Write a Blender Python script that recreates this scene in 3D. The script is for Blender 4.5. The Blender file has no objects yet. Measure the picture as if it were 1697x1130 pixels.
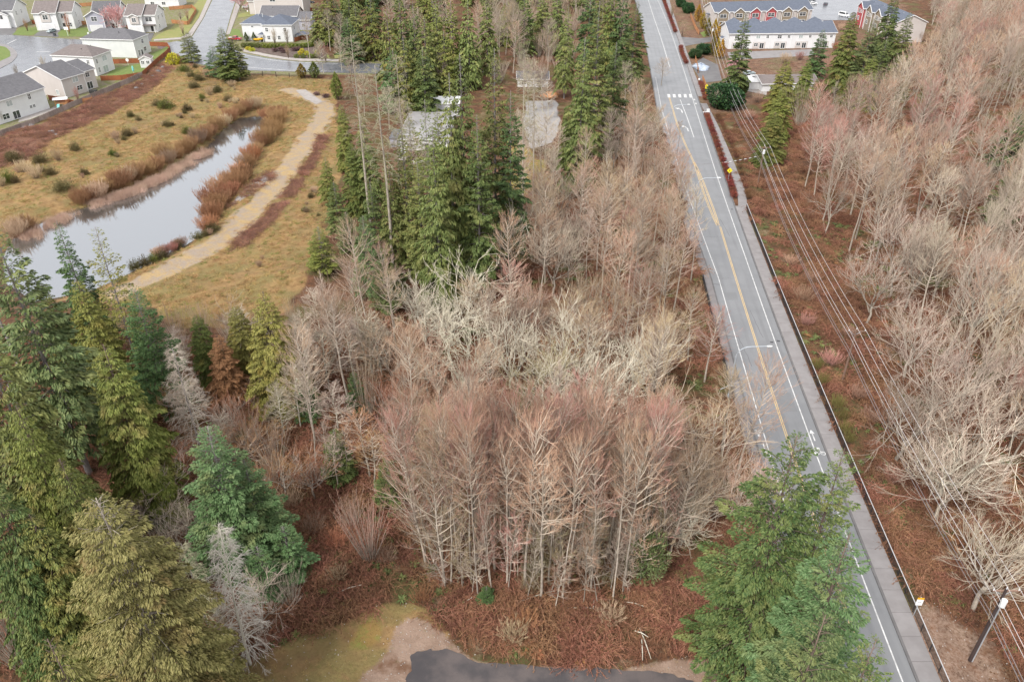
import bpy, math, random
import numpy as np
from math import radians, sin, cos, pi, sqrt, atan2

# ------------------------------------------------------------------ camera
scene = bpy.context.scene
CAM_H, PITCH, FPX = 75.0, math.atan(829 / 1286.0), 1286.0
cam_data = bpy.data.cameras.new("camera")
cam_data.sensor_width = 36.0
cam_data.lens = FPX / 1697.0 * 36.0
cam_data.clip_start = 1.0
cam_data.clip_end = 3000.0
cam = bpy.data.objects.new("camera", cam_data)
scene.collection.objects.link(cam)
cam.location = (0, 0, CAM_H)
cam.rotation_euler = (pi / 2 - PITCH, 0, 0)
scene.camera = cam

# ------------------------------------------------------------------ sky, sun, exposure
SUN_EL, SUN_AZ = radians(48), radians(215)      # azimuth clockwise from +Y
world = bpy.data.worlds.new("World")
scene.world = world
world.use_nodes = True
wt = world.node_tree
wt.nodes.clear()
w_out = wt.nodes.new("ShaderNodeOutputWorld")
w_bg = wt.nodes.new("ShaderNodeBackground")
w_sky = wt.nodes.new("ShaderNodeTexSky")
w_sky.sky_type = 'NISHITA'
w_sky.sun_disc = False
w_sky.sun_elevation = SUN_EL
w_sky.sun_rotation = SUN_AZ
w_sky.air_density = 1.0
w_sky.dust_density = 4.0
w_hs = wt.nodes.new("ShaderNodeHueSaturation")
w_hs.inputs['Saturation'].default_value = 0.25
w_mix = wt.nodes.new("ShaderNodeMix")
w_mix.data_type = 'RGBA'
w_mix.inputs['Factor'].default_value = 0.72           # an even cover of cloud over the clear sky
w_mix.inputs['B'].default_value = (7.9, 7.95, 8.2, 1)
wt.links.new(w_sky.outputs[0], w_hs.inputs['Color'])
wt.links.new(w_hs.outputs[0], w_mix.inputs['A'])
wt.links.new(w_mix.outputs['Result'], w_bg.inputs['Color'])
w_bg.inputs['Strength'].default_value = 0.078
wt.links.new(w_bg.outputs[0], w_out.inputs[0])

sun_data = bpy.data.lights.new("sun", 'SUN')
sun_data.energy = 1.5
sun_data.angle = radians(14)
sun_data.color = (1.0, 0.96, 0.9)
sun = bpy.data.objects.new("sun", sun_data)
scene.collection.objects.link(sun)
sun.location = (0, 0, 120)
# direction the light travels: from azimuth SUN_AZ down
sun.rotation_euler = (pi / 2 - SUN_EL, 0, pi - SUN_AZ)

scene.view_settings.view_transform = 'Standard'
scene.view_settings.look = 'None'
scene.view_settings.gamma = 1.0
scene.view_settings.use_curve_mapping = False
scene.view_settings.exposure = 1.42
scene.render.engine = 'CYCLES'
scene.cycles.max_bounces = 5
scene.cycles.diffuse_bounces = 3
scene.cycles.glossy_bounces = 2
scene.cycles.transparent_max_bounces = 4
scene.cycles.use_denoising = True
scene.cycles.denoiser = 'OPENIMAGEDENOISE'
scene.cycles.denoising_input_passes = 'RGB_ALBEDO_NORMAL'

# ------------------------------------------------------------------ helpers: projection of the survey points onto the land
COL = scene.collection
CP, SP = cos(PITCH), sin(PITCH)


def at(px, py, z=0.0):
    """Where the sight line of photo point (px, py) meets height z: the survey of the place."""
    dx = (px - 848.5) / FPX
    dy = -(py - 565.0) / FPX
    d = (dx, CP + dy * SP, -SP + dy * CP)
    t = (z - CAM_H) / d[2]
    return d[0] * t, d[1] * t


def proj(x, y, z):
    a = y * CP - (z - CAM_H) * SP
    u = y * SP + (z - CAM_H) * CP
    return 848.5 + FPX * x / a, 565 - FPX * u / a


def ats(pts, z=0.0):
    return [at(a, b, z) for a, b in pts]


# ------------------------------------------------------------------ helpers: objects
def link(name, mesh, parent=None):
    o = bpy.data.objects.new(name, mesh)
    COL.objects.link(o)
    if parent is not None:
        o.parent = parent
    return o


def tag(o, label=None, cat=None, group=None, kind=None):
    if label:
        o["label"] = label
    if cat:
        o["category"] = cat
    if group:
        o["group"] = group
    if kind:
        o["kind"] = kind
    return o


def thing(name, label, cat, loc=(0, 0, 0), rz=0.0, group=None):
    o = bpy.data.objects.new(name, None)
    o.empty_display_size = 0.3
    COL.objects.link(o)
    o.location = loc
    o.rotation_euler = (0, 0, rz)
    return tag(o, label, cat, group)


class MB:
    """Collects quads and triangles and links them as ONE mesh."""

    def __init__(self):
        self.v, self.q, self.t, self.n = [], [], [], 0
        self.poly = []

    def add(self, V, Q=None, T=None):
        V = np.asarray(V, dtype=np.float64).reshape(-1, 3)
        if Q is not None and len(Q):
            self.q.append(np.asarray(Q, dtype=np.int64).reshape(-1, 4) + self.n)
        if T is not None and len(T):
            self.t.append(np.asarray(T, dtype=np.int64).reshape(-1, 3) + self.n)
        self.v.append(V)
        self.n += len(V)
        return self

    def box(self, x0, y0, z0, x1, y1, z1):
        V = [(x0, y0, z0), (x1, y0, z0), (x1, y1, z0), (x0, y1, z0), (x0, y0, z1), (x1, y0, z1), (x1, y1, z1), (x0, y1, z1)]
        Q = [(0, 3, 2, 1), (4, 5, 6, 7), (0, 1, 5, 4), (1, 2, 6, 5), (2, 3, 7, 6), (3, 0, 4, 7)]
        return self.add(V, Q)

    def obox(self, c, u, hx, hy, z0, z1):
        """box with horizontal axis direction u about centre c"""
        ux, uy = u
        V = []
        for z in (z0, z1):
            for a, b in ((-1, -1), (1, -1), (1, 1), (-1, 1)):
                V.append((c[0] + ux * hx * a - uy * hy * b, c[1] + uy * hx * a + ux * hy * b, z))
        Q = [(0, 3, 2, 1), (4, 5, 6, 7), (0, 1, 5, 4), (1, 2, 6, 5), (2, 3, 7, 6), (3, 0, 4, 7)]
        return self.add(V, Q)

    def tube(self, pts, radii, n=6, cap=True):
        pts = np.asarray(pts, float)
        m = len(pts)
        radii = np.broadcast_to(np.asarray(radii, float), (m,))
        rings = []
        for i in range(m):
            d = pts[min(i + 1, m - 1)] - pts[max(i - 1, 0)]
            d = d / (np.linalg.norm(d) + 1e-9)
            ref = np.array((0, 0, 1.0)) if abs(d[2]) < 0.9 else np.array((1.0, 0, 0))
            a = np.cross(d, ref)
            a /= np.linalg.norm(a)
            b = np.cross(d, a)
            for k in range(n):
                an = 2 * pi * k / n
                rings.append(pts[i] + radii[i] * (a * cos(an) + b * sin(an)))
        Q = []
        for i in range(m - 1):
            for k in range(n):
                Q.append((i * n + k, i * n + (k + 1) % n, (i + 1) * n + (k + 1) % n, (i + 1) * n + k))
        T = []
        V = list(rings)
        if cap:
            for ring, flip in ((0, True), (m - 1, False)):
                V.append(pts[ring])
                c = len(V) - 1
                for k in range(n):
                    a_, b_ = ring * n + k, ring * n + (k + 1) % n
                    T.append((c, b_, a_) if flip else (c, a_, b_))
        return self.add(V, Q, T)

    def ball(self, c, r, rings=5, seg=8):
        rx, ry, rz = (r, r, r) if np.isscalar(r) else r
        V, Q, T = [], [], []
        V.append((c[0], c[1], c[2] + rz))
        for i in range(1, rings):
            a = pi * i / rings
            for k in range(seg):
                b = 2 * pi * k / seg
                V.append((c[0] + rx * sin(a) * cos(b), c[1] + ry * sin(a) * sin(b), c[2] + rz * cos(a)))
        V.append((c[0], c[1], c[2] - rz))
        L = len(V) - 1
        for k in range(seg):
            T.append((0, 1 + k, 1 + (k + 1) % seg))
            o = 1 + (rings - 2) * seg
            T.append((L, o + (k + 1) % seg, o + k))
        for i in range(rings - 2):
            for k in range(seg):
                a = 1 + i * seg + k
                b = 1 + i * seg + (k + 1) % seg
                Q.append((a, a + seg, b + seg, b))
        return self.add(V, Q, T)

    def mark(self):
        self.marked = sum(len(q) for q in self.q)

    def mesh(self, name, mats, smooth=False):
        me = bpy.data.meshes.new(name)
        V = np.concatenate(self.v) if self.v else np.zeros((0, 3))
        q = np.concatenate(self.q) if self.q else np.zeros((0, 4), int)
        t = np.concatenate(self.t) if self.t else np.zeros((0, 3), int)
        me.vertices.add(len(V))
        me.vertices.foreach_set("co", V.astype(np.float32).ravel())
        nl = len(q) * 4 + len(t) * 3
        me.loops.add(nl)
        me.loops.foreach_set("vertex_index", np.concatenate([q.ravel(), t.ravel()]).astype(np.int32))
        me.polygons.add(len(q) + len(t))
        ls = np.concatenate([np.arange(len(q)) * 4, len(q) * 4 + np.arange(len(t)) * 3]).astype(np.int32)
        me.polygons.foreach_set("loop_start", ls)
        me.polygons.foreach_set("use_smooth", np.full(len(q) + len(t), bool(smooth)))
        for m in (mats if isinstance(mats, (list, tuple)) else [mats]):
            me.materials.append(m)
        me.update(calc_edges=True)
        return me

    def build(self, name, mats, parent=None, smooth=False):
        return link(name, self.mesh(name, mats, smooth), parent)


def tubes(P0, P1, R0, R1, n=3):
    d = P1 - P0
    L = np.linalg.norm(d, axis=1, keepdims=True) + 1e-9
    d = d / L
    ref = np.where(np.abs(d[:, 2:3]) < 0.9, np.array([[0, 0, 1.0]]), np.array([[1.0, 0, 0]]))
    a = np.cross(d, ref)
    a /= np.linalg.norm(a, axis=1, keepdims=True)
    b = np.cross(d, a)
    N = len(P0)
    V = np.empty((N, 2 * n, 3))
    R0 = np.broadcast_to(R0, (N,))[:, None]
    R1 = np.broadcast_to(R1, (N,))[:, None]
    for k in range(n):
        an = 2 * pi * k / n
        o = a * cos(an) + b * sin(an)
        V[:, k] = P0 + o * R0
        V[:, n + k] = P1 + o * R1
    base = (np.arange(N) * 2 * n)[:, None]
    Q = np.concatenate([base + np.array([[k, (k + 1) % n, n + (k + 1) % n, n + k]]) for k in range(n)])
    return V.reshape(-1, 3), Q


def cones(P0, P1, R0):
    d = P1 - P0
    L = np.linalg.norm(d, axis=1, keepdims=True) + 1e-9
    d = d / L
    ref = np.where(np.abs(d[:, 2:3]) < 0.9, np.array([[0, 0, 1.0]]), np.array([[1.0, 0, 0]]))
    a = np.cross(d, ref)
    a /= np.linalg.norm(a, axis=1, keepdims=True)
    b = np.cross(d, a)
    N = len(P0)
    R0 = np.broadcast_to(R0, (N,))[:, None]
    V = np.empty((N, 4, 3))
    for k in range(3):
        an = 2 * pi * k / 3
        V[:, k] = P0 + (a * cos(an) + b * sin(an)) * R0
    V[:, 3] = P1
    base = (np.arange(N) * 4)[:, None]
    T = np.concatenate([base + np.array([[k, (k + 1) % 3, 3]]) for k in range(3)])
    return V.reshape(-1, 3), T


def unit(v):
    return v / (np.linalg.norm(v, axis=-1, keepdims=True) + 1e-9)


# ------------------------------------------------------------------ helpers: noise, polygons
def _hash(ix, iy, seed):
    n = (ix * 374761393 + iy * 668265263 + seed * 1442695041) & 0x7FFFFFFF
    n = ((n ^ (n >> 13)) * 1274126177) & 0x7FFFFFFF
    return ((n ^ (n >> 16)) & 0xFFFF) / 65535.0


def vnoise(x, y, scale, seed=0):
    x = np.asarray(x, float) / scale
    y = np.asarray(y, float) / scale
    ix = np.floor(x).astype(np.int64)
    iy = np.floor(y).astype(np.int64)
    fx = x - ix
    fy = y - iy
    fx = fx * fx * (3 - 2 * fx)
    fy = fy * fy * (3 - 2 * fy)
    a = _hash(ix, iy, seed)
    b = _hash(ix + 1, iy, seed)
    c = _hash(ix, iy + 1, seed)
    d = _hash(ix + 1, iy + 1, seed)
    return (a * (1 - fx) + b * fx) * (1 - fy) + (c * (1 - fx) + d * fx) * fy


def sdpoly(x, y, poly):
    """signed distance to a polygon, negative inside"""
    x = np.asarray(x, float)
    y = np.asarray(y, float)
    d = np.full(x.shape, 1e18)
    ins = np.zeros(x.shape, bool)
    n = len(poly)
    for i in range(n):
        x0, y0 = poly[i]
        x1, y1 = poly[(i + 1) % n]
        ex, ey = x1 - x0, y1 - y0
        L = ex * ex + ey * ey + 1e-12
        t = np.clip(((x - x0) * ex + (y - y0) * ey) / L, 0, 1)
        d = np.minimum(d, (x - x0 - t * ex) ** 2 + (y - y0 - t * ey) ** 2)
        c = (y0 > y) != (y1 > y)
        with np.errstate(divide='ignore', invalid='ignore'):
            xx = (x1 - x0) * (y - y0) / (y1 - y0 + 1e-12) + x0
        ins ^= c & (x < xx)
    d = np.sqrt(d)
    return np.where(ins, -d, d)


def sdline(x, y, pts):
    x = np.asarray(x, float)
    y = np.asarray(y, float)
    d = np.full(x.shape, 1e18)
    for (x0, y0), (x1, y1) in zip(pts[:-1], pts[1:]):
        ex, ey = x1 - x0, y1 - y0
        L = ex * ex + ey * ey + 1e-12
        t = np.clip(((x - x0) * ex + (y - y0) * ey) / L, 0, 1)
        d = np.minimum(d, (x - x0 - t * ex) ** 2 + (y - y0 - t * ey) ** 2)
    return np.sqrt(d)


def sstep(a, b, x):
    t = np.clip((np.asarray(x, float) - a) / (b - a), 0, 1)
    return t * t * (3 - 2 * t)


# ------------------------------------------------------------------ helpers: materials
class NT:
    def __init__(self, m):
        m.use_nodes = True
        self.t = m.node_tree
        self.t.nodes.clear()
        self.out = self.t.nodes.new("ShaderNodeOutputMaterial")
        self.b = self.t.nodes.new("ShaderNodeBsdfPrincipled")
        self.t.links.new(self.b.outputs[0], self.out.inputs[0])

    def n(self, kind, **kw):
        x = self.t.nodes.new(kind)
        for k, v in kw.items():
            if k in x.inputs:
                x.inputs[k].default_value = v
            else:
                setattr(x, k, v)
        return x

    def l(self, a, b):
        self.t.links.new(a, b)

    def noise(self, scale, detail=3, coord=None, rough=0.6, dist=0.0):
        x = self.n("ShaderNodeTexNoise")
        x.inputs['Scale'].default_value = scale
        x.inputs['Detail'].default_value = detail
        x.inputs['Roughness'].default_value = rough
        x.inputs['Distortion'].default_value = dist
        if coord is not None:
            self.l(coord, x.inputs['Vector'])
        return x.outputs['Fac']

    def ramp(self, fac, a, b):
        x = self.n("ShaderNodeMapRange")
        x.interpolation_type = 'SMOOTHSTEP'
        x.inputs['From Min'].default_value = a
        x.inputs['From Max'].default_value = b
        self.l(fac, x.inputs['Value'])
        return x.outputs[0]

    def math(self, op, a, b=None, clamp=False):
        x = self.n("ShaderNodeMath", operation=op)
        x.use_clamp = clamp
        for i, v in enumerate((a, b)):
            if v is None:
                continue
            if isinstance(v, (int, float)):
                x.inputs[i].default_value = v
            else:
                self.l(v, x.inputs[i])
        return x.outputs[0]

    def mix(self, fac, a, b, blend='MIX'):
        x = self.n("ShaderNodeMix", data_type='RGBA', blend_type=blend)
        for sock, v in (('Factor', fac), ('A', a), ('B', b)):
            s = [i for i in x.inputs if i.name == sock and (i.type == ('VALUE' if sock == 'Factor' else 'RGBA'))][0]
            if isinstance(v, (int, float)):
                s.default_value = v
            elif isinstance(v, tuple):
                s.default_value = (*v, 1)
            else:
                self.l(v, s)
        return [o for o in x.outputs if o.type == 'RGBA'][0]

    def bump(self, h, strength, dist):
        x = self.n("ShaderNodeBump")
        x.inputs['Strength'].default_value = strength
        x.inputs['Distance'].default_value = dist
        self.l(h, x.inputs['Height'])
        self.l(x.outputs[0], self.b.inputs['Normal'])


def mat(name, c, rough=0.7, c2=None, scale=3.0, metal=0.0, spec=0.5, bump=0.0, bscale=20.0, objvar=0.0, streak=None):
    m = bpy.data.materials.new(name)
    k = NT(m)
    k.b.inputs['Roughness'].default_value = rough
    k.b.inputs['Metallic'].default_value = metal
    k.b.inputs['Specular IOR Level'].default_value = spec
    co = k.n("ShaderNodeTexCoord").outputs['Object']
    col = None
    if c2 is None:
        c2 = tuple(x * 0.82 for x in c)
    if streak:
        mp = k.n("ShaderNodeMapping")
        mp.inputs['Scale'].default_value = streak
        k.l(co, mp.inputs[0])
        co2 = mp.outputs[0]
    else:
        co2 = co
    f = k.ramp(k.noise(scale, 4, co2), 0.3, 0.7)
    col = k.mix(f, c, c2)
    if objvar:
        oi = k.n("ShaderNodeObjectInfo").outputs['Random']
        hs = k.n("ShaderNodeHueSaturation")
        v = k.n("ShaderNodeMapRange")
        v.inputs['To Min'].default_value = 1 - objvar
        v.inputs['To Max'].default_value = 1 + objvar
        k.l(oi, v.inputs['Value'])
        k.l(v.outputs[0], hs.inputs['Value'])
        k.l(col, hs.inputs['Color'])
        col = hs.outputs[0]
    k.l(col, k.b.inputs['Base Color'])
    if bump:
        k.bump(k.noise(bscale, 3, co), 0.6, bump)
    return m


def leafmat(name, c, c2, c3=None, objvar=0.15, rough=0.6, huevar=0.02, spec=0.25, trans=0.0):
    """foliage or twigs: colour differs from piece to piece and a little from plant to plant"""
    m = bpy.data.materials.new(name)
    k = NT(m)
    k.b.inputs['Roughness'].default_value = rough
    k.b.inputs['Specular IOR Level'].default_value = spec
    g = k.n("ShaderNodeNewGeometry").outputs['Random Per Island']
    col = k.mix(k.ramp(g, 0.05, 0.95), c, c2)
    if c3 is not None:
        co = k.n("ShaderNodeTexCoord").outputs['Object']
        col = k.mix(k.ramp(k.noise(0.35, 2, co), 0.5, 0.72), col, c3)
    oi = k.n("ShaderNodeObjectInfo").outputs['Random']
    hs = k.n("ShaderNodeHueSaturation")
    v = k.n("ShaderNodeMapRange")
    v.inputs['To Min'].default_value = 1 - objvar
    v.inputs['To Max'].default_value = 1 + objvar
    k.l(oi, v.inputs['Value'])
    k.l(v.outputs[0], hs.inputs['Value'])
    h = k.n("ShaderNodeMapRange")
    h.inputs['To Min'].default_value = 0.5 - huevar
    h.inputs['To Max'].default_value = 0.5 + huevar
    k.l(k.math('FRACT', k.math('MULTIPLY', oi, 7.31)), h.inputs['Value'])
    k.l(h.outputs[0], hs.inputs['Hue'])
    k.l(col, hs.inputs['Color'])
    k.l(hs.outputs[0], k.b.inputs['Base Color'])
    return m


M = {}
M['asphalt_old'] = None
M['white_paint'] = mat('white_paint', (0.62, 0.62, 0.61), 0.6, (0.36, 0.36, 0.36), 1.3)
M['yellow_paint'] = mat('yellow_paint', (0.56, 0.38, 0.15), 0.6, (0.42, 0.31, 0.17), 1.5)
M['concrete'] = mat('concrete', (0.33, 0.30, 0.28), 0.85, (0.26, 0.235, 0.22), 0.6, objvar=0.06)
M['kerb_concrete'] = mat('kerb_concrete', (0.3, 0.285, 0.27), 0.85, (0.2, 0.19, 0.18), 0.8)
M['white_siding'] = mat('white_siding', (0.66, 0.66, 0.665), 0.6, (0.6, 0.6, 0.61), 0.4)
M['pale_siding'] = mat('pale_siding', (0.6, 0.62, 0.6), 0.6, (0.55, 0.57, 0.56), 0.4)
M['beige_siding'] = mat('beige_siding', (0.5, 0.46, 0.44), 0.65, (0.46, 0.42, 0.4), 0.4)
M['grey_siding'] = mat('grey_siding', (0.36, 0.36, 0.42), 0.65, (0.33, 0.33, 0.39), 0.4)
M['taupe_siding'] = mat('taupe_siding', (0.24, 0.195, 0.14), 0.7, (0.21, 0.17, 0.125), 0.5)
M['red_siding'] = mat('red_siding', (0.36, 0.07, 0.075), 0.7, (0.32, 0.06, 0.065), 0.5)
M['trim'] = mat('trim', (0.78, 0.78, 0.78), 0.55, (0.74, 0.74, 0.74), 1.0)
M['roof_grey'] = mat('roof_grey', (0.115, 0.112, 0.12), 0.9, (0.085, 0.083, 0.09), 1.2, bump=0.03, bscale=8, objvar=0.1)
M['roof_brown'] = mat('roof_brown', (0.16, 0.135, 0.13), 0.9, (0.125, 0.105, 0.1), 1.2, bump=0.03, bscale=8, objvar=0.1)
M['roof_slate'] = mat('roof_slate', (0.1, 0.115, 0.15), 0.85, (0.075, 0.088, 0.118), 1.2, bump=0.03, bscale=8, objvar=0.06)
M['glass'] = mat('glass', (0.03, 0.035, 0.04), 0.08, (0.05, 0.055, 0.06), 0.5, spec=0.8)
M['blind_glass'] = mat('blind_glass', (0.33, 0.38, 0.38), 0.15, (0.42, 0.46, 0.46), 0.5, spec=0.8)
M['red_fence'] = mat('red_fence', (0.3, 0.095, 0.035), 0.8, (0.24, 0.075, 0.03), 2.0, objvar=0.16, streak=(6, 6, 0.4))
M['orange_fence'] = mat('orange_fence', (0.42, 0.2, 0.09), 0.8, (0.36, 0.16, 0.07), 2.0, objvar=0.12, streak=(6, 6, 0.4))
M['grey_fence'] = mat('grey_fence', (0.33, 0.265, 0.235), 0.85, (0.24, 0.19, 0.17), 2.0, objvar=0.22, streak=(6, 6, 0.4))
M['pole_wood'] = mat('pole_wood', (0.24, 0.15, 0.11), 0.85, (0.16, 0.1, 0.075), 2.0, objvar=0.2, streak=(5, 5, 0.4))
M['tarred_wood'] = mat('tarred_wood', (0.035, 0.022, 0.022), 0.8, (0.06, 0.04, 0.036), 2.0, streak=(5, 5, 0.4))
M['galvanised'] = mat('galvanised', (0.5, 0.54, 0.58), 0.4, (0.42, 0.46, 0.5), 2.0, metal=0.4)
M['pale_metal'] = mat('pale_metal', (0.7, 0.72, 0.72), 0.45, (0.62, 0.64, 0.65), 2.0)
M['wire'] = mat('wire', (0.52, 0.5, 0.5), 0.5, (0.46, 0.44, 0.44), 2.0)
M['dark_wire'] = mat('dark_wire', (0.2, 0.17, 0.17), 0.6, (0.16, 0.14, 0.14), 2.0)
M['black_metal'] = mat('black_metal', (0.025, 0.025, 0.028), 0.5, (0.035, 0.035, 0.04), 2.0)
M['rubber'] = mat('rubber', (0.02, 0.02, 0.02), 0.8)
M['sign_yellow'] = mat('sign_yellow', (0.8, 0.68, 0.02), 0.5, (0.75, 0.62, 0.02), 2.0)
M['sign_orange'] = mat('sign_orange', (0.75, 0.4, 0.01), 0.5)
M['sign_black'] = mat('sign_black', (0.03, 0.03, 0.03), 0.6)
M['teal_cloth'] = mat('teal_cloth', (0.2, 0.55, 0.55), 0.8)
M['blue_tarp'] = mat('blue_tarp', (0.2, 0.26, 0.36), 0.5, (0.42, 0.46, 0.52), 0.9, bump=0.1, bscale=2)
M['orange_play'] = mat('orange_play', (0.5, 0.22, 0.08), 0.7)
M['kayak_yellow'] = mat('kayak_yellow', (0.75, 0.42, 0.02), 0.4)
M['rock'] = mat('rock', (0.12, 0.11, 0.11), 0.9, (0.2, 0.19, 0.19), 2.0, bump=0.08, bscale=5, objvar=0.3)
M['wood_chip'] = mat('wood_chip', (0.5, 0.24, 0.1), 0.9, (0.4, 0.18, 0.08), 3.0, bump=0.15, bscale=6)
M['grey_roof_metal'] = mat('grey_roof_metal', (0.28, 0.27, 0.27), 0.6, (0.24, 0.23, 0.23), 0.3)
M['white_roof'] = mat('white_roof', (0.72, 0.72, 0.72), 0.5, (0.6, 0.6, 0.6), 0.4)
for n_, c_ in (('car_silver', (0.3, 0.36, 0.38)), ('car_white', (0.7, 0.7, 0.7)), ('car_dark', (0.05, 0.055, 0.07)), ('car_red', (0.35, 0.015, 0.03)), ('car_grey', (0.25, 0.25, 0.26))):
    M[n_] = mat(n_, c_, 0.25, tuple(x * 0.95 for x in c_), 1.0, spec=0.6)
# bark and twigs
M['bark_pale'] = mat('bark_pale', (0.42, 0.365, 0.305), 0.85, (0.24, 0.205, 0.165), 2.0, objvar=0.25, streak=(3, 3, 0.8))
M['bark_white'] = mat('bark_white', (0.56, 0.53, 0.45), 0.85, (0.4, 0.37, 0.29), 2.0, objvar=0.12)
M['bark_brown'] = mat('bark_brown', (0.16, 0.115, 0.09), 0.9, (0.1, 0.07, 0.055), 3.0, objvar=0.15, streak=(3, 3, 0.6))
M['bark_grey'] = mat('bark_grey', (0.26, 0.235, 0.225), 0.9, (0.17, 0.15, 0.145), 3.0, objvar=0.12, streak=(3, 3, 0.6))
M['twig_pink'] = leafmat('twig_pink', (0.45, 0.265, 0.2), (0.34, 0.195, 0.145), None, 0.27, 0.8, 0.022)
M['twig_tan'] = leafmat('twig_tan', (0.45, 0.325, 0.225), (0.33, 0.235, 0.16), None, 0.27, 0.8, 0.022)
M['twig_grey'] = leafmat('twig_grey', (0.45, 0.37, 0.295), (0.33, 0.27, 0.215), None, 0.27, 0.8, 0.022)
M['twig_white'] = leafmat('twig_white', (0.6, 0.55, 0.44), (0.5, 0.45, 0.36), None, 0.1, 0.8, 0.01)
M['twig_rust'] = leafmat('twig_rust', (0.42, 0.22, 0.11), (0.3, 0.15, 0.08), None, 0.27, 0.8, 0.022)
M['twig_olive'] = leafmat('twig_olive', (0.36, 0.31, 0.18), (0.27, 0.22, 0.13), None, 0.27, 0.8, 0.022)
M['dead_grey'] = leafmat('dead_grey', (0.46, 0.4, 0.33), (0.34, 0.29, 0.24), None, 0.1, 0.8, 0.01)
M['dead_white'] = leafmat('dead_white', (0.62, 0.58, 0.5), (0.48, 0.44, 0.38), None, 0.08, 0.8, 0.01)
M['willow_orange'] = leafmat('willow_orange', (0.36, 0.21, 0.11), (0.27, 0.155, 0.08), None, 0.14, 0.8, 0.012)
M['branch_pale'] = leafmat('branch_pale', (0.44, 0.365, 0.295), (0.33, 0.27, 0.22), None, 0.2, 0.85, 0.01)
M['branch_dark'] = leafmat('branch_dark', (0.34, 0.27, 0.21), (0.26, 0.2, 0.16), None, 0.12, 0.85, 0.01)
# needles
M['fir_dark'] = leafmat('fir_dark', (0.055, 0.080, 0.022), (0.130, 0.160, 0.046), (0.156, 0.163, 0.050), 0.16, huevar=0.012)
M['fir_olive'] = leafmat('fir_olive', (0.081, 0.109, 0.027), (0.178, 0.198, 0.058), (0.218, 0.212, 0.068), 0.14, huevar=0.015)
M['fir_blue'] = leafmat('fir_blue', (0.062, 0.094, 0.032), (0.146, 0.176, 0.065), (0.179, 0.193, 0.067), 0.12, huevar=0.015)
M['fir_bright'] = leafmat('fir_bright', (0.06, 0.115, 0.038), (0.13, 0.195, 0.08), (0.165, 0.195, 0.075), 0.12, huevar=0.015)
M['fir_near'] = leafmat('fir_near', (0.046, 0.087, 0.024), (0.132, 0.170, 0.051), (0.178, 0.190, 0.061), 0.1, huevar=0.012)
M['fir_deep'] = leafmat('fir_deep', (0.045, 0.086, 0.029), (0.100, 0.156, 0.050), None, 0.12, huevar=0.01)
M['cedar_yellow'] = leafmat('cedar_yellow', (0.132, 0.134, 0.028), (0.231, 0.218, 0.055), (0.220, 0.179, 0.044), 0.14, huevar=0.015)
M['cedar_olive'] = leafmat('cedar_olive', (0.13, 0.125, 0.035), (0.235, 0.21, 0.075), (0.19, 0.14, 0.05), 0.08, huevar=0.01)
M['cedar_dark'] = leafmat('cedar_dark', (0.068, 0.094, 0.022), (0.162, 0.176, 0.042), (0.189, 0.156, 0.042), 0.12, huevar=0.015)
M['cedar_bright'] = leafmat('cedar_bright', (0.098, 0.127, 0.024), (0.196, 0.213, 0.050), (0.241, 0.213, 0.066), 0.1, huevar=0.012)
M['rust_leaf'] = leafmat('rust_leaf', (0.26, 0.12, 0.055), (0.36, 0.19, 0.09), None, 0.12)
M['lichen'] = leafmat('lichen', (0.24, 0.23, 0.14), (0.34, 0.31, 0.21), None, 0.12)
M['ivy_green'] = leafmat('ivy_green', (0.075, 0.11, 0.038), (0.16, 0.19, 0.075), None, 0.15)
M['hedge_green'] = leafmat('hedge_green', (0.09, 0.13, 0.02), (0.2, 0.23, 0.035), None, 0.2)
M['hedge_gold'] = leafmat('hedge_gold', (0.35, 0.33, 0.02), (0.5, 0.46, 0.04), None, 0.12)
M['cypress_gold'] = leafmat('cypress_gold', (0.25, 0.16, 0.02), (0.38, 0.24, 0.03), None, 0.15)
M['cypress_brown'] = leafmat('cypress_brown', (0.12, 0.095, 0.02), (0.2, 0.14, 0.03), None, 0.15)
M['laurel'] = leafmat('laurel', (0.018, 0.05, 0.022), (0.05, 0.1, 0.03), None, 0.1)
M['broom'] = leafmat('broom', (0.075, 0.068, 0.028), (0.15, 0.12, 0.055), None, 0.35, huevar=0.03)
M['red_shrub'] = leafmat('red_shrub', (0.23, 0.065, 0.042), (0.14, 0.042, 0.03), None, 0.2)
M['plum_shrub'] = leafmat('plum_shrub', (0.1, 0.055, 0.06), (0.16, 0.09, 0.09), None, 0.2)
M['blossom'] = leafmat('blossom', (0.48, 0.24, 0.26), (0.58, 0.34, 0.36), None, 0.1)
M['bramble'] = leafmat('bramble', (0.23, 0.108, 0.062), (0.33, 0.175, 0.11), None, 0.35, 0.85, 0.015)
M['bramble_leaf'] = leafmat('bramble_leaf', (0.1, 0.05, 0.028), (0.19, 0.085, 0.045), None, 0.35, 0.8, 0.02)
M['fern'] = leafmat('fern', (0.075, 0.095, 0.028), (0.14, 0.14, 0.05), None, 0.3, 0.7, 0.03)
M['dead_fern'] = leafmat('dead_fern', (0.19, 0.085, 0.04), (0.27, 0.125, 0.06), None, 0.3, 0.8, 0.015)
M['straw'] = leafmat('straw', (0.3, 0.19, 0.075), (0.4, 0.27, 0.12), None, 0.3, 0.8, 0.02)
M['grass_green'] = leafmat('grass_green', (0.15, 0.17, 0.04), (0.24, 0.24, 0.07), None, 0.3, 0.8, 0.02)
M['cattail'] = leafmat('cattail', (0.56, 0.4, 0.32), (0.44, 0.3, 0.22), None, 0.15, 0.8, 0.01)
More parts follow.
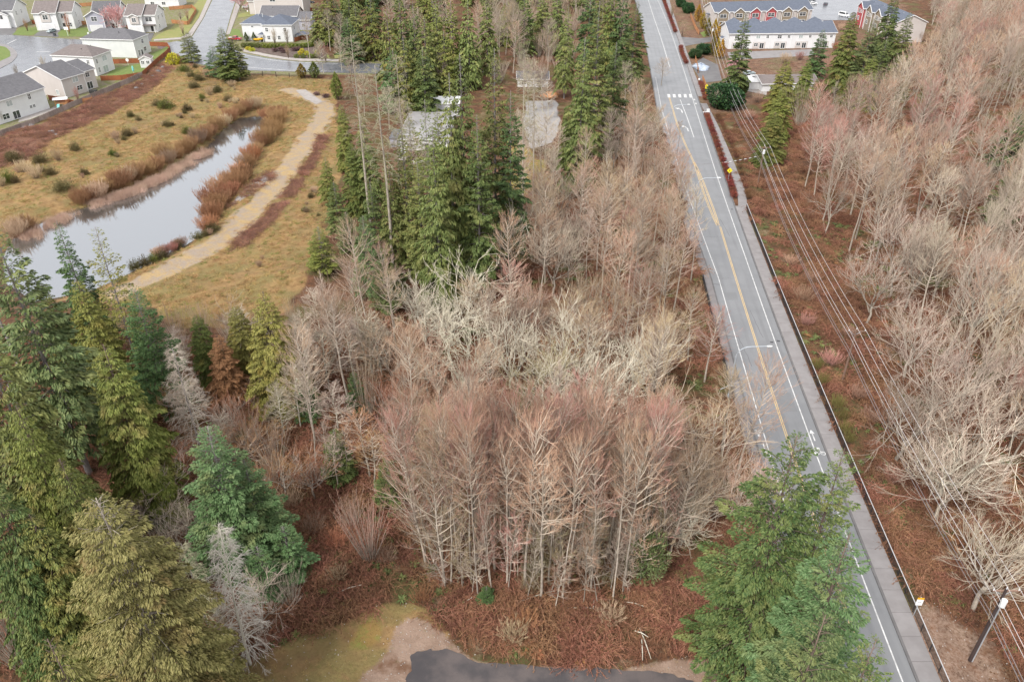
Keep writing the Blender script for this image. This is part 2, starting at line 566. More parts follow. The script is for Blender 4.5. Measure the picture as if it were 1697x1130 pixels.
# ------------------------------------------------------------------ survey lines of the main road (world x as a function of y)
_rk = ats([(1096, 0), (1153, 160), (1170, 200), (1199, 283), (1210, 320), (1256, 459), (1286.5, 540), (1297.5, 566), (1367.5, 748), (1406, 849), (1439, 929), (1475, 1017), (1518, 1125)])
_cf = np.polyfit([p[1] for p in _rk], [p[0] for p in _rk], 3)


def rk(y):
    return np.polyval(_cf, y)


def offs(ys, vs):
    return lambda y: rk(y) + np.interp(y, ys, vs)


L_RFOG = offs([0, 150, 200, 300, 480], [-1.45, -1.45, -1.8, -1.8, -2.2])
L_YEL = offs([0, 150], [-4.85, -4.9])
L_LFOG = offs([0, 100, 140, 200, 260, 480], [-8.2, -8.2, -8.4, -11.4, -13.2, -13.4])
L_LKERB = offs([0, 100, 140, 200, 260, 480], [-9.6, -9.6, -9.8, -12.9, -14.6, -14.8])
L_LSW = offs([0, 100, 140, 200], [-11.5, -11.4, -11.6, -14.8])
L_RSW = offs([0, 60, 175], [2.35, 2.6, 2.45])
L_RAIL = offs([0, 60, 175], [2.6, 2.85, 2.7])

POND_Z = -1.5
pond = ats([(437, 193), (400, 196), (378, 208), (352, 236), (330, 256), (300, 276), (250, 301), (200, 326), (155, 341), (110, 356), (75, 368), (45, 380), (22, 396), (5, 425), (10, 470), (60, 500), (150, 482), (205, 458), (228, 446), (262, 432), (300, 412), (330, 392), (345, 376), (372, 336), (398, 296), (425, 256), (446, 220), (447, 200)], POND_Z)
path_l = ats([(480, 150), (520, 164), (540, 178), (533, 200), (512, 232), (490, 262), (465, 295), (438, 328), (408, 360), (372, 392), (335, 418), (298, 440), (245, 464), (200, 485)])
berm_brush = ats([(536, 226), (521, 262), (501, 293), (480, 322), (456, 352), (432, 377), (404, 400), (376, 420)])
dark_heap = ats([(455, 283), (463, 294), (432, 312), (405, 332), (378, 342), (390, 322), (424, 298)])
meadow = ats([(-60, 245), (0, 228), (60, 206), (120, 179), (180, 153), (235, 130), (262, 104), (285, 96), (330, 112), (400, 126), (470, 127), (548, 132), (556, 170), (562, 240), (560, 310), (535, 400), (505, 470), (455, 520), (380, 548), (290, 545), (240, 520), (150, 500), (-60, 430)])
fence_brush = ats([(-60, 300), (-60, 250), (0, 231), (60, 208), (120, 182), (180, 156), (235, 133), (265, 106), (288, 112), (262, 140), (215, 172), (150, 205), (90, 232), (50, 265), (0, 280)])
town = ats([(-80, 265), (0, 229), (60, 207), (120, 180), (180, 154), (235, 130), (262, 104), (286, 84), (330, 108), (400, 122), (500, 124), (620, 124), (640, 100), (545, 98), (520, 60), (515, -12), (-80, -12)])
clearing = ats([(650, 195), (750, 185), (868, 160), (935, 160), (945, 240), (908, 300), (860, 335), (800, 300), (740, 290), (655, 290)])
gravel_yard = ats([(872, 167), (920, 166), (929, 200), (916, 236), (880, 246), (866, 205)])
yard_lawn = ats([(842, 235), (866, 240), (905, 270), (908, 298), (868, 326), (842, 312)])
dirt_pad = ats([(585, 1180), (600, 1120), (640, 1075), (655, 1035), (680, 1020), (720, 1026), (755, 1056), (800, 1090), (860, 1105), (1000, 1112), (1090, 1092), (1130, 1085), (1190, 1090), (1200, 1180)])
clear_grass = ats([(370, 1190), (395, 1115), (430, 1078), (490, 1056), (560, 1034), (600, 1006), (650, 994), (710, 1002), (760, 1040), (740, 1075), (660, 1110), (640, 1190)])
moss_pad = ats([(575, 1072), (588, 1030), (602, 1012), (630, 1014), (640, 1030), (635, 1055), (612, 1075)])
asphalt_pad = ats([(684, 1110), (678, 1092), (690, 1080), (720, 1075), (750, 1076), (790, 1092), (850, 1101), (930, 1106), (1000, 1110), (1120, 1118), (1160, 1190), (690, 1190)])
east_town = ats([(1120, 172), (1180, 190), (1245, 185), (1270, 150), (1330, 150), (1380, 115), (1430, 80), (1520, 60), (1500, -12), (1100, -12)])
path_bend = ats([(1231, 348), (1228, 318), (1214, 280), (1199, 243), (1186, 212), (1176, 192), (1166, 172)])
forest_dip = ats([(690, 965), (1050, 965), (1170, 860), (1190, 700), (1150, 560), (1120, 460), (1080, 340), (900, 330), (700, 480), (600, 620), (620, 850)])


def dist_road(x, y):
    c = (L_LSW(np.clip(y, 0, 200)) + L_RSW(np.clip(y, 0, 175))) / 2
    c = np.where(y > 200, (L_LKERB(y) + rk(y) + 4) / 2, c)
    hw = np.where(y > 175, 9.5, 7.3)
    return np.abs(x - c) - hw


def land(x, y):
    """height of the ground"""
    x = np.asarray(x, float)
    y = np.asarray(y, float)
    h = 0.8 * (vnoise(x, y, 14, 1) - 0.5) + 0.55 * (vnoise(x, y, 5, 2) - 0.5) + 0.3 * (vnoise(x, y, 1.9, 3) - 0.5)
    h = h + 0.1
    dip = sdpoly(x, y, forest_dip)
    h = h - 1.3 * (1 - sstep(-8, 2, dip))
    r = dist_road(x, y)
    east = sstep(0, 8, r) * (x > rk(np.clip(y, 0, 480)))
    h = h - 1.1 * east * (y < 200) 
    sdp = sdpoly(x, y, pond)
    h = np.where(sdp < 0, POND_Z - 0.15 * np.clip(-sdp, 0, 6), h)
    bank = sstep(0, 7, sdp)
    h = np.where((sdp >= 0) & (sdp < 7), POND_Z + 0.02 + (h - POND_Z) * bank, h)
    # built ground is level
    flat = sstep(0.2, 3.0, r)
    h = h * flat + (-0.09) * (1 - flat)
    for poly, w in ((town, 2.0), (east_town, 3.0), (asphalt_pad, 1.5), (gravel_yard, 2)):
        s = sdpoly(x, y, poly)
        k = sstep(0, w, s)
        h = h * k + (-0.06) * (1 - k)
    s = sdline(x, y, path_l)
    k = sstep(3.0, 7.0, s)
    h = h * k + (0.15 + 0.1 * (vnoise(x, y, 2.0, 8) - 0.5)) * (1 - k)
    s = sdline(x, y, path_bend)
    k = sstep(1.5, 4.0, s)
    h = h * k - 0.05 * (1 - k)
    return h


def land1(x, y):
    return float(land(np.array([x]), np.array([y]))[0])


def gnd(px, py):
    """photo point to a point on the ground (x, y, z)"""
    z = 0.0
    for _ in range(6):
        x, y = at(px, py, z)
        z = land1(x, y)
    return x, y, z


def under_top(px, py, h):
    """foot of an upright thing of height h whose top stands at photo point (px, py)"""
    g = 0.0
    for _ in range(4):
        x, y = at(px, py, h + g)
        g = land1(x, y)
    return x, y, g


def height_to(px, py, ty):
    """(x, y, z, height) of an upright thing with its foot at (px, py) and its top level with row ty"""
    x, y, z = gnd(px, py)
    lo, hi = 0.0, 70.0
    for _ in range(40):
        m = (lo + hi) / 2
        if proj(x, y, z + m)[1] > ty:
            lo = m
        else:
            hi = m
    return x, y, z, lo


# ------------------------------------------------------------------ the ground sheet
gx = np.concatenate([np.arange(-620, -190, 6.0), np.arange(-190, -124, 1.6), np.arange(-124, 112, 1.0), np.arange(112, 200, 1.8), np.arange(200, 621, 6.0)])
gy = np.concatenate([np.arange(-60, 30, 6.0), np.arange(30, 250, 0.95), np.arange(250, 420, 1.7), np.arange(420, 1000, 8.0)])
GX, GY = np.meshgrid(gx, gy)
GZ = land(GX, GY)
nx, ny = len(gx), len(gy)
gm = MB()
gi = np.arange(nx * ny).reshape(ny, nx)
gm.add(np.stack([GX, GY, GZ], -1).reshape(-1, 3), np.stack([gi[:-1, :-1], gi[:-1, 1:], gi[1:, 1:], gi[1:, :-1]], -1).reshape(-1, 4))


def cover():
    """what grows or lies where: two colour layers of four weights"""
    x, y = GX.ravel(), GY.ravel()
    wob = (vnoise(x, y, 6, 21) - 0.5) * 5 + (vnoise(x, y, 2.2, 22) - 0.5) * 2.2
    sdp = sdpoly(x, y, pond)

    def inside(poly, soft=1.5, w=1.0):
        return 1 - sstep(-soft, soft, sdpoly(x, y, poly) + wob * w)
    mead = np.maximum(inside(meadow, 2.0, 0.8), inside(clear_grass, 0.8, 0.35))
    pth = 1 - sstep(1.2, 5.6, sdline(x, y, path_l) + wob * 0.5)
    brush = np.maximum(inside(fence_brush, 2.0, 0.8), (1 - sstep(0.5, 1.3, sdline(x, y, berm_brush) + wob * 0.35)) * 0.8)
    mud = (1 - sstep(0.0, 2.2, sdp + wob * 0.15))
    dirt = np.maximum(inside(dirt_pad, 1.3, 0.3), inside(east_town, 2, 0.5) * 0.42)
    dirt = np.maximum(dirt, 0.52 * (1 - sstep(4, 9, np.hypot(x - 47.5, y - 53) + wob)))
    moss = np.maximum(inside(moss_pad, 1.2, 0.3) * 0.75, inside(yard_lawn, 1.5, 0.5))
    grav = np.maximum(inside(gravel_yard, 1.0, 0.3), inside(dark_heap, 1, 0.3))
    twn = inside(town, 1.0, 0.1)
    return np.stack([mead, pth, brush, mud], -1), np.stack([dirt, moss, grav, twn], -1)


ca, cb = cover()
g_mesh = gm.mesh("ground", [], smooth=True)
for nm, arr in (("cover_a", ca), ("cover_b", cb)):
    at_ = g_mesh.attributes.new(nm, 'FLOAT_COLOR', 'POINT')
    at_.data.foreach_set("color", arr.astype(np.float32).ravel())
ground = link("ground", g_mesh)
tag(ground, "uneven ground of leaf litter, straw grass and bare dirt", "ground", kind="structure")


def ground_material():
    m = bpy.data.materials.new("ground_cover")
    k = NT(m)
    co = k.n("ShaderNodeTexCoord").outputs['Object']
    A = k.n("ShaderNodeAttribute", attribute_name="cover_a")
    B = k.n("ShaderNodeAttribute", attribute_name="cover_b")
    sa = k.n("ShaderNodeSeparateColor")
    k.l(A.outputs['Color'], sa.inputs[0])
    sb = k.n("ShaderNodeSeparateColor")
    k.l(B.outputs['Color'], sb.inputs[0])
    n_big = k.noise(0.09, 3, co)
    n_mid = k.noise(0.55, 4, co, 0.65)
    n_fine = k.noise(3.2, 4, co, 0.7)
    n_grit = k.noise(14, 3, co, 0.7)
    # leaf litter
    litter = k.mix(k.ramp(n_mid, 0.3, 0.68), (0.07, 0.036, 0.022), (0.165, 0.08, 0.044))
    litter = k.mix(k.ramp(n_fine, 0.45, 0.72), litter, (0.045, 0.028, 0.02))
    litter = k.mix(k.math('MULTIPLY', k.ramp(n_big, 0.48, 0.6), k.ramp(n_fine, 0.35, 0.55)), litter, (0.085, 0.082, 0.032))
    litter = k.mix(k.math('MULTIPLY', k.ramp(k.noise(0.17, 3, co), 0.52, 0.66), k.ramp(n_fine, 0.4, 0.6)), litter, (0.21, 0.15, 0.095))
    # winter meadow
    straw = k.mix(k.ramp(n_mid, 0.32, 0.66), (0.2, 0.12, 0.055), (0.31, 0.2, 0.092))
    straw = k.mix(k.ramp(n_fine, 0.5, 0.75), straw, (0.17, 0.095, 0.042))
    straw = k.mix(k.math('MULTIPLY', k.ramp(k.noise(0.06, 5, co, 0.7), 0.46, 0.62), 0.7), straw, (0.165, 0.115, 0.058))
    green = k.mix(k.ramp(n_fine, 0.3, 0.7), (0.215, 0.175, 0.072), (0.15, 0.12, 0.05))
    straw = k.mix(k.math('MULTIPLY', k.ramp(k.noise(0.13, 4, co, 0.6), 0.42, 0.6), 0.85), straw, green)
    straw = k.mix(k.math('MULTIPLY', k.ramp(n_grit, 0.6, 0.75), 0.5), straw, (0.1, 0.058, 0.028))
    # path of gravel with straw scattered over it
    grit = k.mix(k.ramp(n_grit, 0.35, 0.65), (0.24, 0.205, 0.175), (0.32, 0.26, 0.21))
    grit = k.mix(k.ramp(k.noise(0.33, 8, co, 0.82, 0.6), 0.42, 0.62), grit, (0.38, 0.27, 0.125))
    grit = k.mix(k.math('MULTIPLY', k.ramp(n_fine, 0.5, 0.6), 0.6), grit, (0.25, 0.16, 0.085))
    # reddish brush floor, mud, dirt
    brush = k.mix(k.ramp(n_fine, 0.35, 0.65), (0.1, 0.05, 0.036), (0.22, 0.115, 0.075))
    mud = k.mix(k.ramp(n_fine, 0.4, 0.6), (0.045, 0.034, 0.026), (0.09, 0.065, 0.042))
    dirt = k.mix(k.ramp(n_mid, 0.3, 0.7), (0.26, 0.18, 0.135), (0.34, 0.245, 0.19))
    dirt = k.mix(k.math('MULTIPLY', k.ramp(n_grit, 0.55, 0.7), 0.7), dirt, (0.22, 0.15, 0.11))
    dirt = k.mix(k.ramp(k.noise(0.22, 4, co), 0.55, 0.68), dirt, (0.17, 0.095, 0.06))
    moss = k.mix(k.ramp(n_mid, 0.42, 0.6), (0.26, 0.17, 0.06), (0.2, 0.2, 0.055))
    moss = k.mix(k.math('MULTIPLY', k.ramp(n_fine, 0.52, 0.68), 0.7), moss, (0.16, 0.1, 0.045))
    grav = k.mix(k.ramp(n_fine, 0.35, 0.65), (0.24, 0.23, 0.225), (0.34, 0.32, 0.31))
    twn = k.mix(k.ramp(n_mid, 0.4, 0.6), (0.2, 0.17, 0.12), (0.15, 0.16, 0.06))

    def w(sock):
        return k.ramp(k.math('ADD', sock, k.math('MULTIPLY', k.math('SUBTRACT', n_fine, 0.5), 0.7)), 0.32, 0.68)
    col = k.mix(w(sa.outputs[0]), litter, straw)
    col = k.mix(w(sb.outputs[2]), col, grav)
    col = k.mix(A.outputs['Alpha'], col, mud)
    col = k.mix(w(sa.outputs[1]), col, grit)
    col = k.mix(w(sa.outputs[2]), col, brush)
    col = k.mix(w(sb.outputs[0]), col, dirt)
    col = k.mix(w(sb.outputs[1]), col, moss)
    col = k.mix(B.outputs['Alpha'], col, twn)
    k.l(col, k.b.inputs['Base Color'])
    k.b.inputs['Roughness'].default_value = 0.95
    k.b.inputs['Specular IOR Level'].default_value = 0.15
    k.bump(k.math('ADD', n_fine, k.math('MULTIPLY', n_grit, 0.5)), 0.9, 0.18)
    return m


g_mesh.materials.append(ground_material())


# ------------------------------------------------------------------ water
def water_material():
    """murky shallow water under a film that mirrors the sky"""
    m = bpy.data.materials.new("pond_water")
    k = NT(m)
    k.b.inputs['Base Color'].default_value = (0.05, 0.052, 0.05, 1)
    k.b.inputs['Roughness'].default_value = 0.03
    k.b.inputs['IOR'].default_value = 1.333
    co = k.n("ShaderNodeTexCoord").outputs['Object']
    k.bump(k.noise(0.9, 2, co), 0.05, 0.03)
    g = k.n("ShaderNodeBsdfGlossy")
    g.inputs['Color'].default_value = (0.92, 0.95, 1.0, 1)
    g.inputs['Roughness'].default_value = 0.03
    mx = k.n("ShaderNodeMixShader")
    mx.inputs[0].default_value = 0.34
    k.l(k.b.outputs[0], mx.inputs[1])
    k.l(g.outputs[0], mx.inputs[2])
    k.l(mx.outputs[0], k.out.inputs[0])
    return m


def polysheet(name, pts, z, m, label=None, cat=None, parent=None, holes=None, thick=0.0):
    import bmesh
    bm = bmesh.new()
    vs = [bm.verts.new((p[0], p[1], z)) for p in pts]
    es = [bm.edges.new((vs[i], vs[(i + 1) % len(vs)])) for i in range(len(vs))]
    for hpts in holes or []:
        hv = [bm.verts.new((p[0], p[1], z)) for p in hpts]
        es += [bm.edges.new((hv[i], hv[(i + 1) % len(hv)])) for i in range(len(hv))]
    bmesh.ops.triangle_fill(bm, use_beauty=True, use_dissolve=False, edges=es)
    bmesh.ops.recalc_face_normals(bm, faces=bm.faces)
    bm.normal_update()
    if bm.faces and sum(f.normal.z * f.calc_area() for f in bm.faces) < 0:
        bmesh.ops.reverse_faces(bm, faces=bm.faces)
    if thick:
        r = bmesh.ops.extrude_face_region(bm, geom=list(bm.faces))
        bmesh.ops.translate(bm, verts=[v for v in r['geom'] if isinstance(v, bmesh.types.BMVert)], vec=(0, 0, thick))
        bmesh.ops.recalc_face_normals(bm, faces=bm.faces)
    me = bpy.data.meshes.new(name)
    bm.to_mesh(me)
    bm.free()
    me.materials.append(m)
    o = link(name, me, parent)
    if parent is None:
        tag(o, label, cat, kind="structure")
    return o


def smoothed(pts, n=4, closed=True):
    """Catmull-Rom through the survey points"""
    P = np.asarray(pts, float)
    out = []
    N = len(P)
    for i in range(N if closed else N - 1):
        p0, p1, p2, p3 = (P[(i + k) % N] for k in (-1, 0, 1, 2)) if closed else (P[max(i - 1, 0)], P[i], P[i + 1], P[min(i + 2, N - 1)])
        for t in np.arange(n) / n:
            out.append(0.5 * ((2 * p1) + (-p0 + p2) * t + (2 * p0 - 5 * p1 + 4 * p2 - p3) * t * t + (-p0 + 3 * p1 - 3 * p2 + p3) * t ** 3))
    if not closed:
        out.append(P[-1])
    return [tuple(p) for p in out]


def ragged(pts, step, amp, seed):
    out = []
    for x, y in smoothed(pts, 40):
        dx = (vnoise(x, y, step, seed) - 0.5) * amp + (vnoise(x, y, 0.45, seed + 2) - 0.5) * 0.3
        dy = (vnoise(x, y + 50, step, seed + 1) - 0.5) * amp + (vnoise(x, y, 0.45, seed + 3) - 0.5) * 0.3
        out.append((x + dx, y + dy))
    return out


polysheet("pond_water", [(x + (x - np.mean([p[0] for p in pond])) * 0.02, y + (y - np.mean([p[1] for p in pond])) * 0.02) for x, y in smoothed(pond, 3)], POND_Z, water_material(), "still pond mirroring the pale sky between reeds and straw banks", "pond")


# ------------------------------------------------------------------ the main road
def asphalt(name, c, c2, rough, lanes=False):
    m = bpy.data.materials.new(name)
    k = NT(m)
    co = k.n("ShaderNodeTexCoord").outputs['Object']
    col = k.mix(k.ramp(k.noise(0.25, 4, co), 0.35, 0.65), c, c2)
    col = k.mix(k.math('MULTIPLY', k.ramp(k.noise(9, 3, co, 0.7), 0.5, 0.75), 0.35), col, tuple(x * 0.7 for x in c))
    if lanes:
        la = k.n("ShaderNodeAttribute", attribute_name="lateral").outputs['Fac']
        tr = k.math('SINE', k.math('MULTIPLY', la, 2 * pi / 1.72))
        mp = k.n("ShaderNodeMapping")
        mp.inputs['Scale'].default_value = (0.6, 0.03, 1)
        k.l(co, mp.inputs[0])
        st = k.ramp(k.noise(1.0, 4, mp.outputs[0]), 0.35, 0.65)
        col = k.mix(k.math('MULTIPLY', k.ramp(tr, -0.2, 1.0), k.math('MULTIPLY', st, 0.45)), col, tuple(x * 0.72 for x in c2))
    k.l(col, k.b.inputs['Base Color'])
    k.b.inputs['Specular IOR Level'].default_value = 0.5
    rr = k.n("ShaderNodeMapRange")
    rr.inputs['To Min'].default_value = rough - 0.1
    rr.inputs['To Max'].default_value = rough + 0.12
    k.l(k.noise(0.15, 3, co), rr.inputs['Value'])
    k.l(rr.outputs[0], k.b.inputs['Roughness'])
    k.bump(k.noise(30, 2, co), 0.3, 0.01)
    return m


M['road_asphalt'] = asphalt('road_asphalt', (0.175, 0.178, 0.185), (0.155, 0.158, 0.165), 0.42, True)
M['street_asphalt'] = asphalt('street_asphalt', (0.14, 0.145, 0.16), (0.11, 0.115, 0.13), 0.25)
M['dark_asphalt'] = asphalt('dark_asphalt', (0.05, 0.045, 0.048), (0.1, 0.083, 0.08), 0.75)
M['drive_asphalt'] = asphalt('drive_asphalt', (0.13, 0.125, 0.125), (0.1, 0.095, 0.098), 0.6)


def ribbon(name, fl, fr, y0, y1, z, m, parent=None, step=3.0, cols=1, z_r=None):
    ys = np.arange(y0, y1 + 1e-6, step)
    mb = MB()
    V = []
    lat = []
    for y in ys:
        a, b = float(fl(y)), float(fr(y))
        for c in range(cols + 1):
            x = a + (b - a) * c / cols
            V.append((x, y, z))
            lat.append(x - float(L_YEL(y)))
    w = cols + 1
    Q = [(i * w + c, i * w + c + 1, (i + 1) * w + c + 1, (i + 1) * w + c) for i in range(len(ys) - 1) for c in range(cols)]
    mb.add(V, Q)
    me = mb.mesh(name, m)
    a_ = me.attributes.new("lateral", 'FLOAT', 'POINT')
    a_.data.foreach_set("value", np.array(lat, np.float32))
    return link(name, me, parent)


road = ribbon("road", lambda y: L_LKERB(y) - 0.0, lambda y: rk(y), -30, 640, 0.0, M['road_asphalt'], None, 3.0, 12)
tag(road, "straight grey two lane road running up through the woods", "road", kind="structure")


def line_strip(name, pts, w, z, m, parent=None):
    """painted stripe along world points"""
    P = np.asarray(pts, float)
    d = np.gradient(P, axis=0)
    d /= np.linalg.norm(d, axis=1, keepdims=True)
    nrm = np.stack([d[:, 1], -d[:, 0]], -1)
    n = len(P)
    V = np.concatenate([np.c_[P - nrm * w / 2, np.full(n, z)], np.c_[P + nrm * w / 2, np.full(n, z)]])
    Q = [(i, n + i, n + i + 1, i + 1) for i in range(n - 1)]
    return MB().add(V, Q).build(name, m, parent)


def lane(f, y0, y1, step=3.0):
    return [(float(f(y)), y) for y in np.arange(y0, y1 + 1e-6, step)]


ZP = 0.005
line_strip("edge_line", lane(L_RFOG, -30, 640), 0.16, ZP, M['white_paint'], road)
line_strip("edge_line", lane(L_LFOG, -30, 300), 0.16, ZP, M['white_paint'], road)
line_strip("centre_line", lane(lambda y: L_YEL(y) - 0.13, -30, 165), 0.13, ZP, M['yellow_paint'], road)
line_strip("centre_line", lane(lambda y: L_YEL(y) + 0.13, -30, 165), 0.13, ZP, M['yellow_paint'], road)
gl = smoothed(ats([(1189, 374), (1181, 357), (1169, 327), (1158, 294), (1150, 270), (1136, 240), (1122, 205), (1114, 178), (1109, 161)]), 5, False)
gr_ = smoothed(ats([(1191, 374), (1186, 357), (1175, 327), (1163, 296), (1151, 270)]), 5, False)
for d in (-0.16, 0.16):
    line_strip("turn_lane_line", [(a + d, b) for a, b in gl], 0.15, ZP, M['yellow_paint'], road)
    line_strip("turn_lane_line", [(a + d, b) for a, b in gr_], 0.15, ZP, M['yellow_paint'], road)
line_strip("turn_lane_line", [(a, b) for a, b in smoothed(ats([(1150, 228), (1139, 196), (1127, 165)]), 5, False)], 0.2, ZP, M['white_paint'], road)
line_strip("turn_lane_line", smoothed(ats([(1110, 112), (1098, 72), (1083, 28), (1074, 0)]), 5, False), 0.2, ZP, M['white_paint'], road)
for px in (1109, 1118, 1127, 1136, 1145):
    a, b = at(px, 162), at(px - 1.0, 156.5)
    line_strip("crosswalk_bar", [a, b], 0.95, ZP + 0.004, M['white_paint'], road)
for (px, py) in ((1151, 165.5), (1153.5, 172)):
    a, b = at(px, py + 1), at(px - 0.5, py - 1)
    line_strip("yield_mark", [a, b], 0.5, ZP, M['white_paint'], road)


def flat_mark(name, polys, org, ang, z=ZP):
    mb = MB()
    c, s = cos(ang), sin(ang)
    for P in polys:
        V = [(org[0] + c * x - s * y, org[1] + s * x + c * y, z) for x, y in P]
        if len(P) == 4:
            mb.add(V, [(0, 1, 2, 3)])
        elif len(P) == 3:
            mb.add(V, None, [(0, 1, 2)])
        else:
            n = len(P) // 2
            mb.add(V, [(i, i + 1, len(P) - 2 - i, len(P) - 1 - i) for i in range(n - 1)])
    return mb.build(name, M['white_paint'], road)


def ring(cx, cy, r, w=0.12, n=10):
    return [[(cx + (r + w) * cos(2 * pi * k / n), cy + (r + w) * sin(2 * pi * k / n)), (cx + (r + w) * cos(2 * pi * (k + 1) / n), cy + (r + w) * sin(2 * pi * (k + 1) / n)),
             (cx + r * cos(2 * pi * (k + 1) / n), cy + r * sin(2 * pi * (k + 1) / n)), (cx + r * cos(2 * pi * k / n), cy + r * sin(2 * pi * k / n))] for k in range(n)]


straight_arrow = [[(-0.09, -1.3), (0.09, -1.3), (0.09, 0.4), (-0.09, 0.4)], [(-0.38, 0.4), (0.38, 0.4), (0, 1.3)]]
bike = ring(-0.45, -0.5, 0.28) + ring(0.45, -0.5, 0.28) + [[(-0.45, -0.5), (-0.35, -0.5), (0.0, 0.2), (-0.1, 0.2)], [(0.4, -0.5), (0.5, -0.5), (0.1, 0.2), (0.0, 0.2)], [(-0.2, 0.25), (0.2, 0.25), (0.2, 0.75), (-0.2, 0.75)]]
turn_arrow = [[(0.25, -1.5), (0.5, -1.5), (0.5, 0.1), (0.25, 0.3)], [(0.5, 0.1), (0.25, 0.3), (-0.2, 0.85), (-0.05, 1.1)], [(-0.35, 0.55), (0.05, 1.35), (-0.9, 1.3)]]
slope = atan2(-1, 14)
flat_mark("bicycle_marking", bike, at(1257, 718), slope + pi)
flat_mark("arrow_marking", straight_arrow, at(1267.5, 744), slope + pi)
flat_mark("arrow_marking", straight_arrow, at(1347, 721), slope)
flat_mark("bicycle_marking", bike, at(1357.5, 747), slope)
flat_mark("arrow_marking", [[(x * 1.5, y * 1.9) for x, y in P] for P in turn_arrow], at(1126.5, 183), slope)
flat_mark("arrow_marking", [[(x * 1.5, y * 1.9) for x, y in P] for P in turn_arrow], at(1136, 213), slope)
M['tar_seal'] = mat('tar_seal', (0.05, 0.05, 0.053), 0.5)
for (px, py) in ((1213, 347), (1279, 567), (1290, 565)):
    o_ = at(px, py)
    MB().obox(o_, (cos(slope), sin(slope)), 0.28, 0.22, 0.002, 0.008).build("drain_grate", M['black_metal'], road)
for y in (118.0, 137.5):
    line_strip("tar_seal", [(float(L_LKERB(y)) + 0.1, y), (float(L_LFOG(y)) + 0.3, y - 0.4)], 0.12, 0.003, M['tar_seal'], road)

M['kerb_gutter_shade'] = mat('kerb_gutter_shade', (0.13, 0.125, 0.125), 0.85, (0.1, 0.095, 0.095), 0.8)  # kerb concrete darkened: the gutter shadow is painted into its colour
M['road_patch'] = asphalt('road_patch', (0.155, 0.158, 0.163), (0.14, 0.142, 0.147), 0.45)
for y0, y1, f0, f1, d0, d1 in ((96, 101, L_YEL, L_RFOG, 0.5, -0.5), (131, 134, L_LFOG, L_YEL, 0.3, -0.8), (64, 66.5, L_LFOG, L_YEL, 0.6, -0.5)):
    V_ = [(float(f0(y0)) + d0, y0, 0.0025), (float(f1(y0)) + d1, y0, 0.0025), (float(f1(y1)) + d1, y1, 0.0025), (float(f0(y1)) + d0, y1, 0.0025)]
    MB().add(V_, [(0, 1, 2, 3)]).build("road_patch", M['road_patch'], road)
cr_ = np.random.default_rng(8)
for k in range(16):
    y = cr_.uniform(58, 240)
    a_, b_ = (L_LFOG, L_YEL) if k % 2 else (L_YEL, L_RFOG)
    x0_ = float(a_(y)) + cr_.uniform(0.3, 1.0)
    x1_ = float(b_(y)) - cr_.uniform(0.3, 1.0)
    n_ = 7
    if k % 3 == 0:
        pts_ = [(x0_ + 0.6 + cr_.normal(0, 0.06), y + i * 1.6) for i in range(n_)]
    else:
        pts_ = [(x0_ + (x1_ - x0_) * i / (n_ - 1), y + cr_.normal(0, 0.12)) for i in range(n_)]
    line_strip("tar_seal", pts_, 0.06, 0.0035, M['tar_seal'], road)

# kerbs and pavements of separate slabs
for nm, f, sgn, y1 in (("kerb", rk, 1, 560), ("kerb", L_LKERB, -1, 560)):
    ys = np.arange(-20, y1, 3.0)
    mb = MB()
    V = []
    for y in ys:
        a = float(f(y))
        b = a + sgn * 0.3
        V += [(a, y, -0.06), (a, y, 0.12), (b, y, 0.125), (b, y, -0.06)]
    Q = []
    for i in range(len(ys) - 1):
        for c in range(3):
            q = (i * 4 + c, i * 4 + c + 1, i * 4 + c + 5, i * 4 + c + 4)
            Q.append(q if sgn < 0 else q[::-1])
    o = mb.add(V, Q).build(nm, M['kerb_gutter_shade'])
    tag(o, "concrete kerb along the east edge of the road" if sgn > 0 else "concrete kerb along the west edge of the road", "kerb", kind="structure")


def pavement(label, fi, fo, y0, y1, step, mt):
    root = thing("pavement", label, "pavement")
    tag(root, kind="structure")
    y = y0
    while y < y1 - 0.1:
        yb = min(y + step, y1)
        g = 0.02
        mb = MB()
        a0, b0, a1, b1 = float(fi(y + g)), float(fo(y + g)), float(fi(yb - g)), float(fo(yb - g))
        V = [(a0, y + g, -0.06), (b0, y + g, -0.06), (b1, yb - g, -0.06), (a1, yb - g, -0.06), (a0, y + g, 0.12), (b0, y + g, 0.12), (b1, yb - g, 0.12), (a1, yb - g, 0.12)]
        mb.add(V, [(0, 3, 2, 1), (4, 5, 6, 7), (0, 1, 5, 4), (1, 2, 6, 5), (2, 3, 7, 6), (3, 0, 4, 7)])
        mb.build("slab", mt, root)
        y = yb
    return root


M['pavement_concrete'] = mat('pavement_concrete', (0.225, 0.212, 0.212), 0.85, (0.185, 0.172, 0.172), 0.5, objvar=0.04)
pavement("pale pavement between the road kerb and the black railing by the power lines", lambda y: rk(y) + 0.3, L_RSW, 20, 177, 3.2, M['pavement_concrete'])
M['pavement_old'] = mat('pavement_old', (0.2, 0.185, 0.185), 0.85, (0.16, 0.147, 0.147), 0.5, objvar=0.06)
pavement("narrow grey pavement beside the bare grove", lambda y: L_LKERB(y) - 0.3, L_LSW, 40, 174, 3.2, M['pavement_old'])


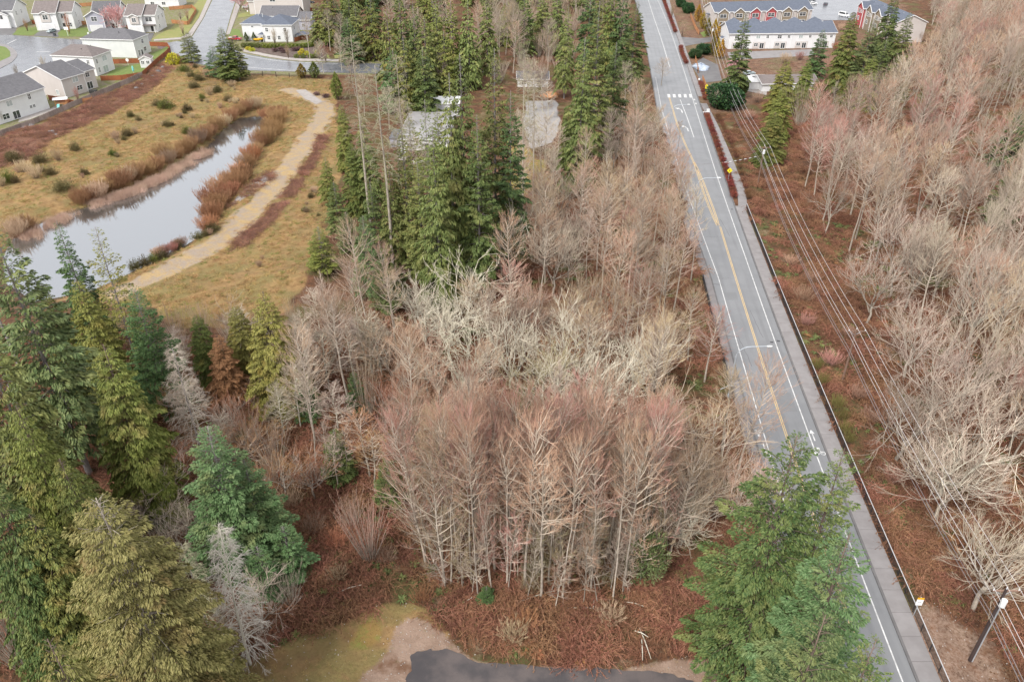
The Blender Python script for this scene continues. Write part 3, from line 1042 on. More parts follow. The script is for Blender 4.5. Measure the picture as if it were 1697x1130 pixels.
def path_slabs(label, pts, w, step, mt):
    root = thing("pavement", label, "pavement")
    tag(root, kind="structure")
    P = np.asarray(smoothed(pts, 8, False))
    s = np.r_[0, np.cumsum(np.linalg.norm(np.diff(P, axis=0), axis=1))]
    k = 0.0
    while k < s[-1] - 0.3:
        e = min(k + step, s[-1])
        a = np.array([np.interp(k + 0.02, s, P[:, i]) for i in (0, 1)])
        b = np.array([np.interp(e - 0.02, s, P[:, i]) for i in (0, 1)])
        a2 = np.array([np.interp(k + 0.3, s, P[:, i]) for i in (0, 1)])
        b2 = np.array([np.interp(e - 0.3, s, P[:, i]) for i in (0, 1)])

        def nr(p, q):
            d = (q - p) / (np.linalg.norm(q - p) + 1e-9)
            return np.array((d[1], -d[0]))
        na, nb = nr(a, a2), nr(b2, b)
        c = [a - na * w / 2, a + na * w / 2, b + nb * w / 2, b - nb * w / 2]
        V = [(*q, -0.06) for q in c] + [(*q, 0.1) for q in c]
        MB().add(V, [(0, 3, 2, 1), (4, 5, 6, 7), (0, 1, 5, 4), (1, 2, 6, 5), (2, 3, 7, 6), (3, 0, 4, 7)]).build("slab", mt, root)
        k = e
    return root


path_slabs("pale footpath bending behind the red shrubs toward the crossing", path_bend, 2.1, 3.0, M['pavement_concrete'])
path_slabs("footpath past the driveways above the crossing", ats([(1162, 160), (1150, 132), (1142, 110), (1130, 75), (1118, 40), (1108, 8), (1104, -8)]), 2.2, 3.4, M['pavement_concrete'])

# ------------------------------------------------------------------ streets, drives and lawns
M['lawn'] = mat('lawn', (0.09, 0.14, 0.025), 0.9, (0.14, 0.17, 0.04), 0.8, bump=0.05, bscale=12)
M['tired_lawn'] = mat('tired_lawn', (0.22, 0.2, 0.07), 0.9, (0.17, 0.19, 0.05), 0.3, bump=0.05, bscale=12)
M['bark_bed'] = mat('bark_bed', (0.075, 0.05, 0.042), 0.95, (0.13, 0.095, 0.08), 0.8, bump=0.1, bscale=6)
Z1, Z2, Z3 = 0.0, 0.005, 0.01


def px_sheet(name, pts, z, m, label, cat, smooth=False, holes=None, thick=0):
    P = ats(pts)
    return polysheet(name, smoothed(P, 4) if smooth else P, z, m, label, cat, None, [ats(h) for h in holes or []], thick)


px_sheet("street", [(357, -10), (338, 30), (319, 61), (303, 67), (280, 71), (255, 70), (262, 80), (285, 92), (310, 103), (360, 112), (410, 117), (490, 119), (560, 121), (700, 124), (900, 127), (955, 127), (955, 119), (900, 118), (700, 108), (560, 104), (500, 103), (470, 100), (440, 96), (400, 88), (385, 80), (373, 60), (381, 30), (394, -10)], Z1, M['street_asphalt'], "wet grey street coming down past the houses and curving behind the firs", "street")
px_sheet("street", [(-60, 54), (40, 60), (100, 64), (150, 67), (175, 80), (120, 110), (60, 130), (0, 172), (-60, 200)], Z1, M['street_asphalt'], "wet cul-de-sac street in front of the four garage houses", "street")
isl = [(-60, 68), (0, 73), (18, 79), (28, 88), (26, 97), (8, 110), (-60, 135)]
px_sheet("traffic_island", isl, -0.02, M['pavement_concrete'], "rounded kerb corner of pale concrete in the cul-de-sac", "kerb", True, None, 0.14)
px_sheet("lawn", [(-60, 74), (0, 77), (14, 83), (17, 90), (10, 98), (-60, 120)], 0.135, M['lawn'], "bright green lawn inside the rounded kerb corner", "lawn", True)
for c in ((12, 73.5, 27, 66), (61, 86.2, 83, 86.2), (0, 113, 14, 107)):
    line_strip("street_line", [at(c[0], c[1]), at(c[2], c[3])], 0.4, Z2, M['white_paint'], [o for o in bpy.data.objects if o.name == "street.001"][0])
st0 = bpy.data.objects["street"]
line_strip("street_line", smoothed(ats([(405, 111.5), (450, 115), (490, 117), (560, 118.5)]), 5, False), 0.3, Z2, M['white_paint'], st0)
line_strip("street_line", smoothed(ats([(402, 91), (440, 98), (480, 103), (560, 106)]), 5, False), 0.3, Z2, M['white_paint'], st0)
px_sheet("pavement", [(348, -10), (355, -10), (337, 30), (318, 60), (303, 65.5), (255, 68.5), (255, 66), (300, 62.5), (312, 56), (330, 30)], -0.02, M['concrete'], "pavement along the west side of the street beside the lawn", "pavement", False, None, 0.13)
px_sheet("pavement", [(396, -10), (383, 30), (375, 58), (381, 57), (397, 13), (404, -10)], -0.02, M['concrete'], "pavement along the street beside the pink blossom tree", "pavement", False, None, 0.13)
px_sheet("pavement", [(403, 86), (440, 94), (472, 99), (500, 101.5), (562, 102.5), (562, 99), (500, 98), (472, 95.5), (440, 90), (405, 82)], -0.02, M['concrete'], "curved pavement below the hedge of the white corner house", "pavement", False, None, 0.13)
lawns = [([(250, 67), (262, 58), (283, 47), (303, 30), (335, -6), (347, -6), (329, 30), (311, 55), (299, 62)], 'tired_lawn', "pale lawn between the garage house and the street"),
         ([(20, 58), (34, 46), (62, 46), (66, 52), (54, 59), (38, 59)], 'lawn', "front lawn between the first two garage drives"),
         ([(95, 56), (104, 48), (150, 46), (152, 61), (100, 61)], 'lawn', "front lawn beside the parked silver car"),
         ([(190, 113), (232, 106), (250, 104), (240, 122), (228, 124), (174, 128)], 'lawn', "back lawn with the teal parasol"),
         ([(245, 92), (278, 77), (280, 84), (262, 98), (252, 98)], 'lawn', "small fenced lawn behind the white shed"),
         ([(150, 164), (168, 152), (205, 138), (228, 131), (180, 151), (150, 166)], 'tired_lawn', "strip of lawn behind the beige house"),
         ([(30, 206), (86, 184), (126, 171), (122, 177), (60, 204), (32, 214)], 'lawn', "strip of bright lawn behind the white house"),
         ([(377, 57), (385, 48), (396, 49), (403, 62), (388, 64)], 'lawn', "green front lawn beside the red pickup"),
         ([(396, 24), (418, 18), (424, 26), (394, 30)], 'tired_lawn', "lawn patch under the pink blossom tree"),
         ([(535, 92), (560, 87), (590, 92), (588, 97), (545, 97)], 'tired_lawn', "grass corner beyond the garden bed"),
         ([(1160, 55), (1172, 50), (1176, 58), (1166, 62)], 'lawn', "small lawn by the driveway beside the transformer pole"),
         ([(1232, 140), (1250, 128), (1258, 140), (1240, 150)], 'lawn', "lawn beside the white carport")]
for pts, m_, lab in lawns:
    px_sheet("lawn", pts, Z3, M[m_], lab, "lawn")
for pts, lab, m_ in (([(-20, 49), (28, 45.5), (23, 59), (-20, 57)], "garage drive at the picture corner", 'drive_asphalt'), ([(64, 52), (101, 50), (96, 62), (56, 60)], "garage drive under the silver car", 'drive_asphalt'),
                     ([(160, 54), (188, 51), (186, 64), (158, 64)], "garage drive of the lilac house", 'drive_asphalt'), ([(226, 56), (256, 55), (249, 69), (236, 68)], "garage drive beside the pale lawn", 'drive_asphalt'),
                     ([(1122, 61), (1160, 64), (1196, 60), (1196, 67), (1150, 74), (1130, 78)], "driveway joining the road beside the transformer pole", 'drive_asphalt'),
                     ([(1146, 108), (1165, 96), (1190, 108), (1196, 134), (1164, 138)], "grey driveway beside the blue tarpaulin", 'drive_asphalt'),
                     ([(1345, 34), (1322, -8), (1450, -8), (1425, 22), (1412, 34)], "wet parking court behind the townhouses", 'street_asphalt'),
                     ([(1205, 87), (1345, 82), (1352, 92), (1210, 100)], "pinkish terrace in front of the white townhouses", 'pavement_concrete'),
                     ([(1232, 150), (1240, 125), (1275, 135), (1270, 158)], "concrete apron around the white carport", 'concrete'),
                     ([(30, 203), (34, 192), (84, 180), (100, 172), (98, 178), (60, 196)], "concrete patio behind the white house", 'concrete'),
                     ([(172, 127), (196, 117), (204, 122), (184, 128)], "grey patio below the sliding door", 'concrete'),
                     ([(490, 151), (506, 149.5), (535, 170), (524, 174), (505, 165)], "grey gravel patch at the top of the straw path", 'concrete')):
    px_sheet("driveway" if 'driv' in lab else ("patch" if 'patch' in lab else "paving"), pts, Z2 if 'patch' not in lab else 0.24, M[m_], lab, "drive" if 'driv' in lab else "paving")
px_sheet("garden_bed", [(398, 84), (412, 76), (470, 78), (536, 78), (542, 96), (500, 97.5), (472, 95), (440, 89)], Z2, M['bark_bed'], "dark bark bed below the clipped hedge", "garden bed")
polysheet("asphalt_pad", ragged(asphalt_pad, 1.8, 0.6, 31), 0.02, M['dark_asphalt'], "dark asphalt turning pad at the edge of the dirt clearing", "asphalt")
# ------------------------------------------------------------------ plant builders: each returns {'trunk': mesh, 'crown': mesh}
def polyline_tubes(mb, pl, r0, r1, n=3):
    """pl: (N, k, 3) polylines tapering from r0 to r1"""
    k = pl.shape[1]
    r0 = np.broadcast_to(r0, (len(pl),))
    r1 = np.broadcast_to(r1, (len(pl),))
    for i in range(k - 1):
        a = r0 + (r1 - r0) * i / (k - 1)
        b = r0 + (r1 - r0) * (i + 1) / (k - 1)
        V, Q = tubes(pl[:, i], pl[:, i + 1], a, b, n)
        mb.add(V, Q)


def along(pl, s):
    """points and directions at parameter s (N,) of polylines (N, k, 3)"""
    k = pl.shape[1]
    f = np.clip(s, 0, 0.999) * (k - 1)
    i = f.astype(int)
    t = (f - i)[:, None]
    n = np.arange(len(pl))
    a, b = pl[n, i], pl[n, i + 1]
    return a * (1 - t) + b * t, unit(b - a)


def grow(rng, org, dirs, length, k, up, wob):
    """polylines of k points from org along dirs, bending up"""
    N = len(org)
    pts = [org]
    d = dirs.copy()
    st = (length / (k - 1))[:, None]
    for i in range(k - 1):
        pts.append(pts[-1] + d * st)
        d = unit(d + np.array([0, 0, up]) + rng.normal(0, wob, (N, 3)))
    return np.stack(pts, 1)


def twiggy(rng, mb, pl, L, ns, nt, tl, r, up=0.22, spread=0.85, sub=0.42, s0=0.2):
    """side shoots and twigs on branch polylines"""
    N = len(pl)
    idx = np.repeat(np.arange(N), ns)
    s = s0 + (1 - s0) * rng.random(len(idx)) ** 0.8
    o, d = along(pl[idx], s)
    dd = unit(d + rng.normal(0, spread * 0.62, o.shape) + np.array([0, 0, up]))
    ln = L[idx] * sub * (1.15 - 0.7 * s) * rng.uniform(0.6, 1.3, len(idx)) + 0.25
    sp = grow(rng, o, dd, ln, 3, up * 0.8, 0.14)
    polyline_tubes(mb, sp, r * 1.0, r * 0.6)
    # the branch end counts as a shoot too
    idx2 = np.repeat(np.arange(len(sp)), nt)
    s2 = rng.uniform(0.15, 1.0, len(idx2))
    o2, d2 = along(sp[idx2], s2)
    dd2 = unit(d2 + rng.normal(0, spread * 0.55, o2.shape) + np.array([0, 0, up]))
    l2 = tl * rng.uniform(0.55, 1.35, len(idx2))
    V, T = cones(o2, o2 + dd2 * l2[:, None], r * 0.85)
    mb.add(V, None, T)


def alder(seed, h, cr, cb=0.42, nb=38, ns=5, nt=4, tl=0.75, r=0.0115, tr=0.17, lean=0.0, spread=0.5, el0=22, el1=58, pt=0.5):
    """straight pale trunk with long ascending branches"""
    rng = np.random.default_rng(seed)
    n = 9
    w = np.cumsum(rng.normal(0, 0.02 * h / 2, (n, 2)), 0) * np.linspace(0, 1, n)[:, None]
    tp = np.c_[w, np.linspace(0, h, n)]
    tp[:, 0] += lean * (np.linspace(0, 1, n) ** 1.3) * h
    tm = MB().tube(np.r_[[tp[0] - [0, 0, 0.8]], tp], np.r_[tr * 1.25, np.linspace(tr, 0.03, n)], 6)
    cm = MB()
    t = cb + (0.985 - cb) * ((np.arange(nb) + rng.random(nb)) / nb) ** 0.85
    f = t * (n - 1)
    i = np.minimum(f.astype(int), n - 2)
    o = tp[i] + (tp[i + 1] - tp[i]) * (f - i)[:, None]
    az = np.arange(nb) * 2.4 + rng.normal(0, 0.6, nb)
    tt = (t - cb) / (1 - cb)
    el = np.radians(el0 + (el1 - el0) * tt + rng.normal(0, 9, nb))
    prof = (1 - pt * tt ** 1.6) * (0.5 + 0.5 * np.minimum(1, tt / 0.3))
    L = cr * 1.3 * prof * rng.uniform(0.65, 1.25, nb) + 0.4
    d = np.c_[np.cos(az) * np.cos(el), np.sin(az) * np.cos(el), np.sin(el)]
    pl = grow(rng, o, d, L, 5, 0.12, 0.12)
    polyline_tubes(cm, pl, 0.02 + 0.011 * L, 0.011)
    idx = np.repeat(np.arange(nb), 2)
    s = rng.uniform(0.2, 0.6, len(idx))
    o2, d2 = along(pl[idx], s)
    L2 = L[idx] * rng.uniform(0.45, 0.75, len(idx))
    p2 = grow(rng, o2, unit(d2 + rng.normal(0, 0.5, o2.shape) + [0, 0, 0.12]), L2, 4, 0.1, 0.12)
    polyline_tubes(cm, p2, 0.021, 0.01)
    cm.mark()
    twiggy(rng, cm, pl, L, ns, nt, tl, r, 0.22, spread, 0.42, 0.3)
    twiggy(rng, cm, p2, L2, max(2, ns - 2), nt, tl * 0.9, r, 0.22, spread, 0.42, 0.3)
    return tm, cm


def maple(seed, h, cr, r=0.0125, limbs=6, ns=4, nt=3, tl=0.9, crook=0.16, fork=0.3, up=0.12, thick=0.16):
    """broad crown on crooked spreading limbs"""
    rng = np.random.default_rng(seed)
    tm, cm = MB(), MB()
    th = h * fork
    tp = np.c_[rng.normal(0, 0.12, (4, 2)), np.linspace(-0.8, th, 4)]
    tp[0, :2] = 0
    tm.tube(tp, [thick * 1.6, thick * 1.35, thick * 1.15, thick], 7)
    top = tp[-1]
    az = np.arange(limbs) * 2 * pi / limbs + rng.normal(0, 0.35, limbs)
    el = np.radians(rng.uniform(34, 74, limbs))
    d = np.c_[np.cos(az) * np.cos(el), np.sin(az) * np.cos(el), np.sin(el)]
    L = np.minimum(cr / np.cos(el) * 0.75, (h - th) * 0.78) * rng.uniform(0.8, 1.1, limbs)
    o = np.repeat(top[None], limbs, 0)
    o[:, 2] -= rng.uniform(0, th * 0.35, limbs)
    pl = grow(rng, o, d, L, 6, up * 0.9, crook)
    polyline_tubes(tm, pl, thick * 0.7, thick * 0.26, 5)
    idx = np.repeat(np.arange(limbs), 6)
    s = np.tile(np.linspace(0.3, 0.98, 6), limbs) + rng.normal(0, 0.03, len(idx))
    o2, d2 = along(pl[idx], s)
    dd = unit(d2 + rng.normal(0, 0.62, o2.shape) + np.array([0, 0, 0.28]))
    L2 = L[idx] * (0.85 - 0.5 * s) * rng.uniform(0.75, 1.3, len(idx)) + 0.8
    p2 = grow(rng, o2, dd, L2, 5, up, crook)
    polyline_tubes(tm, p2, thick * 0.34, thick * 0.11, 4)
    idx = np.repeat(np.arange(len(p2)), 5)
    s = np.tile(np.linspace(0.3, 0.98, 5), len(p2))
    o3, d3 = along(p2[idx], s)
    dd = unit(d3 + rng.normal(0, 0.62, o3.shape) + np.array([0, 0, 0.25]))
    L3 = L2[idx] * 0.55 * rng.uniform(0.6, 1.3, len(idx)) + 0.5
    p3 = grow(rng, o3, dd, L3, 4, up, crook)
    polyline_tubes(cm, p3, 0.034, 0.014)
    cm.mark()
    twiggy(rng, cm, p3, L3, ns, nt, tl * 0.75, r, 0.2, 0.5, 0.6)
    return tm, cm


def vase(seed, h, cr, stems=34, r=0.016, ns=6, nt=5, tl=0.6, base=0.35, sr=0.05, tight=1.0, bend=0.1, sub=0.28):
    """many stems fanning up from one foot"""
    rng = np.random.default_rng(seed)
    tm, cm = MB(), MB()
    az = np.arange(stems) * 2.4
    q = ((np.arange(stems) + 0.5) / stems) ** 0.6
    an = np.arctan(cr / h) * q * tight + rng.normal(0, 0.04, stems)
    d = np.c_[np.cos(az) * np.sin(an), np.sin(az) * np.sin(an), np.cos(an)]
    L = h / np.cos(an) * rng.uniform(0.75, 1.02, stems) * (1 - 0.12 * q)
    o = np.c_[np.cos(az) * base * q, np.sin(az) * base * q, np.full(stems, -0.3)]
    pl = grow(rng, o, d, L, 6, bend * 0.4, 0.05)
    polyline_tubes(tm, pl[:, :4], sr, sr * 0.55, 4)
    polyline_tubes(cm, pl[:, 3:], sr * 0.55, 0.012)
    cm.mark()
    twiggy(rng, cm, pl, L, ns, nt, tl, r, 0.3, 0.42, sub, 0.16)
    return tm, cm


def conifer(seed, h, r, cb=0.12, nb=240, dens=20, a=0.25, b=0.55, spl=0.5, spw=0.17, droop=0.35, hang=0.3, prof=0.85, tr=0.32, bare=0.0, wl=0.4, gap=0.0, lean=0.0, dead=False, tip=0.03, dtw=(8, 5), cl=0.5):
    rng = np.random.default_rng(seed)
    n = 8
    tp = np.c_[np.cumsum(rng.normal(0, 0.012, (n, 2)), 0) * h / 8, np.linspace(0, h, n)]
    tp[:, 0] += lean * np.linspace(0, 1, n) ** 1.5 * h
    tm = MB().tube(np.r_[[tp[0] - [0, 0, 1.0]], tp], np.r_[tr * 1.2, np.linspace(tr, tip, n)], 7)
    t = cb + (0.992 - cb) * (np.arange(nb) + rng.random(nb)) / nb
    t = cb + (t - cb) ** 0.95 * (1 - cb) ** 0.05
    if bare:
        keep = rng.random(nb) > bare * (1 - (t - cb) / (1 - cb)) ** 0.7
        t = t[keep]
    nb = len(t)
    f = t * (n - 1)
    i = np.minimum(f.astype(int), n - 2)
    o = tp[i] + (tp[i + 1] - tp[i]) * (f - i)[:, None]
    az = np.arange(nb) * 2.39996 + rng.normal(0, 0.45, nb)
    tt = (t - cb) / (1 - cb)
    pr = (1 - tt) ** prof * (0.62 + 0.38 * np.minimum(1, tt / 0.14))
    clump = (1.03 - cl * 0.5) + cl * vnoise(az * 1.2 + 40, t * h * 0.6, 1.0, seed)
    L = r * pr * clump * rng.uniform(0.72, 1.14, nb) + 0.28
    hd = np.c_[np.cos(az), np.sin(az), np.zeros(nb)]
    aa = a + 0.55 * tt + rng.normal(0, 0.05, nb)
    bb = b * (1 - 0.45 * tt) + rng.normal(0, 0.05, nb)

    def bp(k, s):
        return o[k] + hd[k] * (L[k] * s)[:, None] + np.c_[np.zeros((len(k), 2)), L[k] * (aa[k] * s - bb[k] * s * s)]
    kk = np.arange(nb)
    pl = np.stack([bp(kk, np.full(nb, s)) for s in (0.0, 0.35, 0.7, 1.0)], 1)
    cm = MB()
    wood = MB()
    if dead:
        polyline_tubes(cm, pl, 0.02 + 0.012 * L, 0.012)
        twiggy(rng, cm, pl, L, dtw[0], dtw[1], 0.55, 0.016, -0.35, 0.75, 0.34, 0.15)
        return tm, cm
    polyline_tubes(tm, pl[:, :3], 0.02 + 0.01 * L, 0.014)
    m = np.maximum(3, (dens * L * (0.35 + L / 3.2))).astype(int)
    k = np.repeat(kk, m)
    N = len(k)
    s = 0.12 + 0.88 * rng.random(N) ** 0.72
    sg = rng.choice([-1.0, 1.0], N)
    wmax = wl * L[k] * (1 - s) ** 0.75 * np.minimum(1, s / 0.2) + 0.12
    w = wmax * rng.random(N) ** 0.7 * sg
    lat = np.c_[-hd[k, 1], hd[k, 0], np.zeros(N)]
    p = bp(k, s) + lat * w[:, None] + hd[k] * (np.abs(w) * 0.55)[:, None]
    p[:, 2] -= droop * np.abs(w) * 0.6 + rng.random(N) * 0.14
    slope = aa[k] - 2 * bb[k] * s
    fw = unit(hd[k] + np.c_[np.zeros((N, 2)), slope])
    d = unit(fw * 0.75 + lat * (np.sign(w) * rng.uniform(0.15, 0.9, N))[:, None] + np.c_[np.zeros((N, 2)), -hang + rng.normal(0, 0.2, N)] + rng.normal(0, 0.12, (N, 3)))
    up = unit(np.c_[np.zeros((N, 2)), np.ones(N)] + rng.normal(0, 0.45, (N, 3)))
    side = unit(np.cross(d, up))
    ln = spl * rng.uniform(0.6, 1.35, N) * np.clip(0.55 + L[k] / 4, 0.6, 1.15)
    wd = spw * rng.uniform(0.7, 1.3, N) * np.clip(0.55 + L[k] / 4, 0.6, 1.15)
    V = np.empty((N, 4, 3))
    V[:, 0] = p
    mid = p + d * (ln * 0.5)[:, None]
    V[:, 1] = mid + side * wd[:, None]
    V[:, 3] = mid - side * wd[:, None]
    V[:, 2] = p + d * ln[:, None] - np.c_[np.zeros((N, 2)), ln * 0.22]
    V[:, 1, 2] -= wd * 0.35
    V[:, 3, 2] -= wd * 0.35
    cm.add(V.reshape(-1, 3), (np.arange(N) * 4)[:, None] + np.arange(4)[None])
    return tm, cm


def leafmass(seed, n, shape, spl=0.3, spw=0.1, upb=0.3, stems=10, sr=0.025, hollow=0.55):
    """bush of leaf sprays; shape(u) maps unit-ball points to the outline"""
    rng = np.random.default_rng(seed)
    u = unit(rng.normal(0, 1, (n, 3)))
    rad = (hollow + (1 - hollow) * rng.random(n)) ** 0.8
    rad *= 0.8 + 0.45 * vnoise(u[:, 0] * 2.3 + 9, u[:, 1] * 2.3 + u[:, 2] * 2.1 + 9, 1.0, seed)
    P = shape(u * rad[:, None])
    c = P.mean(0)
    out = unit(P - c)
    d = unit(out * 0.8 + np.array([0, 0, upb]) + rng.normal(0, 0.5, (n, 3)))
    up = unit(rng.normal(0, 1, (n, 3)))
    side = unit(np.cross(d, up))
    ln = spl * rng.uniform(0.6, 1.3, n)
    wd = spw * rng.uniform(0.7, 1.3, n)
    V = np.empty((n, 4, 3))
    V[:, 0] = P - d * (ln * 0.4)[:, None]
    V[:, 1] = P + side * wd[:, None]
    V[:, 3] = P - side * wd[:, None]
    V[:, 2] = P + d * (ln * 0.6)[:, None]
    cm = MB().add(V.reshape(-1, 3), (np.arange(n) * 4)[:, None] + np.arange(4)[None])
    tm = MB()
    az = np.arange(stems) * 2.4
    top = shape(np.c_[np.cos(az) * 0.55, np.sin(az) * 0.55, rng.uniform(0, 0.5, stems)])
    pl = np.stack([np.c_[np.cos(az) * 0.08, np.sin(az) * 0.08, np.full(stems, -0.2)], top * [0.6, 0.6, 0.55], top], 1)
    polyline_tubes(tm, pl, sr, sr * 0.4, 4)
    return tm, cm


PROTO = {}


def proto(name, tmcm, bark, leaf, branch=None):
    tm, cm = tmcm
    me = cm.mesh(name + "_crown", [leaf, branch] if branch else leaf)
    if branch:      # quads come first in the mesh; those added before the mark are branches
        mi = np.zeros(len(me.polygons), np.int32)
        mi[:cm.marked] = 1
        me.polygons.foreach_set("material_index", mi)
    PROTO[name] = (tm.mesh(name + "_trunk", bark, True), me, name)


def plant(kind, obj_name, x, y, z, s, rz, label, cat, group=None, leaf=None, bark=None, sz=None, tilt=(0, 0), part=("trunk", "crown")):
    me_t, me_c, _ = PROTO[kind]
    root = bpy.data.objects.new(obj_name, None)
    root.empty_display_size = 0.3
    COL.objects.link(root)
    root.location = (x, y, z)
    root.rotation_euler = (tilt[0], tilt[1], rz)
    root.scale = (s, s, s if sz is None else sz)
    tag(root, label, cat, group)
    for nm, me, mt in ((part[0], me_t, bark), (part[1], me_c, leaf)):
        o = bpy.data.objects.new(nm, me)
        COL.objects.link(o)
        o.parent = root
        if mt is not None:
            o.material_slots[0].link = 'OBJECT'
            o.material_slots[0].material = mt
    return root


# bare broadleaf kinds (unit: metres at scale 1)
BP, BD = M['branch_pale'], M['branch_dark']
for i in range(5):
    proto(f"alder_{i}", alder(100 + i, 17, 3.0, (0.32, 0.42, 0.5, 0.36, 0.46)[i], (44, 38, 34, 42, 36)[i], lean=(0, 0.05, -0.03, 0.08, 0)[i]), M['bark_pale'], M['twig_pink'], BP)
for i in range(3):
    proto(f"pole_alder_{i}", alder(120 + i, 17, 2.5, (0.5, 0.58, 0.54)[i], 30, 4, 4, tr=0.13, lean=(0.03, 0, -0.05)[i]), M['bark_pale'], M['twig_pink'], BP)
for i in range(2):
    proto(f"edge_alder_{i}", alder(125 + i, 16, 3.9, 0.12, 56, 5, 4, 0.75, 0.0115, 0.17, 0.14), M['bark_pale'], M['twig_pink'], BP)
for i in range(2):
    proto(f"slim_{i}", alder(140 + i, 15, 1.5, 0.45, 28, 4, 3, 0.7, 0.014, 0.12), M['bark_pale'], M['twig_grey'], BP)
for i in range(4):
    proto(f"maple_{i}", maple(200 + i, 14, 4.6), M['bark_pale'], M['twig_tan'], BP)
for i in range(2):
    proto(f"mossy_{i}", maple(230 + i, 14, 5.0, 0.024, 7, 3, 3, 0.8, 0.22, 0.22, 0.1, 0.2), M['bark_white'], M['twig_white'], M['twig_white'])
for i in range(3):
    proto(f"fan_{i}", vase(300 + i, 9, 4.6, 40, 0.013, 10, 4, 0.6, 0.5, 0.05, 1.0, 0.1, 0.15), M['bark_pale'], M['twig_tan'], BP)
proto("lichen_0", alder(330, 11, 1.7, 0.25, 40, 6, 4, 0.5, 0.02, 0.12, 0, 0.8, 5, 40), M['bark_white'], M['twig_grey'], M['twig_white'])
proto("lichen_1", alder(331, 10, 1.9, 0.2, 40, 6, 4, 0.5, 0.02, 0.12, 0, 0.8, 5, 40), M['bark_white'], M['twig_grey'], M['twig_white'])
proto("far_0", alder(340, 15, 3.0, 0.34, 30, 4, 3, 1.0, 0.026, 0.18), M['bark_pale'], M['twig_grey'], BP)
proto("far_1", vase(341, 10, 4.4, 26, 0.022, 7, 4, 0.8, 0.5, 0.05, 1.0, 0.1, 0.17), M['bark_pale'], M['twig_tan'], BP)
# willow and scrub
for i in range(2):
    proto(f"willow_{i}", vase(360 + i, 2.6, 1.7, 110, 0.013, 6, 4, 0.45, 0.6, 0.016), M['willow_orange'], M['willow_orange'])
for i in range(2):
    proto(f"scrub_{i}", vase(370 + i, 3.0, 2.0, 44, 0.013, 6, 5, 0.5, 0.4, 0.02), M['bark_brown'], M['twig_tan'])
# needle trees: seed, height, crown radius, crown base, boughs, density
proto("fir_0", conifer(400, 30, 4.4, 0.12, 190, 34, 0.22, 0.5, 0.4, 0.085, cl=0.8), M['bark_grey'], M['fir_dark'])
proto("fir_1", conifer(401, 30, 4.6, 0.16, 180, 34, 0.28, 0.55, 0.4, 0.085, cl=0.8), M['bark_grey'], M['fir_dark'])
proto("hem_0", conifer(402, 30, 4.6, 0.1, 200, 34, 0.3, 0.85, 0.4, 0.08, 0.5, 0.5, cl=0.7), M['bark_grey'], M['fir_olive'])
proto("hem_1", conifer(403, 30, 4.4, 0.14, 180, 34, 0.26, 0.9, 0.42, 0.08, 0.6, 0.6, lean=0.02, cl=0.8), M['bark_grey'], M['fir_olive'])
proto("cedar_0", conifer(404, 24, 4.4, 0.05, 230, 60, 0.12, 0.7, 0.3, 0.052, 0.5, 0.65, 0.72, cl=0.6), M['bark_brown'], M['cedar_yellow'])
proto("cedar_1", conifer(405, 24, 4.6, 0.05, 230, 60, 0.1, 0.75, 0.3, 0.052, 0.5, 0.7, 0.7, cl=0.6), M['bark_brown'], M['cedar_yellow'])
proto("big_cedar", conifer(406, 31, 6.9, 0.04, 300, 48, 0.16, 0.6, 0.27, 0.05, 0.4, 0.45, 0.62, 0.4, cl=0.5), M['bark_pale'], M['cedar_olive'])
proto("young_fir_0", conifer(407, 12, 2.9, 0.03, 120, 54, 0.35, 0.4, 0.28, 0.06, 0.2, 0.05, 0.75, 0.14, cl=0.7), M['bark_grey'], M['fir_bright'])
proto("young_fir_1", conifer(408, 12, 3.0, 0.03, 120, 54, 0.3, 0.42, 0.28, 0.06, 0.25, 0.1, 0.75, 0.14, cl=0.7), M['bark_grey'], M['fir_bright'])
proto("mid_fir", conifer(409, 21, 4.9, 0.04, 190, 40, 0.32, 0.45, 0.3, 0.065, 0.25, 0.08, 0.75, 0.22, cl=0.7), M['bark_grey'], M['fir_bright'])
proto("sparse_0", conifer(410, 22, 3.4, 0.1, 110, 22, 0.45, 0.5, 0.34, 0.08, 0.3, 0.15, 0.7, 0.16, cl=0.9), M['bark_grey'], M['cedar_yellow'])
proto("hero_fir_0", conifer(411, 30, 6.6, 0.05, 150, 46, 0.3, 0.52, 0.3, 0.06, 0.35, 0.2, 0.68, 0.4, wl=0.34, cl=0.9), M['bark_brown'], M['fir_olive'])
proto("hero_fir_1", conifer(412, 30, 5.2, 0.05, 150, 50, 0.34, 0.5, 0.29, 0.055, 0.3, 0.15, 0.7, 0.36, wl=0.34, cl=0.9), M['bark_brown'], M['fir_bright'])
proto("snag_0", conifer(413, 40, 3.0, 0.5, 80, 9, 0.3, 0.75, tr=0.3, dead=True, prof=0.45, dtw=(7, 4), cl=0.9), M['bark_pale'], M['lichen'])
proto("dead_0", conifer(414, 20, 3.3, 0.12, 110, 9, 0.2, 0.7, tr=0.16, dead=True, prof=0.7), M['bark_grey'], M['dead_grey'])
proto("dead_1", conifer(415, 20, 3.0, 0.08, 130, 9, 0.1, 0.6, tr=0.18, dead=True, prof=0.6, lean=0.05), M['bark_white'], M['dead_white'])
proto("far_fir_0", conifer(416, 24, 4.6, 0.06, 130, 11, 0.25, 0.55, 0.7, 0.18, cl=0.8), M['bark_grey'], M['fir_dark'])
proto("far_fir_1", conifer(417, 24, 4.8, 0.06, 130, 11, 0.2, 0.75, 0.7, 0.18, 0.5, 0.4, cl=0.8), M['bark_grey'], M['fir_olive'])
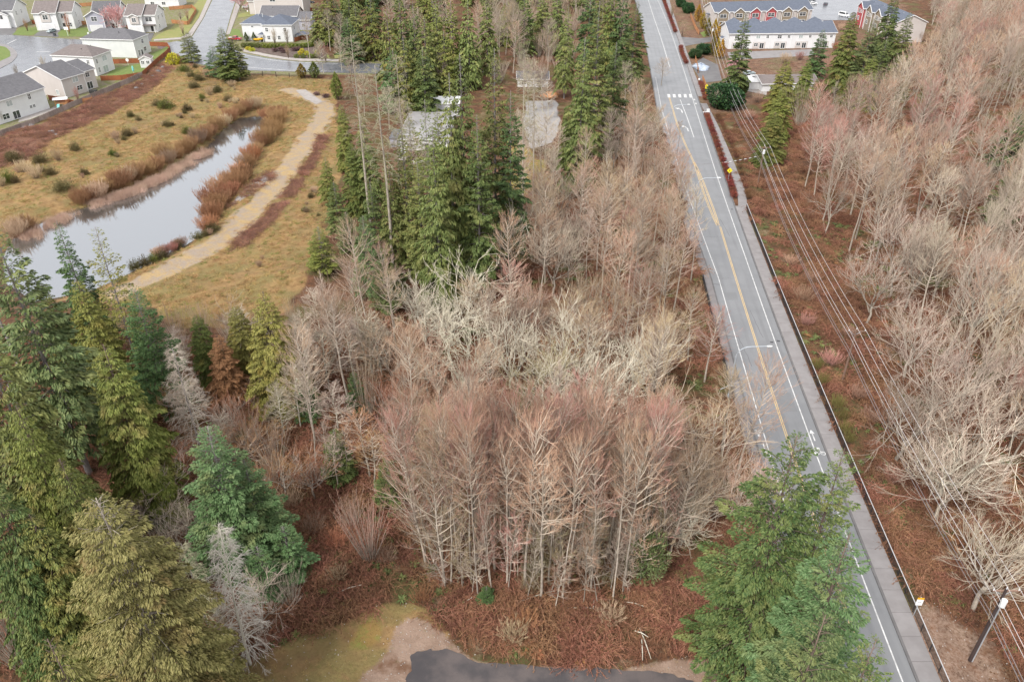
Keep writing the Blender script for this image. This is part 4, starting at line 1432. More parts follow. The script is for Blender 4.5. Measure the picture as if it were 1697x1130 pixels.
# clipped and garden shrubs (about 1 m across at scale 1)
ball = lambda u: u * [0.5, 0.5, 0.42] + [0, 0, 0.42]
colm = lambda u: np.c_[u[:, 0] * 0.42 * (1.02 - 0.75 * np.clip(u[:, 2], -0.2, 1)), u[:, 1] * 0.42 * (1.02 - 0.75 * np.clip(u[:, 2], -0.2, 1)), (u[:, 2] + 1) * 0.5 * 2.2]
proto("ball_shrub", leafmass(500, 700, ball, 0.11, 0.04), M['bark_brown'], M['hedge_green'])
proto("loose_shrub", leafmass(501, 420, ball, 0.17, 0.035, 0.7, hollow=0.2), M['bark_brown'], M['broom'])
for i in range(2):
    proto(f"broom_{i}", leafmass(510 + i, 2200, lambda u: np.c_[u[:, 0] * 0.5 * (1 + 0.5 * np.sin(u[:, 1] * 5 + i)), u[:, 1] * 0.5, 0.05 + np.abs(u[:, 2]) * 0.5 * (0.6 + 0.6 * np.sin(u[:, 0] * 6 + u[:, 1] * 4 + 2 * i) ** 2)], 0.075, 0.011, 1.1, 24, 0.006, hollow=0.1), M['bark_brown'], M['broom'])
proto("column_shrub", leafmass(502, 900, colm, 0.15, 0.045, 0.6), M['bark_brown'], M['cypress_gold'])
proto("broad_evergreen", leafmass(503, 5200, lambda u: u * [0.5, 0.5, 0.42] + [0, 0, 0.42], 0.065, 0.024, 0.2), M['bark_brown'], M['laurel'])
proto("street_tree", vase(504, 6.5, 1.6, 26, 0.02, 5, 4, 0.5, 0.06, 0.03), M['bark_brown'], M['twig_rust'])
proto("blossom_tree", maple(505, 5.5, 2.6, 0.05, 6, 3, 3, 0.35, 0.14, 0.28, 0.1, 0.09), M['bark_brown'], M['blossom'])
proto("leafy_tree", leafmass(520, 3600, lambda u: np.c_[u[:, 0] * 1.5 * (1 - 0.25 * u[:, 2]), u[:, 1] * 1.5, 2.6 + u[:, 2] * 2.4], 0.3, 0.035, 0.5, 14, 0.05, hollow=0.12), M['bark_brown'], M['ivy_green'])
proto("sapling_0", alder(530, 8, 0.9, 0.25, 22, 3, 3, 0.5, 0.012, 0.055, 0.05), M['bark_pale'], M['twig_tan'], BP)
proto("sapling_1", alder(531, 8, 1.1, 0.2, 24, 3, 3, 0.5, 0.012, 0.05, -0.04), M['bark_pale'], M['twig_pink'], BP)
# ------------------------------------------------------------------ buildings
def beam(mb, p, q, w, h):
    """bar of w x h from p to q"""
    p, q = np.array(p, float), np.array(q, float)
    d = unit(q - p)
    s = np.cross(d, (0, 0, 1.0))
    if np.linalg.norm(s) < 1e-6:
        s = np.array((1.0, 0, 0))
    s = unit(s)
    u = np.cross(s, d)
    V = []
    for e in (p, q):
        for a, b in ((-1, -1), (1, -1), (1, 1), (-1, 1)):
            V.append(e + s * w / 2 * a + u * h / 2 * b)
    mb.add(V, [(0, 1, 2, 3), (7, 6, 5, 4), (0, 4, 5, 1), (1, 5, 6, 2), (2, 6, 7, 3), (3, 7, 4, 0)])


def block(root, x0, y0, w, d, z0, eave, roof, pitch, wall, roofm, over=0.45, trim=True, gable_wall=None):
    """walls with gables, a roof with thickness and white eave boards"""
    x1, y1 = x0 + w, y0 + d
    mb = MB()
    V = [(x0, y0, z0), (x1, y0, z0), (x1, y1, z0), (x0, y1, z0), (x0, y0, eave), (x1, y0, eave), (x1, y1, eave), (x0, y1, eave)]
    mb.add(V, [(0, 1, 5, 4), (1, 2, 6, 5), (2, 3, 7, 6), (3, 0, 4, 7)])
    rm, fm = MB(), MB()
    th = 0.16
    if roof == 'gx':
        yr, zr = (y0 + y1) / 2, eave + pitch * d / 2
        mb.add([(x0, y0, eave), (x0, y1, eave), (x0, yr, zr - 0.01)], None, [(0, 2, 1)])
        mb.add([(x1, y0, eave), (x1, y1, eave), (x1, yr, zr - 0.01)], None, [(0, 1, 2)])
        a, b = x0 - over, x1 + over
        e0, e1, ze = y0 - over, y1 + over, eave - pitch * over
        V = [(a, e0, ze), (b, e0, ze), (b, yr, zr), (a, yr, zr), (a, e1, ze), (b, e1, ze)]
        V += [(p[0], p[1], p[2] + th) for p in V]
        rm.add(V, [(6, 7, 8, 9), (9, 8, 11, 10), (0, 3, 2, 1), (3, 4, 5, 2), (0, 1, 7, 6), (4, 10, 11, 5), (0, 6, 9, 3), (3, 9, 10, 4), (1, 2, 8, 7), (2, 5, 11, 8)])
        for (p, q) in (((a, e0, ze), (b, e0, ze)), ((a, e1, ze), (b, e1, ze)), ((a, e0, ze), (a, yr, zr)), ((a, e1, ze), (a, yr, zr)), ((b, e0, ze), (b, yr, zr)), ((b, e1, ze), (b, yr, zr))):
            beam(fm, p, q, 0.14, 0.26)
    elif roof == 'gy':
        xr, zr = (x0 + x1) / 2, eave + pitch * w / 2
        mb.add([(x0, y0, eave), (x1, y0, eave), (xr, y0, zr - 0.01)], None, [(0, 1, 2)])
        mb.add([(x0, y1, eave), (x1, y1, eave), (xr, y1, zr - 0.01)], None, [(0, 2, 1)])
        a, b = y0 - over, y1 + over
        e0, e1, ze = x0 - over, x1 + over, eave - pitch * over
        V = [(e0, a, ze), (e0, b, ze), (xr, b, zr), (xr, a, zr), (e1, a, ze), (e1, b, ze)]
        V += [(p[0], p[1], p[2] + th) for p in V]
        rm.add(V, [(6, 9, 8, 7), (9, 10, 11, 8), (0, 1, 2, 3), (3, 2, 5, 4), (0, 6, 7, 1), (4, 5, 11, 10), (0, 3, 9, 6), (3, 4, 10, 9), (1, 7, 8, 2), (2, 8, 11, 5)])
        for (p, q) in (((e0, a, ze), (e0, b, ze)), ((e1, a, ze), (e1, b, ze)), ((e0, a, ze), (xr, a, zr)), ((e1, a, ze), (xr, a, zr)), ((e0, b, ze), (xr, b, zr)), ((e1, b, ze), (xr, b, zr))):
            beam(fm, p, q, 0.14, 0.26)
    elif roof == 'hip':
        a, b, c, e = x0 - over, x1 + over, y0 - over, y1 + over
        m = min(b - a, e - c) / 2
        zr = eave + pitch * m
        r0, r1 = ((a + m, (c + e) / 2), (b - m, (c + e) / 2)) if b - a >= e - c else (((a + b) / 2, c + m), ((a + b) / 2, e - m))
        r1 = (r1[0] + 1e-4, r1[1] + 1e-4)
        V = [(a, c, eave), (b, c, eave), (b, e, eave), (a, e, eave), (*r0, zr), (*r1, zr)]
        V += [(p[0], p[1], p[2] + th) for p in V]
        if b - a >= e - c:
            Q = [(6, 7, 11, 10), (8, 9, 10, 11)]
            T = [(7, 8, 11), (9, 6, 10)]
        else:
            Q = [(7, 8, 11, 10), (9, 6, 10, 11)]
            T = [(6, 7, 10), (8, 9, 11)]
        Q += [(0, 3, 2, 1), (0, 1, 7, 6), (1, 2, 8, 7), (2, 3, 9, 8), (3, 0, 6, 9)]
        rm.add(V, Q, T)
        for p, q in (((a, c), (b, c)), ((b, c), (b, e)), ((b, e), (a, e)), ((a, e), (a, c))):
            beam(fm, (*p, eave), (*q, eave), 0.14, 0.26)
    elif roof == 'flat':
        rm.box(x0 - over, y0 - over, eave, x1 + over, y1 + over, eave + 0.25)
    mb.build("wall", wall, root)
    r = rm.build("roof", roofm, root)
    if trim and roof != 'flat':
        fm.build("eave_board", M['trim'], r)
    return r


def opening(root, face, bx, pos, z, w, h, kind="window"):
    """window, door or garage door on a face of a block bx = (x0, y0, w, d)"""
    x0, y0, W, D = bx
    if face == 'f':
        o, ux, nx = (x0 + pos, y0), (1, 0), (0, -1)
    elif face == 'b':
        o, ux, nx = (x0 + W - pos, y0 + D), (-1, 0), (0, 1)
    elif face == 'r':
        o, ux, nx = (x0 + W, y0 + pos), (0, 1), (1, 0)
    else:
        o, ux, nx = (x0, y0 + D - pos), (0, -1), (-1, 0)

    def P(a, b, n):
        return (o[0] + ux[0] * a + nx[0] * n, o[1] + ux[1] * a + nx[1] * n, z + b)

    def bar(mb, a0, b0, a1, b1, n0, n1):
        V = [P(a0, b0, n0), P(a1, b0, n0), P(a1, b1, n0), P(a0, b1, n0), P(a0, b0, n1), P(a1, b0, n1), P(a1, b1, n1), P(a0, b1, n1)]
        mb.add(V, [(0, 3, 2, 1), (4, 5, 6, 7), (0, 1, 5, 4), (1, 2, 6, 5), (2, 3, 7, 6), (3, 0, 4, 7)])
    t = 0.13
    if kind in ("window", "blind", "slider", "bay"):
        mb = MB()
        bar(mb, -t, -t, w + t, 0, 0.003, 0.09)
        bar(mb, -t, h, w + t, h + t, 0.003, 0.09)
        bar(mb, -t, 0, 0, h, 0.003, 0.09)
        bar(mb, w, 0, w + t, h, 0.003, 0.09)
        bar(mb, w / 2 - 0.05, 0, w / 2 + 0.05, h, 0.003, 0.075)
        if kind == "window" and h > 1.0:
            bar(mb, 0, h * 0.52, w / 2 - 0.05, h * 0.52 + 0.06, 0.003, 0.06)
            bar(mb, w / 2 + 0.05, h * 0.52, w, h * 0.52 + 0.06, 0.003, 0.06)
        f = mb.build("sliding_door" if kind == "slider" else "window", M['trim'], root)
        for a0, a1, gl_ in ((0, w / 2 - 0.05, M['blind_glass'] if kind == "blind" else M['glass']), (w / 2 + 0.05, w, M['blind_glass'] if kind in ("blind",) else M['glass'])):
            pm = MB()
            bar(pm, a0, 0, a1, h, 0.004, 0.03)
            pm.build("pane", gl_, f)
    elif kind == "door":
        mb = MB()
        bar(mb, 0, 0, w, h, 0.003, 0.07)
        dr = mb.build("door", M['sign_black'], root)
        fm = MB()
        bar(fm, -t, 0, 0, h + t, 0.003, 0.09)
        bar(fm, w, 0, w + t, h + t, 0.003, 0.09)
        bar(fm, 0, h, w, h + t, 0.003, 0.09)
        fm.build("door_frame", M['trim'], dr)
    elif kind == "garage":
        fm = MB()
        bar(fm, -0.2, 0, 0, h + 0.2, 0.003, 0.1)
        bar(fm, w, 0, w + 0.2, h + 0.2, 0.003, 0.1)
        bar(fm, 0, h, w, h + 0.2, 0.003, 0.1)
        g = fm.build("garage_door", M['trim'], root)
        for i in range(4):
            pm = MB()
            bar(pm, 0, h / 4 * i + 0.015, w, h / 4 * (i + 1) - 0.015, 0.003, 0.05)
            pm.build("panel", M['white_siding'], g)
    elif kind == "recess":
        mb = MB()
        bar(mb, 0, 0, w, h, 0.003, 0.02)
        mb.build("porch_back", M['beige_siding'], root)


def corner_boards(root, bx, h):
    x0, y0, w, d = bx
    for x, y in ((x0, y0), (x0 + w, y0), (x0 + w, y0 + d), (x0, y0 + d)):
        MB().box(x - 0.09, y - 0.09, 0, x + 0.09, y + 0.09, h - 0.02).build("corner_board", M['trim'], root)


def vents(root, pts):
    for x, y, z, h in pts:
        MB().tube([(x, y, z - 0.6), (x, y, z + h)], 0.11, 6).build("vent_pipe", M['pale_metal'] if h > 0.4 else M['black_metal'], root)


def house(name, label, A, ang, group=None, cat="house"):
    return thing(name, label, cat, (A[0], A[1], -0.03), radians(ang), group)


# --- houses behind the wooden fence
h = house("house", "white house with the dark grey roof nearest the pond, glass doors onto a patio", (-161.2, 240.5), 69)
block(h, 0, 0, 20, 16, 0, 7.0, 'gx', 0.5, M['white_siding'], M['roof_grey'])
B = (0, 0, 20, 16)
for o in ((3.0, 1.0, 2.2, 1.6, "window"), (6.6, 0.2, 2.4, 2.3, "slider"), (13.2, 1.8, 0.75, 1.0, "window"), (14.4, 1.8, 0.75, 1.0, "window"), (5.6, 4.4, 2.0, 1.6, "blind"), (13.6, 4.6, 1.0, 1.6, "window")):
    opening(h, 'f', B, *o)
corner_boards(h, B, 7.0)
vents(h, [(6 + i * 1.5, 5.5 + (i % 3) * 0.6, 9.6, 0.3) for i in range(6)] + [(10, 6.0, 10, 1.1)])

h = house("house", "beige house between two white ones, with a long grey roof and white corner boards", (-154.3, 271.4), 67)
block(h, 0, 0, 9.3, 19, 0, 6.5, 'gx', 0.36, M['beige_siding'], M['roof_grey'])
block(h, 9.32, 1.6, 6, 14, 0, 6.5, 'gx', 0.36, M['beige_siding'], M['roof_grey'])
B = (0, 0, 9.3, 19)
for o in ((5.2, 1.4, 2.2, 1.4, "window"), (4.4, 4.3, 2.2, 1.6, "blind")):
    opening(h, 'f', B, *o)
opening(h, 'l', B, 15.0, 0.9, 1.2, 1.5, "blind")
B2 = (9.32, 1.6, 6, 14)
opening(h, 'f', B2, 1.6, 0.25, 2.2, 2.3, "slider")
opening(h, 'f', B2, 2.0, 4.3, 1.6, 1.4, "window")
corner_boards(h, B, 6.5)
vents(h, [(1.2 + i * 1.3, 11 + (i % 3) * 0.7, 9.4, 0.3) for i in range(7)] + [(3, 12, 9, 1.2), (7.5, 10, 9.6, 1.2)])

h = house("house", "white house with the brown hipped roof and a blue glass sliding door", (-156.9, 301.2), 79.5)
block(h, 0, 0, 10.8, 17, 0, 7.0, 'hip', 0.5, M['white_siding'], M['roof_brown'])
B = (0, 0, 10.8, 17)
for o in ((4.4, 0.3, 2.8, 2.3, "blind"), (1.6, 1.0, 0.8, 1.8, "window"), (5.2, 4.3, 2.6, 1.8, "blind"), (1.4, 4.2, 0.8, 1.6, "window")):
    opening(h, 'f', B, *o)
opening(h, 'l', B, 14.2, 4.4, 0.9, 1.4, "window")
corner_boards(h, B, 7.0)
vents(h, [(3 + i * 1.4, 6 + (i % 2) * 2, 8.9, 0.35) for i in range(5)])

h = house("house", "large pale house with the grey hipped roof behind the white garden shed", (-153.9, 330.6), 83.5)
block(h, 0, 0, 11.5, 22, 0, 7.0, 'hip', 0.5, M['pale_siding'], M['roof_grey'])
B = (0, 0, 11.5, 22)
for o in ((2.0, 0.4, 1.0, 2.1, "window"), (6.6, 1.2, 1.6, 1.6, "window"), (4.2, 0.2, 1.0, 2.1, "door"), (6.0, 4.4, 1.4, 1.6, "window")):
    opening(h, 'f', B, *o)
corner_boards(h, B, 7.0)
vents(h, [(3 + i * 1.5, 7 + (i % 3), 9.3, 0.3) for i in range(6)])

def row_house(*a, **k):
    o = house(*a, **k)
    o.scale = (1.1, 1.1, 1.12)
    return o


# --- the row of garage houses across the street
h = row_house("house", "white garage house with a porch, beside the street and the pale lawn", (-177.4, 379.6), 2)
block(h, 0, 0, 6.4, 13, 0, 6.8, 'gx', 0.5, M['white_siding'], M['roof_brown'])
block(h, 6.42, 1.6, 5, 11.4, 0, 6.8, 'gx', 0.5, M['white_siding'], M['roof_brown'])
block(h, 1.6, -0.5, 3.6, 4, 3.6, 6.6, 'gy', 0.45, M['beige_siding'], M['roof_brown'])
block(h, 6.43, -0.2, 4.6, 1.79, 2.75, 2.8, 'flat', 0, M['white_siding'], M['roof_brown'], 0.15)
B = (0, 0, 6.4, 13)
opening(h, 'f', B, 0.9, 0.05, 4.8, 2.3, "garage")
opening(h, 'f', (1.6, -0.5, 3.6, 4), 1.0, 4.3, 1.6, 1.5)
B2 = (6.42, 1.6, 5, 11.4)
for o in ((1.0, 4.2, 2.6, 1.6, "window"), (2.4, 0.3, 1.1, 2.2, "door")):
    opening(h, 'f', B2, *o)
for o in ((3.5, 4.4, 0.9, 1.4), (2.6, 1.0, 0.9, 1.6), (8, 4.4, 1.0, 1.4)):
    opening(h, 'r', B2, *o)
MB().tube([(11, 0, 0), (11, 0, 2.75)], 0.12, 6).build("porch_post", M['trim'], h)

h = row_house("house", "lilac garage house with a steep white gable and a blossoming tree in front", (-197.2, 382.2), 10)
block(h, 0, 0, 7, 8, 0, 6.2, 'gy', 0.55, M['grey_siding'], M['roof_grey'])
block(h, 2.2, 3.0, 10.5, 13, 0, 6.9, 'gx', 0.5, M['white_siding'], M['roof_grey'])
opening(h, 'f', (0, 0, 7, 8), 2.2, 4.1, 2.2, 1.6)
opening(h, 'f', (0, 0, 7, 8), 1.1, 0.05, 4.8, 2.3, "garage")
B2 = (2.2, 3.0, 10.5, 13)
opening(h, 'f', B2, 6.4, 4.3, 2.2, 1.6)
opening(h, 'f', B2, 6.6, 0.2, 1.1, 2.2, "door")
for o in ((3, 4.4, 1.0, 1.5), (3, 1.0, 1.0, 1.5), (9, 4.4, 1.0, 1.5)):
    opening(h, 'r', B2, *o)
corner_boards(h, (0, 0, 7, 8), 6.2)

h = row_house("house", "grey-fronted garage house with the silver car on its drive", (-222.4, 384.8), 8)
block(h, 0, 0, 8.8, 14, 0, 6.9, 'gx', 0.5, M['white_siding'], M['roof_brown'])
block(h, 8.82, 1.8, 6, 12, 0, 6.9, 'gx', 0.5, M['white_siding'], M['roof_brown'])
block(h, 2.6, -0.25, 3.8, 4, 3.3, 6.7, 'gy', 0.45, M['beige_siding'], M['roof_brown'])
B = (0, 0, 8.8, 14)
opening(h, 'f', B, 1.6, 0.05, 5.4, 2.3, "garage")
opening(h, 'f', (2.6, -0.25, 3.8, 4), 1.0, 4.3, 1.9, 1.7)
B2 = (8.82, 1.8, 6, 12)
for o in ((1.4, 4.3, 1.8, 1.6, "window"), (1.2, 0.2, 1.1, 2.2, "door"), (3.4, 1.0, 1.4, 1.5, "window")):
    opening(h, 'f', B2, *o)
for o in ((4, 4.4, 0.8, 1.6), (5, 1.0, 0.9, 1.6)):
    opening(h, 'r', B2, *o)
corner_boards(h, B, 6.9)

h = row_house("house", "white garage house with a dark roof at the upper corner of the view", (-252, 390.5), 6)
block(h, 0, 0, 14.5, 14, 0, 6.9, 'gx', 0.5, M['white_siding'], M['roof_grey'])
block(h, 6.5, -1.5, 6.2, 8, 0, 5.4, 'gy', 0.5, M['white_siding'], M['roof_grey'])
opening(h, 'f', (6.5, -1.5, 6.2, 8), 0.7, 0.05, 4.8, 2.3, "garage")
opening(h, 'f', (6.5, -1.5, 6.2, 8), 2.0, 3.7, 2.2, 1.5)
for o in ((3, 4.4, 0.8, 1.6), (8, 4.4, 0.8, 1.6)):
    opening(h, 'r', (0, 0, 14.5, 14), *o)

# --- corner house with hedge, and the two behind
h = house("house", "white corner house with a slate blue hipped roof above the clipped hedge", (-119.5, 361), 0)
block(h, 0, 2.5, 11.4, 13, 0, 7.0, 'hip', 0.45, M['white_siding'], M['roof_slate'])
block(h, 9.8, 0, 12.8, 14, 0, 7.0, 'hip', 0.45, M['white_siding'], M['roof_slate'])
block(h, 7.6, -0.6, 2.1, 3.0, 0, 2.9, 'hip', 0.5, M['white_siding'], M['roof_slate'], 0.3)
B2 = (9.8, 0, 12.8, 14)
for o in ((1.2, 4.3, 1.1, 1.5), (9.2, 4.3, 1.1, 1.5), (1.6, 1.0, 1.1, 1.5), (6.2, 1.0, 1.1, 1.5)):
    opening(h, 'f', B2, *o)
opening(h, 'f', (0, 2.5, 11.4, 13), 4.2, 5.6, 0.9, 0.6)
opening(h, 'f', (7.6, -0.6, 2.1, 3.0), 0.9, 0.1, 1.0, 2.1, "door")
for o in ((4, 4.3, 1.1, 1.5), (9, 0.3, 1.4, 2.1)):
    opening(h, 'r', B2, *o)
vents(h, [(6.5, 8, 9.2, 1.2), (8.2, 8.4, 9.2, 1.2)])

h = house("house", "dark roofed house behind the white corner house", (-118, 388), 0)
block(h, 0, 0, 17, 13, 0, 6.0, 'gx', 0.5, M['beige_siding'], M['roof_grey'])
block(h, 16.5, -1.5, 7, 10, 0, 4.6, 'gx', 0.5, M['grey_siding'], M['roof_grey'])
opening(h, 'f', (16.5, -1.5, 7, 10), 3.0, 1.4, 1.2, 1.3)
vents(h, [(5, 5, 8.6, 0.4), (12, 5.4, 8.6, 0.4)])

h = house("house", "beige house with a black four pane window at the top of the view", (-131, 424), -3)
block(h, 0, 0, 25, 13, 0, 9.4, 'gx', 0.4, M['beige_siding'], M['roof_brown'])
block(h, -3.5, 1.5, 3.48, 10, 0, 6.4, 'gx', 0.4, M['beige_siding'], M['roof_brown'])
opening(h, 'f', (0, 0, 25, 13), 8.4, 6.4, 2.6, 1.9)
corner_boards(h, (0, 0, 25, 13), 9.4)
h = house("house", "white house cut by the top of the picture above the orange fence", (-196, 446), 0)
block(h, 0, 0, 18, 11, 0, 4.5, 'gx', 0.4, M['white_siding'], M['roof_brown'])
for o in ((3, 1.2, 1.8, 1.4), (9, 1.2, 1.8, 1.4)):
    opening(h, 'f', (0, 0, 18, 11), *o)

# --- townhouses
t1 = house("townhouse_row", "white townhouse row with slate roof and porches, behind the lone fir", (92.3, 346.6), 3, None, "townhouses")
block(t1, 0, 0, 46, 15, 0, 6.4, 'gx', 0.42, M['white_siding'], M['roof_slate'], 0.5)
for i in range(5):
    block(t1, 3.2 + i * 9.0, 7.4, 5.6, 8.6, 6.5, 8.2, 'gy', 0.5, M['white_siding'], M['roof_slate'], 0.3)
B = (0, 0, 46, 15)
for i in range(5):
    x = 1.2 + i * 9.2
    opening(t1, 'f', B, x + 0.2, 0.05, 5.4, 2.7, "recess")
    opening(t1, 'f', (0, -0.022, 46, 15), x + 0.7, 1.1, 1.6, 1.2)
    opening(t1, 'f', (0, -0.022, 46, 15), x + 3.2, 0.1, 1.7, 2.2, "slider")
    opening(t1, 'f', B, x + 1.2, 4.2, 1.7, 1.2, "blind" if i % 2 else "window")
    opening(t1, 'f', B, x + 5.6, 4.3, 1.0, 1.1)
    dp = MB()
    dp.box(x + 7.3, -0.14, 0, x + 7.45, -0.003, 6.2)
    dp.build("downpipe", M['pale_metal'], t1)
block(t1, -1.5, 4.4, 1.49, 3.4, 0.2, 3.4, 'gy', 0.5, M['white_siding'], M['roof_slate'], 0.25)
opening(t1, 'f', (-1.5, 4.4, 1.49, 3.4), 0.25, 1.1, 0.9, 1.5)
opening(t1, 'l', (-1.5, 4.4, 1.49, 3.4), 1.0, 1.1, 1.2, 1.5)

t2 = house("townhouse_row", "townhouse row with taupe and red gables facing the white row", (93.6, 382.5), 8, None, "townhouses")
block(t2, 0, 0, 47.5, 14, 0, 8.6, 'gx', 0.42, M['beige_siding'], M['roof_slate'], 0.4)
for i, c in enumerate(('taupe', 'taupe', 'red', 'red', 'taupe', 'taupe')):
    x = 1.4 + i * 7.75
    bx = (x, -0.9, 5.0, 5.5)
    block(t2, *bx, 0, 8.3, 'gy', 0.75, M[c + '_siding'], M['roof_slate'], 0.35)
    opening(t2, 'f', bx, 0.9, 6.1, 3.0, 1.5)
    opening(t2, 'f', bx, 0.9, 2.9, 3.0, 1.5)
    corner_boards(t2, bx, 8.3)
opening(t2, 'l', (0, 0, 47.5, 14), 6.2, 4.4, 1.0, 1.6)
block(t2, -0.9, 6, 0.89, 2.4, 6.4, 6.5, 'flat', 0, M['beige_siding'], M['roof_slate'], 0.2)

t3 = house("townhouse_row", "townhouse row with a red end gable, half hidden by firs beside the bare wood", (166.5, 399), -88, None, "townhouses")
block(t3, 0, 0, 40, 13, 0, 8.6, 'gx', 0.42, M['beige_siding'], M['roof_slate'], 0.4)
for i, c in enumerate(('red', 'taupe', 'taupe', 'taupe')):
    x = 1.0 + i * 9.6
    bx = (x, -1.0, 6.0, 6)
    block(t3, *bx, 0, 8.6, 'gy', 0.8, M[c + '_siding'], M['roof_slate'], 0.35)
    opening(t3, 'f', bx, 1.2, 6.2, 1.8, 1.6)
    opening(t3, 'f', bx, 1.2, 3.0, 1.8, 1.6)
    opening(t3, 'f', bx, 4.0, 6.4, 1.0, 1.2)
    corner_boards(t3, bx, 8.6)

# --- low buildings seen between the trees
a = at(1262, 152)
h = house("bungalow", "low bungalow with a brown roof and white eaves behind the dark holly", (a[0], a[1]), 4)
block(h, 0, 0, 20, 11, 0, 2.8, 'gx', 0.28, M['white_siding'], M['roof_brown'], 0.5)
for o in ((3, 0.9, 1.8, 1.2), (9, 0.9, 1.8, 1.2), (14, 0.1, 1.0, 2.1, "door")):
    opening(h, 'f', (0, 0, 20, 11), *o)
block(h, -4.2, 3, 4.18, 8, 0, 2.5, 'flat', 0, M['white_siding'], M['white_roof'], 0.3)
a = at(1248, 142)
h = house("carport", "white flat roofed carport on slim posts beside the bungalow", (a[0], a[1]), 4, None, "carport")
MB().box(0, 0, 2.5, 5.6, 4.6, 2.7).build("roof", M['white_roof'], h)
for x, y in ((0.2, 0.2), (5.4, 0.2), (5.4, 4.4), (0.2, 4.4)):
    MB().tube([(x, y, 0), (x, y, 2.5)], 0.08, 6).build("post", M['trim'], h)

a = at(664, 250)
h = house("long_shed", "long low shed with a flat grey roof glimpsed between the firs", (a[0], a[1]), -1, None, "shed")
block(h, 0, 0, 13.5, 26, 0, 3.4, 'gx', 0.04, M['white_siding'], M['grey_roof_metal'], 0.4)
block(h, -3.4, 3, 3.38, 8, 0, 2.5, 'flat', 0, M['grey_siding'], M['roof_slate'], 0.2)
for o in ((2, 0.9, 1.6, 1.2), (7, 0.1, 1.1, 2.1, "door")):
    opening(h, 'f', (0, 0, 13.5, 26), *o)
a = at(715, 196)
h = house("garage", "small white garage between the tall firs, beyond the long grey shed", (a[0], a[1]), 2, None, "garage")
block(h, 0, 0, 9, 8, 0, 4.6, 'gx', 0.12, M['white_siding'], M['white_roof'], 0.3)
opening(h, 'f', (0, 0, 9, 8), 2.4, 0.05, 3.6, 2.6, "garage")
opening(h, 'f', (0, 0, 9, 8), 0.6, 1.2, 1.1, 1.0)
a = at(868, 168)
h = house("garage", "small grey roofed cottage behind the pair of dead trunks", (a[0] - 2, a[1] + 18), 0, None, "cottage")
block(h, 0, 0, 11, 8, 0, 3.0, 'gx', 0.4, M['white_siding'], M['roof_grey'], 0.4)
for o in ((1.5, 1.0, 1.5, 1.2), (7, 1.0, 1.5, 1.2)):
    opening(h, 'f', (0, 0, 11, 8), *o)

a = at(234, 113)
h = house("garden_shed", "white garden shed with a brown roof inside the corner of the red fence", (a[0], a[1]), 12, None, "shed")
block(h, 0, 0, 4.2, 4.4, 0, 3.4, 'gy', 0.5, M['white_siding'], M['roof_brown'], 0.25)
for o in ((0.5, 1.5, 1.0, 1.1), (2.4, 1.5, 1.0, 1.1)):
    opening(h, 'f', (0, 0, 4.2, 4.4), *o)
opening(h, 'r', (0, 0, 4.2, 4.4), 1.6, 0.05, 1.0, 2.0, "door")


# ------------------------------------------------------------------ fences: every panel and post a part
def panel_mesh(name, m, boards=10, hh=1.8):
    mb = MB()
    for i in range(boards):
        x0, x1 = i / boards + 0.004, (i + 1) / boards - 0.004
        o = 0.012 * ((i * 7) % 3 - 1)
        mb.box(x0, -0.03 + o, 0.05, x1, 0.02 + o, hh - 0.03 * ((i * 5) % 3))
    mb.box(0, 0.021 + 0.012, 0.4, 1, 0.075, 0.5)
    mb.box(0, 0.021 + 0.012, hh - 0.45, 1, 0.075, hh - 0.35)
    return mb.mesh(name, m)


PANEL = {k: panel_mesh("panel_" + k, M[k]) for k in ('red_fence', 'orange_fence', 'grey_fence')}
POST = {k: MB().box(-0.06, -0.06, -0.3, 0.06, 0.06, 1.95).mesh("post_" + k, M[k]) for k in PANEL}


def wood_fence(pts, m, label, step=2.4, hs=1.0):
    P = np.asarray(pts, float)
    root = thing("wooden_fence", label, "fence", (P[0][0], P[0][1], 0))
    s = np.r_[0, np.cumsum(np.linalg.norm(np.diff(P, axis=0), axis=1))]
    n = max(1, int(round(s[-1] / step)))
    K = [np.array([np.interp(s[-1] * i / n, s, P[:, c]) for c in (0, 1)]) for i in range(n + 1)]
    for i in range(n + 1):
        z = max(land1(*K[i]), -0.4)
        o = link("post", POST[m], root)
        o.location = (K[i][0] - P[0][0], K[i][1] - P[0][1], z)
        o.scale = (1, 1, hs)
        if i < n:
            d = K[i + 1] - K[i]
            q = link("panel", PANEL[m], root)
            q.location = (K[i][0] - P[0][0], K[i][1] - P[0][1], z)
            q.rotation_euler = (0, 0, atan2(d[1], d[0]))
            q.scale = (np.linalg.norm(d), 1, hs)
    return root


wood_fence(ats([(237, 127), (210, 139.5), (180, 152.5), (150, 165), (120, 178), (90, 191.5), (60, 205), (30, 216), (0, 227), (-40, 241)]), 'grey_fence', "weathered grey board fence along the meadow behind the white and beige houses")
wood_fence(ats([(283, 85), (275, 93), (262, 103.5), (250, 115), (237, 127)]), 'red_fence', "red board fence running down to the grey fence below the yellow bush")
wood_fence(ats([(283, 85), (278, 77.5), (247, 76.5)]), 'red_fence', "red board fence along the street behind the small fenced lawn")
wood_fence(ats([(187, 106), (231, 104.5)]), 'red_fence', "red board fence under the wall of the large pale house")
wood_fence(ats([(168, 134), (200, 133), (234, 128)]), 'red_fence', "red board fence below the lawn with the teal parasol")
wood_fence(ats([(82, 166), (112, 172), (124, 175)]), 'red_fence', "short red fence behind the wooden play tower")
wood_fence(ats([(128, 172), (154, 168)]), 'orange_fence', "bright orange fence beside the bare pink shrub", 2.4, 0.8)
wood_fence(ats([(281, 17), (319, 14)]), 'orange_fence', "orange fence at the far side of the bare yard by the street")
